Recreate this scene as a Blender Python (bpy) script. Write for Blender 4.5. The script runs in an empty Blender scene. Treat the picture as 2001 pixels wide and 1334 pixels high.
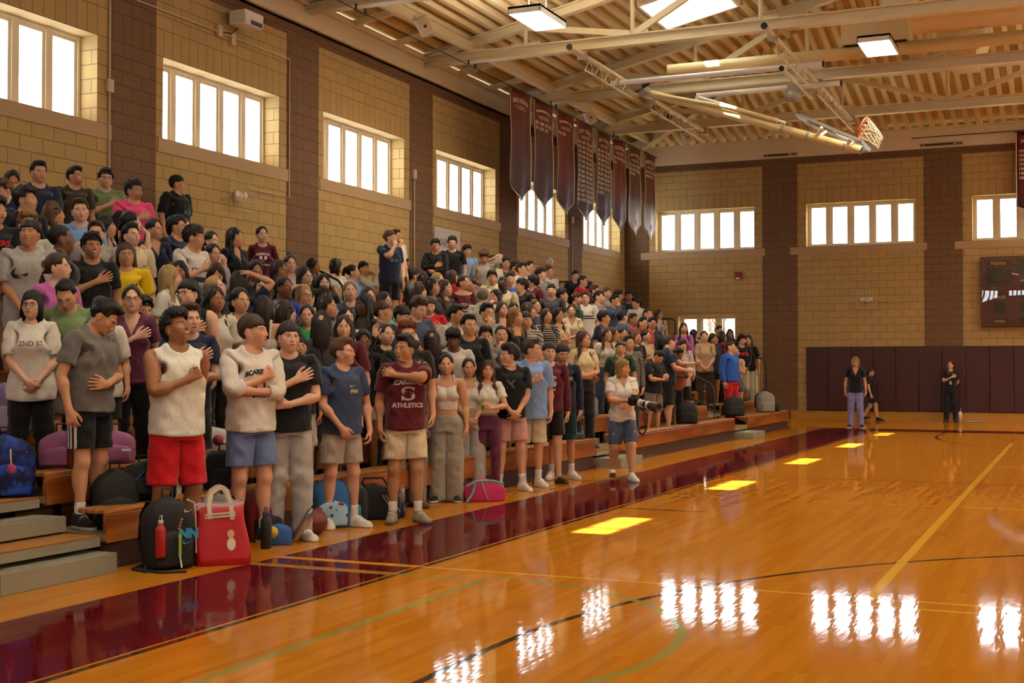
# Gymnasium with a crowd on the bleachers. Everything is built here; no files are read.
import bpy, bmesh, math, random, itertools
import numpy as np
from mathutils import Vector, Matrix
from mathutils.bvhtree import BVHTree
SC = bpy.context.scene
COL = SC.collection
rnd = random.Random(7)
# ---- camera solved from the photograph (2001 x 1334) -------------------------------------------
FPX, YAW, PITCH, EYE = 2518.3, .4162, .0202, 1.455
W, D, S, Y0 = 12.52, 36.70, 4.446, 14.258      # left wall at x=-W, back wall at y=D, bay length, first pier
_c, _s, _cp, _sp = math.cos(YAW), math.sin(YAW), math.cos(PITCH), math.sin(PITCH)
FW = np.array([-_s*_cp, _c*_cp, _sp]); RT = np.array([_c, _s, 0.]); UP = np.cross(RT, FW)
CAM = np.array([0., 0., EYE])
def ray(u, v): return FW + RT*(u-1000.5)/FPX + UP*(667-v)/FPX
def on(ax, val, u, v):
    d = ray(u, v); return CAM + d*((val-CAM[ax])/d[ax])
def pj(X):
    d = np.array(X, float)-CAM; z = d@FW
    return 1000.5+FPX*(d@RT)/z, 667-FPX*(d@UP)/z
# ---- objects -----------------------------------------------------------------------------------
def link(o, parent=None):
    COL.objects.link(o)
    if parent is not None: o.parent = parent
    return o
def tag(o, label=None, cat=None, group=None, kind=None):
    if label: o['label'] = label
    if cat: o['category'] = cat
    if group: o['group'] = group
    if kind: o['kind'] = kind
    return o
def empty(name, loc=(0, 0, 0), rz=0., label=None, cat=None, group=None):
    o = bpy.data.objects.new(name, None); o.empty_display_size = .1
    o.location = loc; o.rotation_euler = (0, 0, rz)
    return tag(link(o), label, cat, group)
def npmesh(name, V, Fc, mats=(), mi=None, smooth=True, attrs=None):
    """V (n,3), Fc (m,3|4) -> mesh data"""
    me = bpy.data.meshes.new(name)
    V = np.ascontiguousarray(V, np.float32); Fc = np.ascontiguousarray(Fc, np.int32)
    m, k = Fc.shape
    me.vertices.add(len(V)); me.vertices.foreach_set('co', V.ravel())
    me.loops.add(m*k); me.loops.foreach_set('vertex_index', Fc.ravel())
    me.polygons.add(m); me.polygons.foreach_set('loop_start', np.arange(0, m*k, k, dtype=np.int32))
    if mi is not None: me.polygons.foreach_set('material_index', np.ascontiguousarray(mi, np.int32))
    me.polygons.foreach_set('use_smooth', np.full(m, smooth))
    for a, val in (attrs or {}).items():
        at = me.attributes.new(a, 'FLOAT_VECTOR', 'POINT'); at.data.foreach_set('vector', np.ascontiguousarray(val, np.float32).ravel())
    for mt in mats: me.materials.append(mt)
    me.update(calc_edges=True)
    return me
class MB:
    """collects boxes, bars, prisms, tubes and lathes; build() links them as ONE mesh object"""
    def __init__(s): s.v = []; s.f = []; s.m = []; s.sm = []
    def raw(s, vs, fs, m=0, sm=False):
        b = len(s.v); s.v += [tuple(map(float, v)) for v in vs]
        s.f += [tuple(b+i for i in f) for f in fs]; s.m += [m]*len(fs); s.sm += [sm]*len(fs)
        return s
    def box(s, x0, x1, y0, y1, z0, z1, m=0):
        return s.raw([(x0,y0,z0),(x1,y0,z0),(x1,y1,z0),(x0,y1,z0),(x0,y0,z1),(x1,y0,z1),(x1,y1,z1),(x0,y1,z1)],
              [(3,2,1,0),(4,5,6,7),(0,1,5,4),(1,2,6,5),(2,3,7,6),(3,0,4,7)], m)
    def bar(s, a, b, w, h, m=0, up=(0,0,1)):
        """box along a->b, w across, h along up"""
        a, b = Vector(a), Vector(b); d = (b-a).normalized(); up = Vector(up)
        sd = d.cross(up)
        if sd.length < 1e-4: sd = d.cross(Vector((1,0,0)))
        sd.normalize(); u = sd.cross(d)
        vs = [p+sd*(i*w/2)+u*(j*h/2) for p in (a, b) for i, j in ((-1,-1),(1,-1),(1,1),(-1,1))]
        return s.raw(vs, [(0,1,2,3),(7,6,5,4),(1,0,4,5),(2,1,5,6),(3,2,6,7),(0,3,7,4)], m)
    def tube(s, pts, r, n=10, m=0, cap=True, closed=False):
        pts = [Vector(p) for p in pts]; N = len(pts); rs = r if isinstance(r, (list, tuple)) else [r]*N
        vs = []; pu = None
        for i, p in enumerate(pts):
            a = pts[(i-1) % N] if (i > 0 or closed) else p; b = pts[(i+1) % N] if (i < N-1 or closed) else p
            d = (b-a).normalized()
            if pu is None:
                pu = d.cross(Vector((0,0,1)))
                if pu.length < 1e-3: pu = d.cross(Vector((1,0,0)))
            u = (pu-d*pu.dot(d)).normalized(); pu = u; w = d.cross(u)
            vs += [p+(u*math.cos(t)+w*math.sin(t))*rs[i] for t in (2*math.pi*k/n for k in range(n))]
        fs = []
        for i in range(N if closed else N-1):
            for k in range(n):
                j = ((i+1) % N)*n; fs.append((i*n+k, i*n+(k+1) % n, j+(k+1) % n, j+k))
        s.raw(vs, fs, m, True)
        if cap and not closed:
            s.raw(vs[:n], [tuple(range(n))[::-1]], m); s.raw(vs[-n:], [tuple(range(n))], m)
        return s
    def lathe(s, prof, c=(0,0,0), n=20, m=0, ax='z'):
        """prof: [(r, h)], around the z axis through c"""
        vs = []
        for r, h in prof:
            for k in range(n):
                t = 2*math.pi*k/n; x, y = r*math.cos(t), r*math.sin(t)
                p = (x, y, h) if ax == 'z' else ((h, x, y) if ax == 'x' else (y, h, x))
                vs.append((p[0]+c[0], p[1]+c[1], p[2]+c[2]))
        fs = [(i*n+k, i*n+(k+1) % n, (i+1)*n+(k+1) % n, (i+1)*n+k) for i in range(len(prof)-1) for k in range(n)]
        return s.raw(vs, fs, m, True)
    def prism(s, poly, a, b, m=0, ax=1):
        """poly in the plane across axis ax (x,z for ax=1; y,z for 0; x,y for 2) from a to b"""
        n = len(poly)
        def P(p, t): return (t, p[0], p[1]) if ax == 0 else ((p[0], t, p[1]) if ax == 1 else (p[0], p[1], t))
        vs = [P(p, a) for p in poly]+[P(p, b) for p in poly]
        fs = [tuple(range(n))[::-1], tuple(range(n, 2*n))]+[(i, (i+1) % n, n+(i+1) % n, n+i) for i in range(n)]
        return s.raw(vs, fs, m)
    def build(s, name, mats, parent=None, bevel=0., seg=1, auto=None):
        me = bpy.data.meshes.new(name); me.from_pydata(s.v, [], s.f)
        mats = mats if isinstance(mats, (list, tuple)) else [mats]
        for mt in mats: me.materials.append(mt)
        me.polygons.foreach_set('material_index', s.m); me.polygons.foreach_set('use_smooth', s.sm)
        bm = bmesh.new(); bm.from_mesh(me)
        bmesh.ops.recalc_face_normals(bm, faces=bm.faces)
        if bevel:
            bmesh.ops.remove_doubles(bm, verts=bm.verts, dist=1e-5)
            bmesh.ops.bevel(bm, geom=[e for e in bm.edges if len(e.link_faces) == 2 and e.calc_face_angle(0) > .5], offset=bevel, segments=seg, profile=.5, affect='EDGES', clamp_overlap=True)
        bm.to_mesh(me); bm.free(); me.update()
        return link(bpy.data.objects.new(name, me), parent)
def struct(o): o['kind'] = 'structure'; return o
def copy_tree(o, parent=None):
    c = o.copy(); COL.objects.link(c)
    if parent is not None: c.parent = parent
    for ch in [x for x in bpy.data.objects if x.parent == o]: copy_tree(ch, c)
    return c
LAMP, SKYS, SUNE, EXPO = 85., 8., 60., 0.5
# ---- materials ---------------------------------------------------------------------------------
def lin(c):
    if isinstance(c, str): c = [int(c[i:i+2], 16)/255 for i in (0, 2, 4)]
    return tuple((x/12.92 if x <= .04045 else ((x+.055)/1.055)**2.4) for x in c)+(1,)
class NT:
    def __init__(s, name):
        s.m = bpy.data.materials.new(name); s.m.use_nodes = True; s.t = s.m.node_tree; s.n = s.t.nodes; s.n.clear()
        s.out = s.n.new('ShaderNodeOutputMaterial')
    def new(s, typ, ins=None, **kw):
        n = s.n.new('ShaderNode'+typ)
        for k, v in kw.items(): setattr(n, k, v)
        for k, v in (ins or {}).items(): s.put(n.inputs[k], v)
        return n
    def put(s, sock, v):
        if hasattr(v, 'is_output') or isinstance(v, bpy.types.NodeSocket): s.t.links.new(v, sock)
        else: sock.default_value = v
    def math(s, op, a, b=0., c=None, clamp=False):
        n = s.new('Math', operation=op, use_clamp=clamp); s.put(n.inputs[0], a); s.put(n.inputs[1], b)
        if c is not None: s.put(n.inputs[2], c)
        return n.outputs[0]
    def mix(s, f, a, b, blend='MIX'):
        n = s.new('Mix', data_type='RGBA', blend_type=blend, clamp_factor=True)
        s.put(n.inputs[0], f); s.put(n.inputs[6], a); s.put(n.inputs[7], b); return n.outputs[2]
    def noise(s, vec, scale, detail=3., rough=.5): 
        n = s.new('TexNoise', {'Scale': scale, 'Detail': detail, 'Roughness': rough})
        if vec is not None: s.put(n.inputs['Vector'], vec)
        return n
    def ramp(s, f, a, b): 
        n = s.new('MapRange', {'From Min': a, 'From Max': b}, clamp=True); s.put(n.inputs[0], f); return n.outputs[0]
    def scale(s, vec, x, y, z, loc=(0,0,0), rot=(0,0,0)):
        n = s.new('Mapping'); n.inputs['Scale'].default_value = (x, y, z); n.inputs['Location'].default_value = loc; n.inputs['Rotation'].default_value = rot
        s.put(n.inputs['Vector'], vec); return n.outputs[0]
    def coord(s, w='Object'): return s.new('TexCoord').outputs[w]
    def pos(s): return s.new('NewGeometry').outputs['Position']
    def xyz(s, v): 
        n = s.new('SeparateXYZ'); s.put(n.inputs[0], v); return n.outputs
    def bump(s, h, strength=.3, dist=.01, nrm=None):
        n = s.new('Bump', {'Strength': strength, 'Distance': dist}); s.put(n.inputs['Height'], h)
        if nrm is not None: s.put(n.inputs['Normal'], nrm)
        return n.outputs[0]
    def bsdf(s, col, rough=.5, metal=0., normal=None, spec=.5, **kw):
        n = s.new('BsdfPrincipled'); s.put(n.inputs['Base Color'], col); s.put(n.inputs['Roughness'], rough); s.put(n.inputs['Metallic'], metal)
        s.put(n.inputs['Specular IOR Level'], spec)
        if normal is not None: s.put(n.inputs['Normal'], normal)
        for k, v in kw.items(): s.put(n.inputs[k], v)
        s.t.links.new(n.outputs[0], s.out.inputs[0]); return n
_MC = {}
def cached(f):
    def g(*a, **k):
        key = (f.__name__, a, tuple(sorted(k.items())))
        if key not in _MC: _MC[key] = f(*a, **k)
        return _MC[key]
    return g
@cached
def paint(col, rough=.5, metal=0., spec=.5, name='painted_surface', bump=0.):
    t = NT(name); n = t.noise(t.coord(), 14.)
    c = t.mix(t.math('MULTIPLY', n.outputs[0], .22), lin(col), tuple(x*.7 for x in lin(col)[:3])+(1,))
    nm = t.bump(t.noise(t.coord(), 90.).outputs[0], bump, .003) if bump else None
    t.bsdf(c, rough, metal, nm, spec); return t.m
@cached
def fabric(col, col2=None, pat=None, rough=.85, name='cloth'):
    """woven cloth with faint mottling and fold bumps; pattern by rest-space attribute rp or object coords"""
    t = NT(name); at = t.new('Attribute', attribute_name='rp').outputs['Vector']
    n = t.noise(at, 55., 2.); c0 = lin(col)
    c = t.mix(t.math('MULTIPLY', n.outputs[0], .3), c0, tuple(x*.72 for x in c0[:3])+(1,))
    x, y, z = t.xyz(at)
    if pat == 'stripes':
        c = t.mix(t.math('GREATER_THAN', t.math('SINE', t.math('MULTIPLY', z, 160.)), .25), c, lin(col2))
    elif pat == 'chestband':
        a = t.math('LESS_THAN', t.math('ABSOLUTE', t.math('SUBTRACT', z, 1.27)), .014)
        b = t.math('LESS_THAN', t.math('ABSOLUTE', t.math('SUBTRACT', z, 1.225)), .014)
        xx = t.math('LESS_THAN', t.math('ABSOLUTE', x), .25)
        c = t.mix(t.math('MULTIPLY', t.math('MAXIMUM', a, b), xx), c, lin(col2))
    elif pat == 'flowers':
        v = t.new('TexVoronoi', {'Scale': 26.}); t.put(v.inputs['Vector'], at)
        c = t.mix(t.math('LESS_THAN', v.outputs['Distance'], .3), c, lin(col2))
    elif pat == 'heather':
        w = t.noise(t.scale(at, 1, 1, 6), 190., 2.); c = t.mix(t.ramp(w.outputs[0], .4, .62), c, lin(col2))
    elif pat == 'sides':       # three pale stripes down the outer leg / sleeve
        f = None
        for yy in (-.035, .0, .035):
            a = t.math('LESS_THAN', t.math('ABSOLUTE', t.math('SUBTRACT', y, yy-.01)), .0085)
            f = a if f is None else t.math('MAXIMUM', f, a)
        c = t.mix(t.math('MULTIPLY', f, t.math('GREATER_THAN', t.math('ABSOLUTE', x), .17)), c, lin(col2))
    fb = t.noise(t.scale(at, 1, 1, .55), 13., 3., .55)
    nm = t.bump(fb.outputs[0], .55, .03)
    nm = t.bump(t.noise(at, 420., 1.).outputs[0], .12, .002, nm)
    b = t.bsdf(c, rough, 0, nm, .25)
    b.inputs['Sheen Weight'].default_value = .15
    return t.m
@cached
def plain(col, rough=.6, metal=0., spec=.5, name='plain_material'):
    t = NT(name); t.bsdf(lin(col), rough, metal, None, spec); return t.m
# ---- room shell ----------------------------------------------------------------------------------
XR, YF, ZW = 18.9, -6.0, 7.43          # right wall, wall behind the camera, top of the block walls
def block_mat(name, col, var, dx, speck=0.):
    """masonry: 16 x 8 inch blocks; world x+y runs along either wall, a course of upright blocks as window lintel"""
    t = NT(name); p = t.pos(); x, y, z = t.xyz(p)
    g = t.new('NewGeometry').outputs['Normal']; nx, ny, nz_ = t.xyz(g)
    along = t.mix(t.math('GREATER_THAN', t.math('ABSOLUTE', nx), .5), x, y) if False else None
    a = t.new('Mix', data_type='FLOAT'); t.put(a.inputs[0], t.math('GREATER_THAN', t.math('ABSOLUTE', nx), .5)); t.put(a.inputs[2], t.math('ADD', x, W-.1)); t.put(a.inputs[3], t.math('ADD', y, dx)); al = a.outputs[0]
    def brick(bw, bh, off, av, zv):
        v = t.new('CombineXYZ'); t.put(v.inputs[0], av); t.put(v.inputs[1], zv)
        b = t.new('TexBrick', {'Scale': 1., 'Mortar Size': .0062, 'Mortar Smooth': .3, 'Bias': 0., 'Brick Width': bw, 'Row Height': bh}); b.offset = off; b.squash = 1.
        b.inputs['Color1'].default_value = (0, 0, 0, 1); b.inputs['Color2'].default_value = (1, 1, 1, 1); b.inputs['Mortar'].default_value = (.5, .5, .5, 1)
        t.put(b.inputs['Vector'], v.outputs[0]); return b
    b1 = brick(.4064, .2032, .5, al, z); b2 = brick(.2032, .4064, 0., al, t.math('SUBTRACT', z, 6.096-.4064*15))
    lint = t.math('MULTIPLY', t.math('GREATER_THAN', z, 6.096), t.math('LESS_THAN', z, 6.5024)); 
    f = t.new('Mix', data_type='FLOAT'); t.put(f.inputs[0], lint); t.put(f.inputs[2], b1.outputs['Fac']); t.put(f.inputs[3], b2.outputs['Fac']); fac = f.outputs[0]
    tone = t.xyz(t.mix(lint, b1.outputs['Color'], b2.outputs['Color']))[0]
    c0 = lin(col); n = t.noise(p, 5., 4.); fine = t.noise(p, 260., 2., .7)
    c = t.mix(t.math('MULTIPLY', tone, var), c0, tuple(v*.80 for v in c0[:3])+(1,))
    c = t.mix(t.math('MULTIPLY', n.outputs[0], .25), c, tuple(v*.7 for v in c0[:3])+(1,))
    c = t.mix(t.math('MULTIPLY', t.ramp(fine.outputs[0], .45, .75), .25+speck), c, tuple(v*.45 for v in c0[:3])+(1,))
    if speck: c = t.mix(t.math('MULTIPLY', t.ramp(t.noise(p, 95., 2.).outputs[0], .66, .72), .55), c, lin('a08a78'))
    c = t.mix(fac, c, tuple(v*.33 for v in c0[:3])+(1,))
    h = t.math('SUBTRACT', t.math('MULTIPLY', fine.outputs[0], .25), fac)
    t.bsdf(c, .8, 0, t.bump(h, .5, .006), .3); return t.m
M_TAN = block_mat('tan_block', 'bda068', .55, .0); M_BRN = block_mat('brown_split_block', '785b40', .5, .1, .35)
M_FRAME = paint('e6dcc0', .45); M_SILL = paint('b59a72', .7); M_CREAM = paint('d9c9a0', .5, name='cream_steel'); M_BLACK = plain('0b0b0c', .45); M_WHITE = paint('e9e6dd', .5)
def glass_mat():
    t = NT('window_glass'); a = t.new('BsdfTransparent'); a.inputs[0].default_value = (.97, .98, .98, 1); b = t.new('BsdfGlossy'); b.inputs['Roughness'].default_value = .02
    m = t.new('MixShader', {0: .06}); t.t.links.new(a.outputs[0], m.inputs[1]); t.t.links.new(b.outputs[0], m.inputs[2]); t.t.links.new(m.outputs[0], t.out.inputs[0]); return t.m
M_GLASS = glass_mat()
ZB, ZT, WW, WO, DEEP = 4.87, 6.09, 3.04, 1.17, .30
def wall_with_openings(name, axis, pos, out, a0, a1, holes, z1, mat):
    """wall slab with rectangular holes (u0, u1, z0, z1); axis 0 = the wall stands across x"""
    us = sorted({a0, a1, *[h[0] for h in holes], *[h[1] for h in holes]}); zs = sorted({0., z1, *[h[2] for h in holes], *[h[3] for h in holes]})
    m = MB(); vi = {}
    def cell(i, j): 
        if not (0 <= i < len(us)-1 and 0 <= j < len(zs)-1): return False
        u, z = (us[i]+us[i+1])/2, (zs[j]+zs[j+1])/2; return not any(h[0] < u < h[1] and h[2] < z < h[3] for h in holes)
    def P(d, u, z): return (d, u, z) if axis == 0 else (u, d, z)
    for i in range(len(us)-1):
        for j in range(len(zs)-1):
            if not cell(i, j): continue
            u0, u1, w0, w1 = us[i], us[i+1], zs[j], zs[j+1]
            for d in (pos, pos+out): m.raw([P(d, u0, w0), P(d, u1, w0), P(d, u1, w1), P(d, u0, w1)], [(0, 1, 2, 3)])
            for di, dj, q in ((-1, 0, [(u0, w0), (u0, w1)]), (1, 0, [(u1, w0), (u1, w1)]), (0, -1, [(u0, w0), (u1, w0)]), (0, 1, [(u0, w1), (u1, w1)])):
                if not cell(i+di, j+dj): m.raw([P(pos, *q[0]), P(pos, *q[1]), P(pos+out, *q[1]), P(pos+out, *q[0])], [(0, 1, 2, 3)])
    bm = MB(); bm = m; o = bm.build(name, mat); return struct(o)
wn = 0
def window(axis, pos, sg, u0, u1, z0, z1, n, wall, dirn):
    """n sashes in a deep reveal; pos is the inner wall face, sg the outward direction"""
    global wn; wn += 1
    d = pos+sg*DEEP; m = MB(); g = MB(); bar = .055
    def B(mb, a, b, za, zb, dn, df, mi=0):
        lo, hi = sorted((d+sg*dn, d+sg*df)); (mb.box(lo, hi, a, b, za, zb, mi) if axis == 0 else mb.box(a, b, lo, hi, za, zb, mi))
    o = empty('window_%d' % wn); o['kind'] = 'structure'
    cw = (u1-u0)/n
    fr_ = MB(); B(fr_, u0, u1, z0, z0+.045, 0, .1); B(fr_, u0, u1, z1-.045, z1, 0, .1)
    for i in range(n+1): 
        a = max(u0, u0+i*cw-.05); b = min(u1, u0+i*cw+.05); B(fr_, a, b, z0+.045, z1-.045, 0, .1)
    f = fr_.build('window_frame', M_FRAME, o)
    for i in range(n):
        a, b = u0+i*cw+.05, u0+(i+1)*cw-.05; s = MB(); za, zb = z0+.045, z1-.045
        B(s, a, a+.05, za, zb, .025, .085); B(s, b-.05, b, za, zb, .025, .085); B(s, a+.05, b-.05, za, za+.05, .025, .085); B(s, a+.05, b-.05, zb-.05, zb, .025, .085)
        so = s.build('sash', M_FRAME, o); gl = MB(); B(gl, a+.05, b-.05, za+.05, zb-.05, .05, .056); gl.build('pane', M_GLASS, so)
        if axis == 1: br = MB(); B(br, a+.05, b-.05, z0+.58, z0+.592, .056, .062); br.build('glazing_bar', M_FRAME, so)
    sl = MB(); pd = .02
    lo, hi = sorted((pos-sg*pd, pos+sg*.02)); ua, ub = u0-.12, u1+.28
    (sl.box(lo, hi, ua, ub, z0-.21, z0) if axis == 0 else sl.box(u0-.45 if sg > 0 else ua, u1+.3, lo, hi, z0-.21, z0)); sl.build('window_sill', M_SILL, o)
    return o
PIER = [Y0+S*k for k in range(-5, 6)]
lh = [(p+WO, p+WO+WW, ZB, ZT) for p in PIER if YF+.5 < p+WO and p+WO+WW < D-.2]
wall_with_openings('wall_left', 0, -W, -.45, YF, D, lh, ZW, M_TAN)
for h in lh: window(0, -W, -1, *h, 5, 'left', 0)
def brown(name, boxes):
    m = MB(); [m.box(*b) for b in boxes]; return struct(m.build(name, M_BRN))
brown('wall_left_pier_band', [(-W, -W+.012, p, p+1.0, 0, ZW-.2) for p in PIER if p+1 < D and p > YF]+[(-W, -W+.012, YF, D, ZW-.2, ZW)])
# back wall: window bays measured from the photograph
bx = lambda u, v: float(on(1, D, u, v)[0])
bp = [bx(1490, 450), bx(1806, 450)]; step = bp[1]-bp[0]
bw0 = bx(1575, 440)-bp[0]; bw1 = bx(1789, 440)-bp[0]
print('back bay', step, bp, bw0, bw1, on(1, D, 1600, 486), on(1, D, 1600, 402), on(1, D, 1325, 620), on(1, D, 1436, 614))
bpiers = [bp[0]+step*k for k in range(-1, 6)]
bh = [(p+bw0, p+bw1, ZB, ZT) for p in bpiers if p+bw1 < XR-.4]
bh[0] = (max(bh[0][0], -W+.55), bh[0][1], ZB, ZT)
lw = (bx(1325, 640), bx(1437, 640), 2.0, 2.62+.0)
lowz = float(on(1, D, 1380, 616)[2])
wall_with_openings('wall_back', 1, D, .45, -W-.45, XR+.45, bh+[(lw[0], lw[1], 1.55, lowz)], ZW, M_TAN)
for h in bh: window(1, D, 1, *h, 5, 'back', 0)
window(1, D, 1, lw[0], lw[1], 1.55, lowz, 3, 'back', 0)
brown('wall_back_pier_band', [(max(p, -W), p+bx(1558, 450)-bp[0], D-.012, D, 0, ZW-.2) for p in bpiers[1:] if p < XR]+[(-W, bx(1268, 450), D-.012, D, 0, ZW-.2), (-W, XR, D-.012, D, ZW-.2, ZW)])
# right wall and the wall behind the camera, with the same windows; the right-hand ones are unseen, added to light the crowd
rh = [h for h in lh if h[0] > 2]
wall_with_openings('wall_right', 0, XR, .45, YF, D, rh, ZW, M_TAN)
for h in rh: window(0, XR, 1, *h, 5, 'right', 0)

fh = [(x, x+WW, ZB, ZT) for x in (-10.5, -6, -1.5, 3, 7.5, 12)]
wall_with_openings('wall_front', 1, YF, -.45, -W-.45, XR+.45, fh, ZW, M_TAN)
for h in fh: window(1, YF, -1, *h, 5, 'front', 0)
# ---- floor ----------------------------------------------------------------------------------------
def floor_mat():
    t = NT('maple_floor'); p = t.pos(); x, y, z = t.xyz(p)
    v = t.new('CombineXYZ'); t.put(v.inputs[0], y); t.put(v.inputs[1], x)
    b = t.new('TexBrick', {'Scale': 1., 'Mortar Size': .0006, 'Mortar Smooth': .2, 'Brick Width': 1.1, 'Row Height': .057}); b.offset = .37
    b.inputs['Color1'].default_value = (0, 0, 0, 1); b.inputs['Color2'].default_value = (1, 1, 1, 1); b.inputs['Mortar'].default_value = (0, 0, 0, 1)
    t.put(b.inputs['Vector'], v.outputs[0]); tone = t.xyz(b.outputs['Color'])[0]
    g = t.noise(t.scale(p, 14, 1., 1), 5., 5., .6)
    c = t.mix(tone, lin('b87820'), lin('ac6a17')); c = t.mix(t.math('MULTIPLY', g.outputs[0], .4), c, lin('8a500e'))
    def seg(cx, hw): return t.math('LESS_THAN', t.math('ABSOLUTE', t.math('SUBTRACT', x, cx)), hw)
    def band(co, lo, hi): return t.math('MULTIPLY', t.math('GREATER_THAN', co, lo), t.math('LESS_THAN', co, hi))
    def AND(*a):
        r = a[0]
        for q in a[1:]: r = t.math('MULTIPLY', r, q)
        return r
    def ring(cx, cy, r, hw):
        dx = t.math('SUBTRACT', x, cx); dy = t.math('SUBTRACT', y, cy)
        return t.math('LESS_THAN', t.math('ABSOLUTE', t.math('SUBTRACT', t.math('SQRT', t.math('ADD', t.math('MULTIPLY', dx, dx), t.math('MULTIPLY', dy, dy))), r)), hw)
    def OR(*a):
        r = a[0]
        for q in a[1:]: r = t.math('MAXIMUM', r, q)
        return r
    mar = OR(AND(band(x, -5.66, -4.47), band(y, 4.5, 31.6)), AND(band(x, 10.9, 12.1), band(y, 4.5, 31.6)), AND(band(x, -4.5, 10.9), band(y, 30.45, 31.6)), AND(band(x, -5.66, 12.1), band(y, 3.3, 4.45)))
    mar = AND(mar, t.math('SUBTRACT', 1., OR(AND(band(y, 8.32, 8.36), band(x, -6, -4.4)), AND(band(y, 8.40, 8.43), band(x, -6, -4.4)), AND(band(y, 7.96, 7.99), band(x, -6, -4.4)), AND(band(y, 8.04, 8.07), band(x, -6, -4.4)))))
    c = t.mix(mar, c, t.mix(g.outputs[0], lin('561116'), lin('470c12')))
    K = lin('1c1c1a')
    blk = OR(AND(seg(-4.42, .026), band(y, 4.5, 30.4)), AND(seg(10.82, .026), band(y, 4.5, 30.4)), AND(band(y, 4.46, 4.51), band(x, -4.44, 10.85)), AND(band(y, 30.38, 30.43), band(x, -4.44, 10.85)),
        AND(band(y, 17.12, 17.17), band(x, -4.42, 10.8)), AND(band(y, 12.68, 12.73), band(x, -4.42, -3.48)), ring(3.2, 17.15, 1.83, .026),
        AND(ring(3.2, 5.95, 6.02, .026), t.math('GREATER_THAN', y, 5.95)), AND(seg(-2.82, .026), band(y, 4.5, 5.95)), AND(seg(9.22, .026), band(y, 4.5, 5.95)), AND(ring(3.2, 28.8, 6.02, .026), t.math('LESS_THAN', y, 28.8)), AND(seg(-2.82, .026), band(y, 28.8, 30.4)))
    c = t.mix(t.math('MULTIPLY', blk, .9), c, K)
    G = lin('7d7c3c'); grn = OR(AND(seg(-3.76, .03), band(y, -2, 8.05)), AND(ring(-3.75, 6.35, 1.8, .03), OR(t.math('GREATER_THAN', x, -3.75), t.math('LESS_THAN', y, -9))), AND(band(y, 7.98, 8.03), band(x, -5.9, -3.7)))
    c = t.mix(t.math('MULTIPLY', grn, .85), c, G)
    yel = OR(AND(seg(-1.24, .036), band(y, 8.1, 26.6)), AND(seg(7.78, .036), band(y, 8.1, 26.6)), AND(band(y, 8.36, 8.40), band(x, -5.7, 8.)), AND(band(y, 8.10, 8.14), band(x, -1.3, 8.)), AND(band(y, 14.2, 14.25), band(x, -1.2, 7.8)), AND(band(y, 20.2, 20.25), band(x, -1.2, 7.8)), AND(band(y, 26.55, 26.6), band(x, -1.2, 7.8)),
        AND(band(y, 14.2, 14.24), band(x, -4.4, -1.2), t.math('LESS_THAN', t.math('FRACT', t.math('MULTIPLY', x, 2.6)), .42)))
    c = t.mix(t.math('MULTIPLY', yel, .85), c, lin('c79a2e'))
    # finish: a thick clear coat, slightly wavy
    wv = t.noise(t.scale(p, 5.0, .8, 1), 2.2, 3., .55); sc = t.noise(t.scale(p, 1.0, 9., 1, (0, 0, 0), (0, 0, .5)), 9., 2.)
    h = t.math('ADD', t.math('MULTIPLY', wv.outputs[0], 1.), t.math('MULTIPLY', t.noise(t.scale(p, 17., 2.5, 1), 1., 2.).outputs[0], .10))
    nm = t.bump(h, .022, .04)
    rg = t.math('ADD', .03, t.math('MULTIPLY', sc.outputs[0], .035))
    bs = t.bsdf(c, .45, 0, nm, .1); bs.inputs['Coat Weight'].default_value = .6; t.put(bs.inputs['Coat Roughness'], rg); bs.inputs['Coat IOR'].default_value = 1.55; t.put(bs.inputs['Coat Normal'], nm); bs.inputs['Specular IOR Level'].default_value = .0
    return t.m
fl = MB(); fl.box(-W-.45, XR+.45, YF-.45, D+.45, -.2, 0); struct(fl.build('floor', floor_mat()))
# wooden base along the back wall
bb = MB(); bb.box(bx(1545, 700), XR, D-.03, D-.012, 0, .245); bb.box(bx(1545, 700), XR, D-.055, D-.012, 0, .08); struct(bb.build('baseboard_back', paint('c08a3a', .25, name='varnished_wood')))
# ---- roof: hipped steel deck on trusses -----------------------------------------------------------
PT = .212; Z0 = 7.95; XM = (XR-W)/2
def roof_z(x, y): return Z0+PT*min(x+W, XR-x, D-y+1e-9)
M_DECK = paint('cdb27a', .6, name='deck_pan'); M_RIB = paint('eadbb0', .5, name='deck_rib')
SKY = [26.05-S*k for k in range(5)]; SX0, SX1, SL = -8.25, -6.65, 1.0      # skylight wells: x range, half length in y
cm = MB()
def slab(poly, th=.06):
    vs = [(x, y, roof_z(x, y)+.13) for x, y in poly]+[(x, y, roof_z(x, y)+.13+th) for x, y in poly]; n = len(poly)
    cm.raw(vs, [tuple(range(n))[::-1], tuple(range(n, 2*n))]+[(i, (i+1) % n, n+(i+1) % n, n+i) for i in range(n)])
hip = lambda x: D-(x+W)
OV = 2.2
# left slope with holes for the skylights
slab([(-W, YF), (SX0, YF), (SX0, hip(SX0)), (-W, D)])
slab([(SX1, YF), (XM, YF), (XM, hip(XM)), (SX1, hip(SX1))])
ys = [YF]+[v for s in sorted(SKY) for v in (s-SL, s+SL)]
for a, b in zip(ys[::2], ys[1::2]): slab([(SX0, a), (SX1, a), (SX1, b), (SX0, b)])
slab([(SX0, SKY[0]+SL), (SX1, SKY[0]+SL), (SX1, hip(SX1)), (SX0, hip(SX0))])
slab([(XM, YF), (XR, YF), (XR, D), (XM, hip(XM))])
slab([(-W, D), (XM, hip(XM)), (XR, D)])
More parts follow.
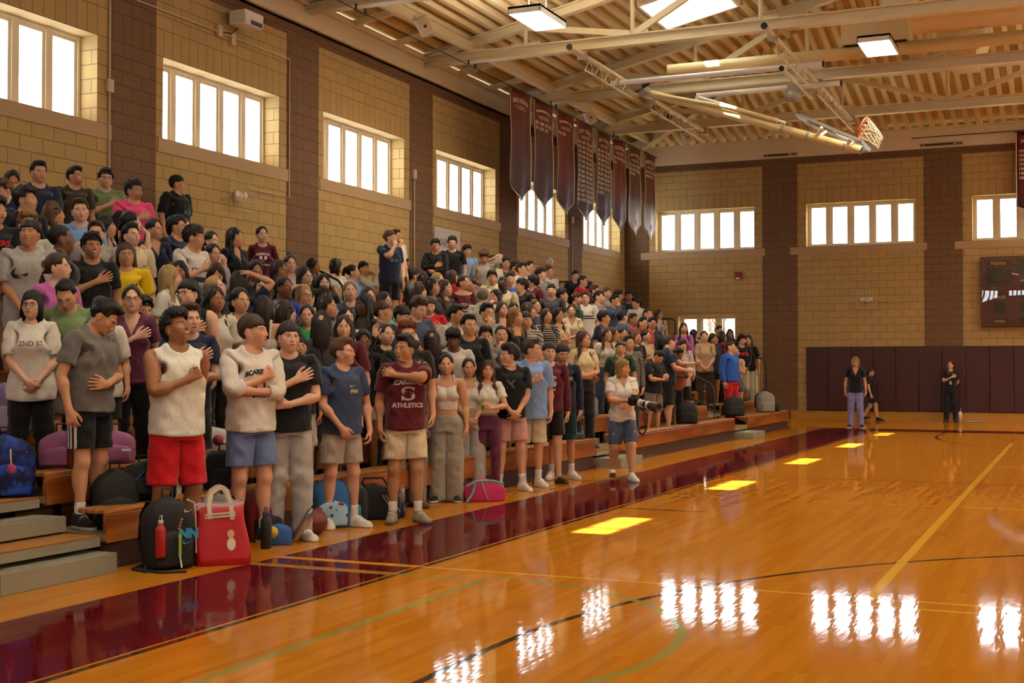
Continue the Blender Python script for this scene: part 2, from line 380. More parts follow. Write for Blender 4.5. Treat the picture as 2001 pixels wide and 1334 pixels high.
# unseen eaves added outside the walls to keep the sun off the windows
for q in ([(-W-OV, YF), (-W, YF), (-W, D), (-W-OV, D)], [(XR, YF), (XR+OV, YF), (XR+OV, D), (XR, D)]):
    vs = [(x, y, 8.02) for x, y in q]; cm.raw(vs+[(x, y, 8.1) for x, y in q], [(3, 2, 1, 0), (4, 5, 6, 7), (0, 1, 5, 4), (1, 2, 6, 5), (2, 3, 7, 6), (3, 0, 4, 7)])
cm.box(-W-OV, XR+OV, D, D+OV, 8.02, 8.1); cm.box(-W-OV, XR+OV, YF-OV, YF, 8.02, 8.1)
cm.box(-W-.45, XR+.45, YF-.45, YF, ZW, 11.6)
RS = .305
def rib(a, b):
    cm.bar((a[0], a[1], roof_z(*a)+.065), (b[0], b[1], roof_z(*b)+.065), .115, .13, 1); cm.bar((a[0], a[1], roof_z(*a)+.012), (b[0], b[1], roof_z(*b)+.012), .05, .028, 1)
i = 0; x = -W+.12
while x < XM:
    cuts = [YF, min(hip(x), D)]
    if SX0-.05 < x < SX1+.05: cuts = [YF]+[v for s in sorted(SKY) for v in (s-SL, s+SL)]+[hip(x)]
    for a, b in zip(cuts[::2], cuts[1::2]): rib((x, a), (x, b-.02))
    xr = XR-(x+W); rib((xr, YF), (xr, cuts[-1]-.02)); x += RS
x = -W+.3
while x < XR-.2:
    y1 = D-min(x+W, XR-x); rib((x, D-.02), (x, y1+.02)); x += RS
struct(cm.build('ceiling', [M_DECK, M_RIB]))
# beams round the top of the walls
M_ST = paint('e0d3b0', .45, name='painted_steel')
eb = MB(); eb.box(-W, -W+.10, YF, D, ZW, 7.95); eb.box(-W, -W+.17, YF, D, 7.80, 7.86); eb.box(-W, -W+.17, YF, D, ZW, ZW+.03); struct(eb.build('beam_left', M_ST))
eb = MB(); eb.box(-W, XR, D-.08, D, ZW, 7.99); eb.box(-W, XR, D-.14, D, 7.94, 8.0); struct(eb.build('beam_back', M_ST))
for k, (xa, xb) in enumerate(((-8.3, -7.32), (-4.0, -2.87), (.45, 1.5))):
    m = MB(); m.box(xa, xb, D-.13, D-.08, 7.46, 7.56); o = m.build('slot_vent', paint('b7a47c', .5)); tag(o, ['slot vent set in the back beam over the pier by the banners', 'slot vent in the back beam over the pier near the scoreboard', 'slot vent in the back beam past the scoreboard'][k], 'vent', 'slot vents in the back beam')
    g = MB(); g.box(xa+.12, xb-.25, D-.136, D-.129, 7.485, 7.535); [g.box(xb-q, xb-q+.06, D-.136, D-.129, 7.49, 7.53) for q in (.18, .1)]; g.box(xa+.02, xa+.09, D-.136, D-.129, 7.49, 7.53); g.build('slot', plain('2a2416'), o)
# trusses (one thing each: chords, posts, braces)
def Hbeam(m, a, b, w, h):
    """wide-flange beam along x at heights given by a, b (bottom centre)"""
    for o, (ww, hh) in ((.012, (w, .024)), (h-.012, (w, .024)), (h/2, (.014, h-.04))): m.bar((a[0], a[1], a[2]+o), (b[0], b[1], b[2]+o), ww, hh)
TRY = [Y0+.5+S*k for k in range(-4, 5)]
for n, yk in enumerate(TRY):
    t = empty('roof_truss', (0, yk, 7.68), 0, ['roof truss in the last bay, tied to the hip rafter by the back wall', 'roof truss above the last two banners', 'roof truss above the first banner', 'roof truss above the third window from the back', 'roof truss behind the nearest pier'][::1][len(TRY)-1-n] if len(TRY)-1-n < 5 else 'roof truss over the near end of the gym, out past the picture', 'roof truss', 'roof trusses')
    zc = Z0+PT*(D-yk); L = lambda x: (x, 0, min(Z0+PT*min(x+W, XR-x), zc)-7.68-.22)
    m = MB(); Hbeam(m, (-W, 0, 0), (XR, 0, 0), .2, .22); m.build('bottom_chord', M_ST, t)
    xt = min(XM, -W+(zc-Z0)/PT); m = MB(); Hbeam(m, L(-W), L(xt), .18, .2)
    if xt < XM: Hbeam(m, L(xt), L(XR-(xt+W)), .18, .2)
    Hbeam(m, L(XR-(xt+W)), L(XR), .18, .2)
    m.prism([(-W, .02), (-W+1.5, .1), (-W+1.5, .22), (-W, .3)], -.012, .012); m.build('top_chord', M_ST, t)
    px = [-10.15, -7.9, -5.4, -2.9, -.4, 2.0, 4.4, 6.8, 9.2, 11.6, 14.0, 16.4]
    for j, x in enumerate(px):
        q = MB(); q.tube([(x, 0, .2), (x, 0, L(x)[2]+.02)], .045, 10); q.box(x-.32, x+.32, -.012, .012, .2, .29); q.build('post', M_ST, t)
        if j+1 < len(px):
            x2 = px[j+1]; q = MB()
            if j % 2 == 0: q.bar((x+.03, 0, L(x)[2]+.03), (x2-.05, 0, .24), .07, .12)
            else: q.bar((x+.05, 0, .24), (x2-.03, 0, L(x2)[2]+.03), .07, .12)
            q.build('brace', M_ST, t)
for s, nm in ((1, 'far corner behind the last banner'), (-1, 'far corner beyond the scoreboard')):
    cx = -W if s > 0 else XR; k = D-TRY[-1]; m = MB(); a, b = Vector((cx+s*.15, D-.15, Z0-.30)), Vector((cx+s*k, D-k, Z0+PT*k-.30))
    for o, (w, h) in ((.28, (.2, .03)), (.0, (.2, .03)), (.14, (.015, .26))): m.bar(a+Vector((0, 0, o)), b+Vector((0, 0, o)), w, h)
    tag(m.build('hip_rafter', M_ST), 'diagonal steel rafter rising from the '+nm, 'rafter', 'hip rafters')
# struts between the wall beam and the first purlin
for k in range(-1, 5):
    for q, f in enumerate((.34, .70)):
        y = Y0+.5+S*k+S*f; m = MB(); m.bar((-W+.1, y, 7.86), (-W+1.05, y, 8.02), .12, .10)
        tag(m.build('strut', M_ST), 'short steel strut under the deck edge, one of two between neighbouring trusses', 'strut', 'struts under the deck edge')
pm = MB(); pm.bar((-W+1.15, YF, 7.99), (-W+1.15, D-1.2, 7.99), .12, .18); tag(pm.build('purlin', M_ST), 'long steel purlin running under the deck above the banner cable', 'purlin')
# skylights: well, frame, translucent panes with one clear strip
def opal():
    t = NT('opal_glazing'); a = t.new('BsdfTranslucent'); a.inputs[0].default_value = (.78, .80, .78, 1); b = t.new('BsdfDiffuse'); b.inputs[0].default_value = (.8, .8, .78, 1)
    m = t.new('MixShader', {0: .3}); t.t.links.new(a.outputs[0], m.inputs[1]); t.t.links.new(b.outputs[0], m.inputs[2]); t.t.links.new(m.outputs[0], t.out.inputs[0]); return t.m
M_OPAL = opal(); SUN = Vector((3.55, 2.98, -8.75))
for k, y in enumerate(SKY):
    sk = empty('skylight', ((SX0+SX1)/2, y, roof_z(-7.45, y)), 0, 'bright skylight well in the deck, beside the hanging lamp' if k == 0 else 'skylight well over the nearer bays, outside the picture', 'skylight', 'skylights')
    ox, oz = (SX0+SX1)/2, roof_z(-7.45, y); w = MB(); hz = .85
    def zr(x): return roof_z(x, y)-oz-.02
    for a, b in (((SX0, -SL), (SX1, -SL)), ((SX0, SL), (SX1, SL)), ((SX0, -SL), (SX0, SL)), ((SX1, -SL), (SX1, SL))):
        (xa, ya), (xb, yb) = a, b; xa, xb = xa-ox, xb-ox; e = .03
        if ya == yb: w.raw([(xa, ya-e, zr(xa+ox)), (xb, ya-e, zr(xb+ox)), (xb, ya-e, hz), (xa, ya-e, hz), (xa, ya+e, zr(xa+ox)), (xb, ya+e, zr(xb+ox)), (xb, ya+e, hz), (xa, ya+e, hz)], [(0, 1, 2, 3), (7, 6, 5, 4), (0, 4, 5, 1), (1, 5, 6, 2), (2, 6, 7, 3), (3, 7, 4, 0)])
        else: w.box(xa-e, xa+e, ya, yb, zr(xa+ox), hz)
    w.build('well', plain('f2eee2', .6, name='white_gypsum'), sk)
    # clear strip made up and placed so that the sun through it lands on the floor patch
    tgt = Vector((-3.97, 29.02-S*k, 0)); h = oz+hz; c = tgt-SUN*(h/-SUN.z)*1.0; c = Vector((tgt.x-SUN.x*h/-SUN.z, tgt.y-SUN.y*h/-SUN.z, h)); cx, cy = c.x-ox, c.y-y
    X0, X1, Yh = SX0-ox, SX1-ox, SL; a0, a1, b0, b1 = max(cx-.15, X0+.03), min(cx+.15, X1-.03), max(cy-.68, -Yh+.03), min(cy+.68, Yh-.03)
    if k == 0: print('skylight strip', cx, cy, X0, X1, Yh)
    p = MB(); p.box(X0, a0, -Yh, Yh, hz, hz+.02); p.box(a1, X1, -Yh, Yh, hz, hz+.02); p.box(a0, a1, -Yh, b0, hz, hz+.02); p.box(a0, a1, b1, Yh, hz, hz+.02); p.build('opal_pane', M_OPAL, sk)
    p = MB(); p.box(a0, a1, b0, b1, hz+.004, hz+.012); p.build('added_clear_pane', M_GLASS, sk)
    p = MB(); [p.box(a0-.01, a1+.01, q-.012, q+.012, hz-.02, hz+.03) for q in (b0+(b1-b0)*.36, b0+(b1-b0)*.70)]; p.box(X0, X1, -.0-.62, -.58, hz-.05, hz); p.build('glazing_bar', M_ST, sk)
# ceiling lights
def emit(col, st, name='lamp_light'):
    t = NT(name); e = t.new('Emission', {'Strength': st}); e.inputs[0].default_value = lin(col); t.t.links.new(e.outputs[0], t.out.inputs[0]); return t.m
M_LAMP = emit('fff0d6', LAMP)
LSPOT = [(-8.93, 21.35), (-3.6, 25.9), (-3.6, 17.0), (1.7, 21.4), (1.7, 30.3), (1.7, 34.6), (7., 25.9), (12.3, 21.4), (12.3, 30.3), (7., 17.), (1.7, 12.5), (12.3, 12.5), (-3.6, 8.), (7., 8.), (1.7, 3.5), (12.3, 3.5), (-3.6, -1.), (7., -1.), (7., 34.6), (12.3, 34.6), (7., 30.3), (16.5, 26.), (16.5, 34.6)]  # the row nearest the back wall is unseen, added to brighten that wall
M_ADDED_UP = emit('fff0d6', LAMP*.4)  # glow added on top of the housings to lift ceiling and walls
for k, (x, y) in enumerate(LSPOT):
    o = empty('ceiling_light', (x, y, 7.7), 0, ['lit louvred ceiling light hanging ahead of the skylight', 'lit louvred ceiling light hanging in front of the boxy heater'][k] if k < 2 else 'lit louvred ceiling light further along the roof, outside the picture', 'ceiling light', 'louvred ceiling lights')
    m = MB(); m.box(-.31, .31, -.63, .63, .09, .13); m.box(-.31, -.295, -.63, .63, 0, .13); m.box(.295, .31, -.63, .63, 0, .13); m.box(-.31, .31, -.63, -.615, 0, .13); m.box(-.31, .31, .615, .63, 0, .13); m.build('housing', M_WHITE, o)
    m = MB(); [m.box(-.295+.59*i/4-.004, -.295+.59*i/4+.004, -.615, .615, .0, .05) for i in range(1, 4)]; [m.box(-.295, .295, -.615+1.23*i/8-.004, -.615+1.23*i/8+.004, .0, .05) for i in range(1, 8)]; m.build('louvre_grille', M_WHITE, o)
    m = MB(); m.box(-.29, .29, -.61, .61, .055, .07); m.build('diffuser', M_LAMP, o)
    if k != 1: m = MB(); m.box(-.27, .27, -.59, .59, .131, .136); m.build('upper_diffuser', M_ADDED_UP, o)
    m = MB(); zr_ = roof_z(x, y)-7.7; [m.tube([(0, q, .13), (0, q, zr_)], .008, 6) for q in (-.4, .4)]; m.build('hanger', M_ST, o)
# spotlights / speakers on the left slope
def speaker(x, y, z, lab, tilt):
    o = empty('loudspeaker', (x, y, z), 0, lab, 'loudspeaker', 'small loudspeakers under the deck'); zt = roof_z(x, y)-z
    m = MB(); m.tube([(0, 0, zt), (0, 0, .10)], .015, 8); m.lathe([(0, .04), (.05, .04), (.06, .0), (.05, -.05), (0, -.05)], (0, 0, .06), 12); m.build('bracket', M_WHITE, o)
    m = MB(); m.box(-.13, .13, -.10, .10, -.17, .17); b = m.build('cabinet', M_WHITE, o, .012); b.location = (.28, .16, -.14); b.rotation_euler = (.35, -.5, .5)
    g = MB(); g.box(-.10, .10, -.107, -.10, -.14, .14, 0); g.lathe([(0, -.112), (.02, -.112), (.03, -.107)], (0, 0, -.0), 12, 1, 'y'); g.build('front_grille', [paint('cfc6b0', .6), plain('5a2a22')], b)
sp1, sp2 = on(2, 7.95, 795, 35), on(2, 7.95, 1128, 217)
speaker(*[float(v) for v in sp1], 'white loudspeaker slung under the deck near the wall camera end', .3)
speaker(*[float(v) for v in sp2], 'white loudspeaker slung under the deck behind the banners', .3)
sp3 = on(1, 35.0, 1322, 268); speaker(float(sp3[0]), 34.9, float(sp3[2])+.15, 'pale loudspeaker by the hip rafter above the last banner', .3)
# heater, round duct and box duct
hv = empty('unit_heater', (-3.82, 26.95, 8.08), 0, 'boxy cream heater with slotted underside hanging beyond the lit lamp', 'heater')
m = MB(); m.box(-.66, .68, -.1, .75, .0, .5); m.build('casing', M_CREAM, hv, .01)
m = MB(); [m.box(-.6, .62, -.06+q, .12+q, -.008, .0) for q in (.0, .28, .5)]; m.build('slot_grille', plain('4a3a22'), hv)
m = MB(); [m.box(q-.02, q+.02, -.1, .75, -.03, -.008) for q in (-.64, .02, .66)]; m.build('rail', M_WHITE, hv)
dt = MB(); dt.tube([(-8.2, 27.0, 7.93), (XR-1, 27.0, 7.93)], .13, 20); tag(dt.build('round_duct', paint('d6c290', .5)), 'long round cream duct running across above the white goal pipes', 'duct')
dt = MB(); dt.box(-2.95, XR-2, 25.3, 26.3, 8.0, 8.3); [dt.box(-2.95+q, -2.93+q, 25.29, 26.31, 7.99, 8.31) for q in np.arange(0, 12, .6)]; tag(dt.build('box_duct', paint('d9b878', .5)), 'wide ribbed box duct running across beyond the boxy heater', 'duct')
dt = MB(); dt.lathe([(0, -.42), (.50, -.42), (.52, -.38), (.52, .75), (0, .75)], (-2.35, 30.0, 8.75), 32, 0, 'y'); dt.box(-2.6, -2.05, 29.6, 30.7, 8.1, 8.4); b = dt.build('round_fan', paint('d9cba8', .5)); tag(b, 'large round fan housing above the far end of the court', 'fan')
g = MB(); g.box(-2.3, -2.18, 29.565, 29.58, 8.78, 8.95); g.build('nameplate', plain('5a4a30'), b)
# ---- side basket folded up under the roof ------------------------------------------------------------
bk = empty('basketball_goal', (-6.9, 26.75, 7.55), 0, 'folded-up basketball goal with orange rim, hung from pipes under the roof', 'basketball goal')
def loc(x, y, z): return (x+6.9, y-26.75, z-7.55)
M_PIPE = paint('d8cba4', .4, name='cream_pipe'); M_PIPEW = paint('e8e6e0', .3, name='white_pipe'); M_TAR = paint('d9c38a', .35, name='yellowed_pipe'); M_GALV = paint('a39d92', .4, .3)
for x in (-8.94, -5.18):
    m = MB(); m.tube([loc(x, 22.95, 7.60), loc(x, 32.75, 7.60)], .058, 14); m.build('mast', M_PIPE, bk)
    m = MB(); m.tube([loc(x, 22.93, 7.60), loc(x, 22.96, 7.60)], .062, 14); m.build('end_cap', M_BLACK, bk)
    for ya, yb in ((23.7, 26.6), (27.9, 32.4)):
        m = MB(); m.tube([loc(x+.05, ya, 7.30), loc(x+.05, yb, 7.30)], .02, 8); n = int((yb-ya)/.28)
        for i in range(n): m.tube([loc(x+.03, ya+i*.28, 7.57 if i % 2 else 7.30), loc(x+.03, ya+(i+1)*.28, 7.30 if i % 2 else 7.57)], .010, 6)
        m.build('lattice_brace', M_PIPE, bk)
    for y in (23.65, 28.1, 32.5): m = MB(); m.box(*[v for a, b in zip(loc(x-.09, y-.05, 7.5), loc(x+.09, y+.05, 7.70)) for v in (a, b)]); m.build('clamp', M_GALV, bk)
for y, z, xa, xb in ((25.88, 7.50, -9.15, -4.66), (27.6, 7.46, -7.75, -4.6)):
    m = MB(); m.tube([loc(xa, y, z), loc(xb, y, z)], .058, 14); m.build('cross_pipe', M_PIPEW, bk)
    m = MB(); [m.tube([loc(q-.015, y, z), loc(q+.015, y, z)], .062, 14) for q in (xa, xb)]; m.build('end_cap', M_BLACK, bk)
m = MB(); m.tube([loc(-5.43, 25.6, 7.42), loc(-5.43, 28.6, 7.42)], .05, 12); m.build('cross_pipe', M_PIPE, bk)
m = MB(); m.tube([loc(-5.43, 25.57, 7.42), loc(-5.43, 25.62, 7.42)], .055, 12); m.build('end_cap', M_BLACK, bk)
A, B = Vector((-8.64, 26.75, 7.45)), Vector((-4.06, 26.75, 5.87)); dv = (B-A).normalized(); nv = Vector((-dv.z, 0, dv.x)) if dv.x > 0 else Vector((dv.z, 0, -dv.x))
al = lambda t, n=0., y=0.: loc(*(A+dv*t+nv*n+Vector((0, y, 0))))
LAB = (B-A).length
m = MB(); m.tube([al(0), al(LAB)], .085, 20); m.build('main_arm', M_TAR, bk)
m = MB(); m.tube([al(LAB-.03), al(LAB+.02)], .075, 18); m.build('end_cap', M_BLACK, bk)
m = MB(); m.tube([al(.3, .0, -.10), al(2.0, .14, -.08), al(3.0, .13, -.05)], .045, 12); m.build('side_arm', M_TAR, bk)
m = MB(); m.tube([loc(-7.72, 27.58, 7.46), loc(-7.72, 27.58, 7.25)], .05, 12); m.tube([al(1.15, .20, .10), al(3.15, .14, .06)], .034, 12); m.build('fold_strut', M_PIPEW, bk)
for t in (3.15, 3.7, 4.5): m = MB(); m.tube([al(t-.03), al(t+.03)], .097, 18); m.build('clamp', M_GALV, bk)
m = MB(); m.lathe([(0, -.16), (.13, -.15), (.15, 0), (.13, .15), (0, .16)], loc(-5.6, 27.6, 7.28), 18, 0, 'x'); m.box(*[v for a, b in zip(loc(-5.72, 27.5, 7.36), loc(-5.48, 27.7, 7.52)) for v in (a, b)]); m.build('winch', M_GALV, bk)
m = MB(); m.tube([loc(-5.6, 27.6, 7.2), al(3.6, .1)], .006, 6); m.tube([loc(-8.3, 25.9, 7.45), loc(-8.7, 26.3, 7.40), loc(-8.64, 26.75, 7.45)], .05, 8); m.build('cable', M_BLACK, bk)
m = MB(); m.box(*[v for a, b in zip(loc(-8.74, 25.95, 7.38), loc(-8.50, 26.8, 7.50)) for v in (a, b)]); m.build('hinge_block', M_GALV, bk)
# backboard: tilted glass with a steel edge, fixed above the arm's end
ca = Vector((-4.62, 26.75, 6.28)); ex = (Vector((-3.95, 0, 5.97))-Vector((-5.26, 0, 6.62))).normalized(); en = Vector((-ex.z, 0, ex.x)); 
if en.z < 0: en = -en
bp_ = lambda u, y, n: loc(*(ca+ex*u+Vector((0, y, 0))+en*n))
HU, HY = .70, .60
def bbar(mb, p, q, w=.05): mb.bar(p, q, w, w, up=tuple(en))
m = MB()
for p, q in (((-HU, -HY), (HU, -HY)), ((-HU, HY), (HU, HY)), ((-HU, -HY), (-HU, HY)), ((HU, -HY), (HU, HY))): bbar(m, bp_(*p, 0), bp_(*q, 0), .06)
m.build('backboard_frame', M_GALV, bk)
m = MB(); vs = [bp_(u, y, n) for n in (-.006, .006) for u, y in ((-HU, -HY), (HU, -HY), (HU, HY), (-HU, HY))]; m.raw(vs, [(0, 1, 2, 3), (7, 6, 5, 4), (0, 4, 5, 1), (1, 5, 6, 2), (2, 6, 7, 3), (3, 7, 4, 0)]); m.build('backboard_glass', M_GLASS, bk)
m = MB(); bbar(m, bp_(.0, -.3, .012), bp_(.45, -.3, .012), .03); bbar(m, bp_(.0, .3, .012), bp_(.45, .3, .012), .03); bbar(m, bp_(.0, -.3, .012), bp_(.0, .3, .012), .03); bbar(m, bp_(.45, -.3, .012), bp_(.45, .3, .012), .03); m.build('target_square', plain('d8d4c8'), bk)
for u in (-.2, .45):
    for y in (-.25, .25): m = MB(); m.bar(bp_(u, y, -.02), al(3.9+(u+.2)*1.0, .05, y*.2), .05, .05); m.build('bracket', M_PIPEW, bk)
m = MB(); hc = bp_(.50, 0, .30); rim = [Vector(hc)+Vector(ex)*0+(Vector(en)*math.cos(a)+Vector((0, 1, 0))*math.sin(a))*.228 for a in [2*math.pi*i/24 for i in range(24)]]; m.tube(rim, .019, 8, closed=True); m.bar(bp_(.50, -.08, .02), bp_(.50, -.08, .1), .03, .03); m.bar(bp_(.50, .08, .02), bp_(.50, .08, .1), .03, .03); rimo = m.build('rim', plain('c8401c', .4), bk)
m = MB(); dn = Vector(ex)
for i in range(12):
    for sg in (1, -1):
        pts = []
        for j in range(7):
            f = j/6; a = 2*math.pi*(i/12)+sg*f*math.pi*.5; r = .226*(1-.48*f); pts.append(Vector(hc)+(Vector(en)*math.cos(a)+Vector((0, 1, 0))*math.sin(a))*r+dn*(.40*f)+Vector((0, 0, -.16*f*f)))
        m.tube(pts, .0042, 5, cap=False)
m.build('net', plain('e6dcb4', .8), rimo)
# ---- bleachers --------------------------------------------------------------------------------------
RUN, RISE, XF0, ZS0, NR = .57, .25, -6.45, .43, 11
bxf = lambda i: XF0-RUN*i
def stand_x(i): return bxf(i)+.14
def deck_z(i): return RISE*i
def wood(name, c1, c2, rough=.35, ax=1):
    t = NT(name); p = t.pos(); q = t.scale(p, *( (6, .5, 6) ))
    n = t.noise(q, 2.2, 2., .5); x, y, z = t.xyz(p)
    w = t.new('TexWave', {'Scale': 1.2, 'Distortion': 9., 'Detail': 3., 'Detail Scale': .6}, wave_type='RINGS', rings_direction='Y'); t.put(w.inputs['Vector'], t.scale(p, 4., .55, 5., (.3, .2, .1)))
    c = t.mix(w.outputs['Fac'], lin(c1), lin(c2)); c = t.mix(t.math('MULTIPLY', n.outputs[0], .4), c, tuple(v*.5 for v in lin(c2)[:3])+(1,))
    t.bsdf(c, rough, 0, None, .4); return t.m
M_PINE = wood('pine_board', 'b06a2c', '7d3f16'); M_SEAT = wood('seat_board', 'b9803f', '8f5a24'); M_TREAD = paint('8c7a5a', .5, name='worn_deck'); M_GREY = paint('8f8c78', .55, .2, name='grey_step_metal'); M_DARK = plain('17130f', .7); M_BRBD = paint('41261a', .5)
SECT = [(.2, 6.15, 'bleacher section nearest the camera, mostly outside the picture'), (7.34, 17.55, 'long bleacher section between the near steps and the middle steps'), (18.65, 25.75, 'bleacher section behind the photographer, between the middle and far steps'), (26.85, 31.0, 'short bleacher section at the far end, ending in black guard rails')]
for ya, yb, lab in SECT:
    o = empty('bleacher_section', (XF0, (ya+yb)/2, 0), 0, lab, 'bleachers', 'bleacher sections'); cy = (ya+yb)/2; ya_, yb_ = ya-cy, yb-cy
    for i in range(NR):
        x = bxf(i)-XF0; z = ZS0+RISE*i; s = MB(); s.box(x-.265, x, ya_, yb_, z-.035, z); s.build('seat', M_SEAT, o, .008)
        n = max(1, round((yb-ya)/2.6)); 
        for q in range(n):
            a, b = ya_+(yb-ya)*q/n, ya_+(yb-ya)*(q+1)/n; s = MB(); s.box(x-.03, x+.012, a+.004, b-.004, z-.245, z-.035); s.build('front_board', M_PINE, o, .005)
        if i: s = MB(); s.box(x-.03, x+.57, ya_, yb_, RISE*i-.05, RISE*i); s.build('footboard', M_TREAD, o)
    s = MB(); s.box(-.06, -.03, ya_, yb_, .0, .19); s.box(-.03, .02, ya_, yb_, .0, .035); s.build('kickboard', M_BRBD, o)
    s = MB()
    for y in np.arange(ya_+.15, yb_, 1.8):
        for i in range(1, NR): x = bxf(i)-XF0; s.box(x-.02, x+.02, y-.03, y+.03, 0, RISE*i-.05)
    s.build('understructure', M_DARK, o)
# aisle steps
for ya, yb, lab in ((6.2, 7.28, 'grey metal aisle steps beside the black and blue bags at the near end'), (17.6, 18.6, 'grey metal aisle steps behind the row of standing people, middle of the stand'), (25.8, 26.8, 'grey metal aisle steps near the far end of the stand')):
    o = empty('aisle_steps', (XF0, (ya+yb)/2, 0), 0, lab, 'steps', 'aisle steps'); h = (yb-ya)/2
    fx = .16 if ya < 10 else .38
    def stepb(x0, x1, z, mat_top=M_GREY, th=.115):
        s = MB(); s.box(x0, x1, -h, h, z-th, z); s.box(x1-.03, x1-.018, -h, h, z, z+.004, 1); s.box(x1-.10, x1-.088, -h, h, z, z+.004, 1); return s.build('step', [mat_top, M_BLACK], o, .004)
    stepb(-.12, fx, .14, M_GREY, .14)
    for i in range(1, NR):
        x = bxf(i)-XF0
        s = MB(); s.box(x-.03, x+.57, -h, h, RISE*i-.012, RISE*i); s.build('tread', M_SEAT, o); s = MB(); s.box(x+.545, x+.575, -h, h, RISE*i-.075, RISE*i-.012); s.build('nosing', M_GREY, o)
        if i < NR-1 or True: stepb(x-.05, x+.26, RISE*i+.125, M_GREY, .11)
# guard rails closing the far end
for q in range(5):
    i = 1+2*q; x1 = bxf(i)+.02; x0 = bxf(i+2)+.04 if i+2 < NR else -W+.12; zb = ZS0+RISE*i-.1; o = empty('guard_rail', ((x0+x1)/2, 31.1, zb), 0, 'black pipe guard rail closing the far end of the stand, %s up' % ['lowest', 'second', 'third', 'fourth', 'topmost'][q], 'guard rail', 'end guard rails'); c = (x0+x1)/2; hh = 1.1; m = MB()
    m.tube([(x1-c, 0, -.5), (x1-c, 0, hh-.12), (x1-c-.03, 0, hh-.04), (x1-c-.12, 0, hh), (x0-c, 0, hh)], .022, 10); m.tube([(x0-c, 0, hh), (x0-c, 0, -.2)], .018, 8); m.build('pipe_frame', M_BLACK, o)
    m = MB(); n = int((x1-x0)/.14); [m.tube([(x0-c+(x1-x0)*j/n, 0, .02), (x0-c+(x1-x0)*j/n, 0, hh-.0)], .006, 6) for j in range(1, n)]; [m.tube([(x0-c, 0, z), (x1-c, 0, z)], .006, 6) for z in (.05, .95)]; m.build('wire_infill', M_BLACK, o)
# aisle hand rails: bent black pipe hoops
def hoop(y, i, lab):
    x = bxf(i); o = empty('aisle_handrail', (x, y, RISE*i), 0, lab, 'handrail', 'aisle handrails'); m = MB(); z0 = .45
    pts = [(.0, 0, 0), (.0, 0, .72), (-.03, 0, .80), (-.10, 0, .88), (-.46, 0, 1.05), (-.54, 0, 1.08), (-.62, 0, 1.05), (-.66, 0, .98), (-.63, 0, .66), (-.58, 0, .60), (-.1, 0, .40), (0., 0, .36)]
    m.tube(pts, .021, 10); m.build('bent_pipe', M_BLACK, o); m = MB(); m.lathe([(0, 0), (.05, 0), (.05, .015), (.02, .03)], (0, 0, .0), 12); m.build('socket', M_GREY, o)
hoop(6.0, 2, 'black bent pipe handrail beside the near steps at the picture edge'); hoop(6.7, 6, 'black bent pipe handrail higher up the near steps')
hoop(18.1, 2, 'black bent pipe handrail low on the middle steps'); hoop(18.1, 5, 'black bent pipe handrail partway up the middle steps'); hoop(18.1, 8, 'black bent pipe handrail high on the middle steps')
hoop(26.3, 1, 'black bent pipe handrail low on the far steps beside the blue sweater'); hoop(26.3, 4, 'black bent pipe handrail halfway up the far steps'); hoop(26.3, 7, 'black bent pipe handrail high on the far steps')
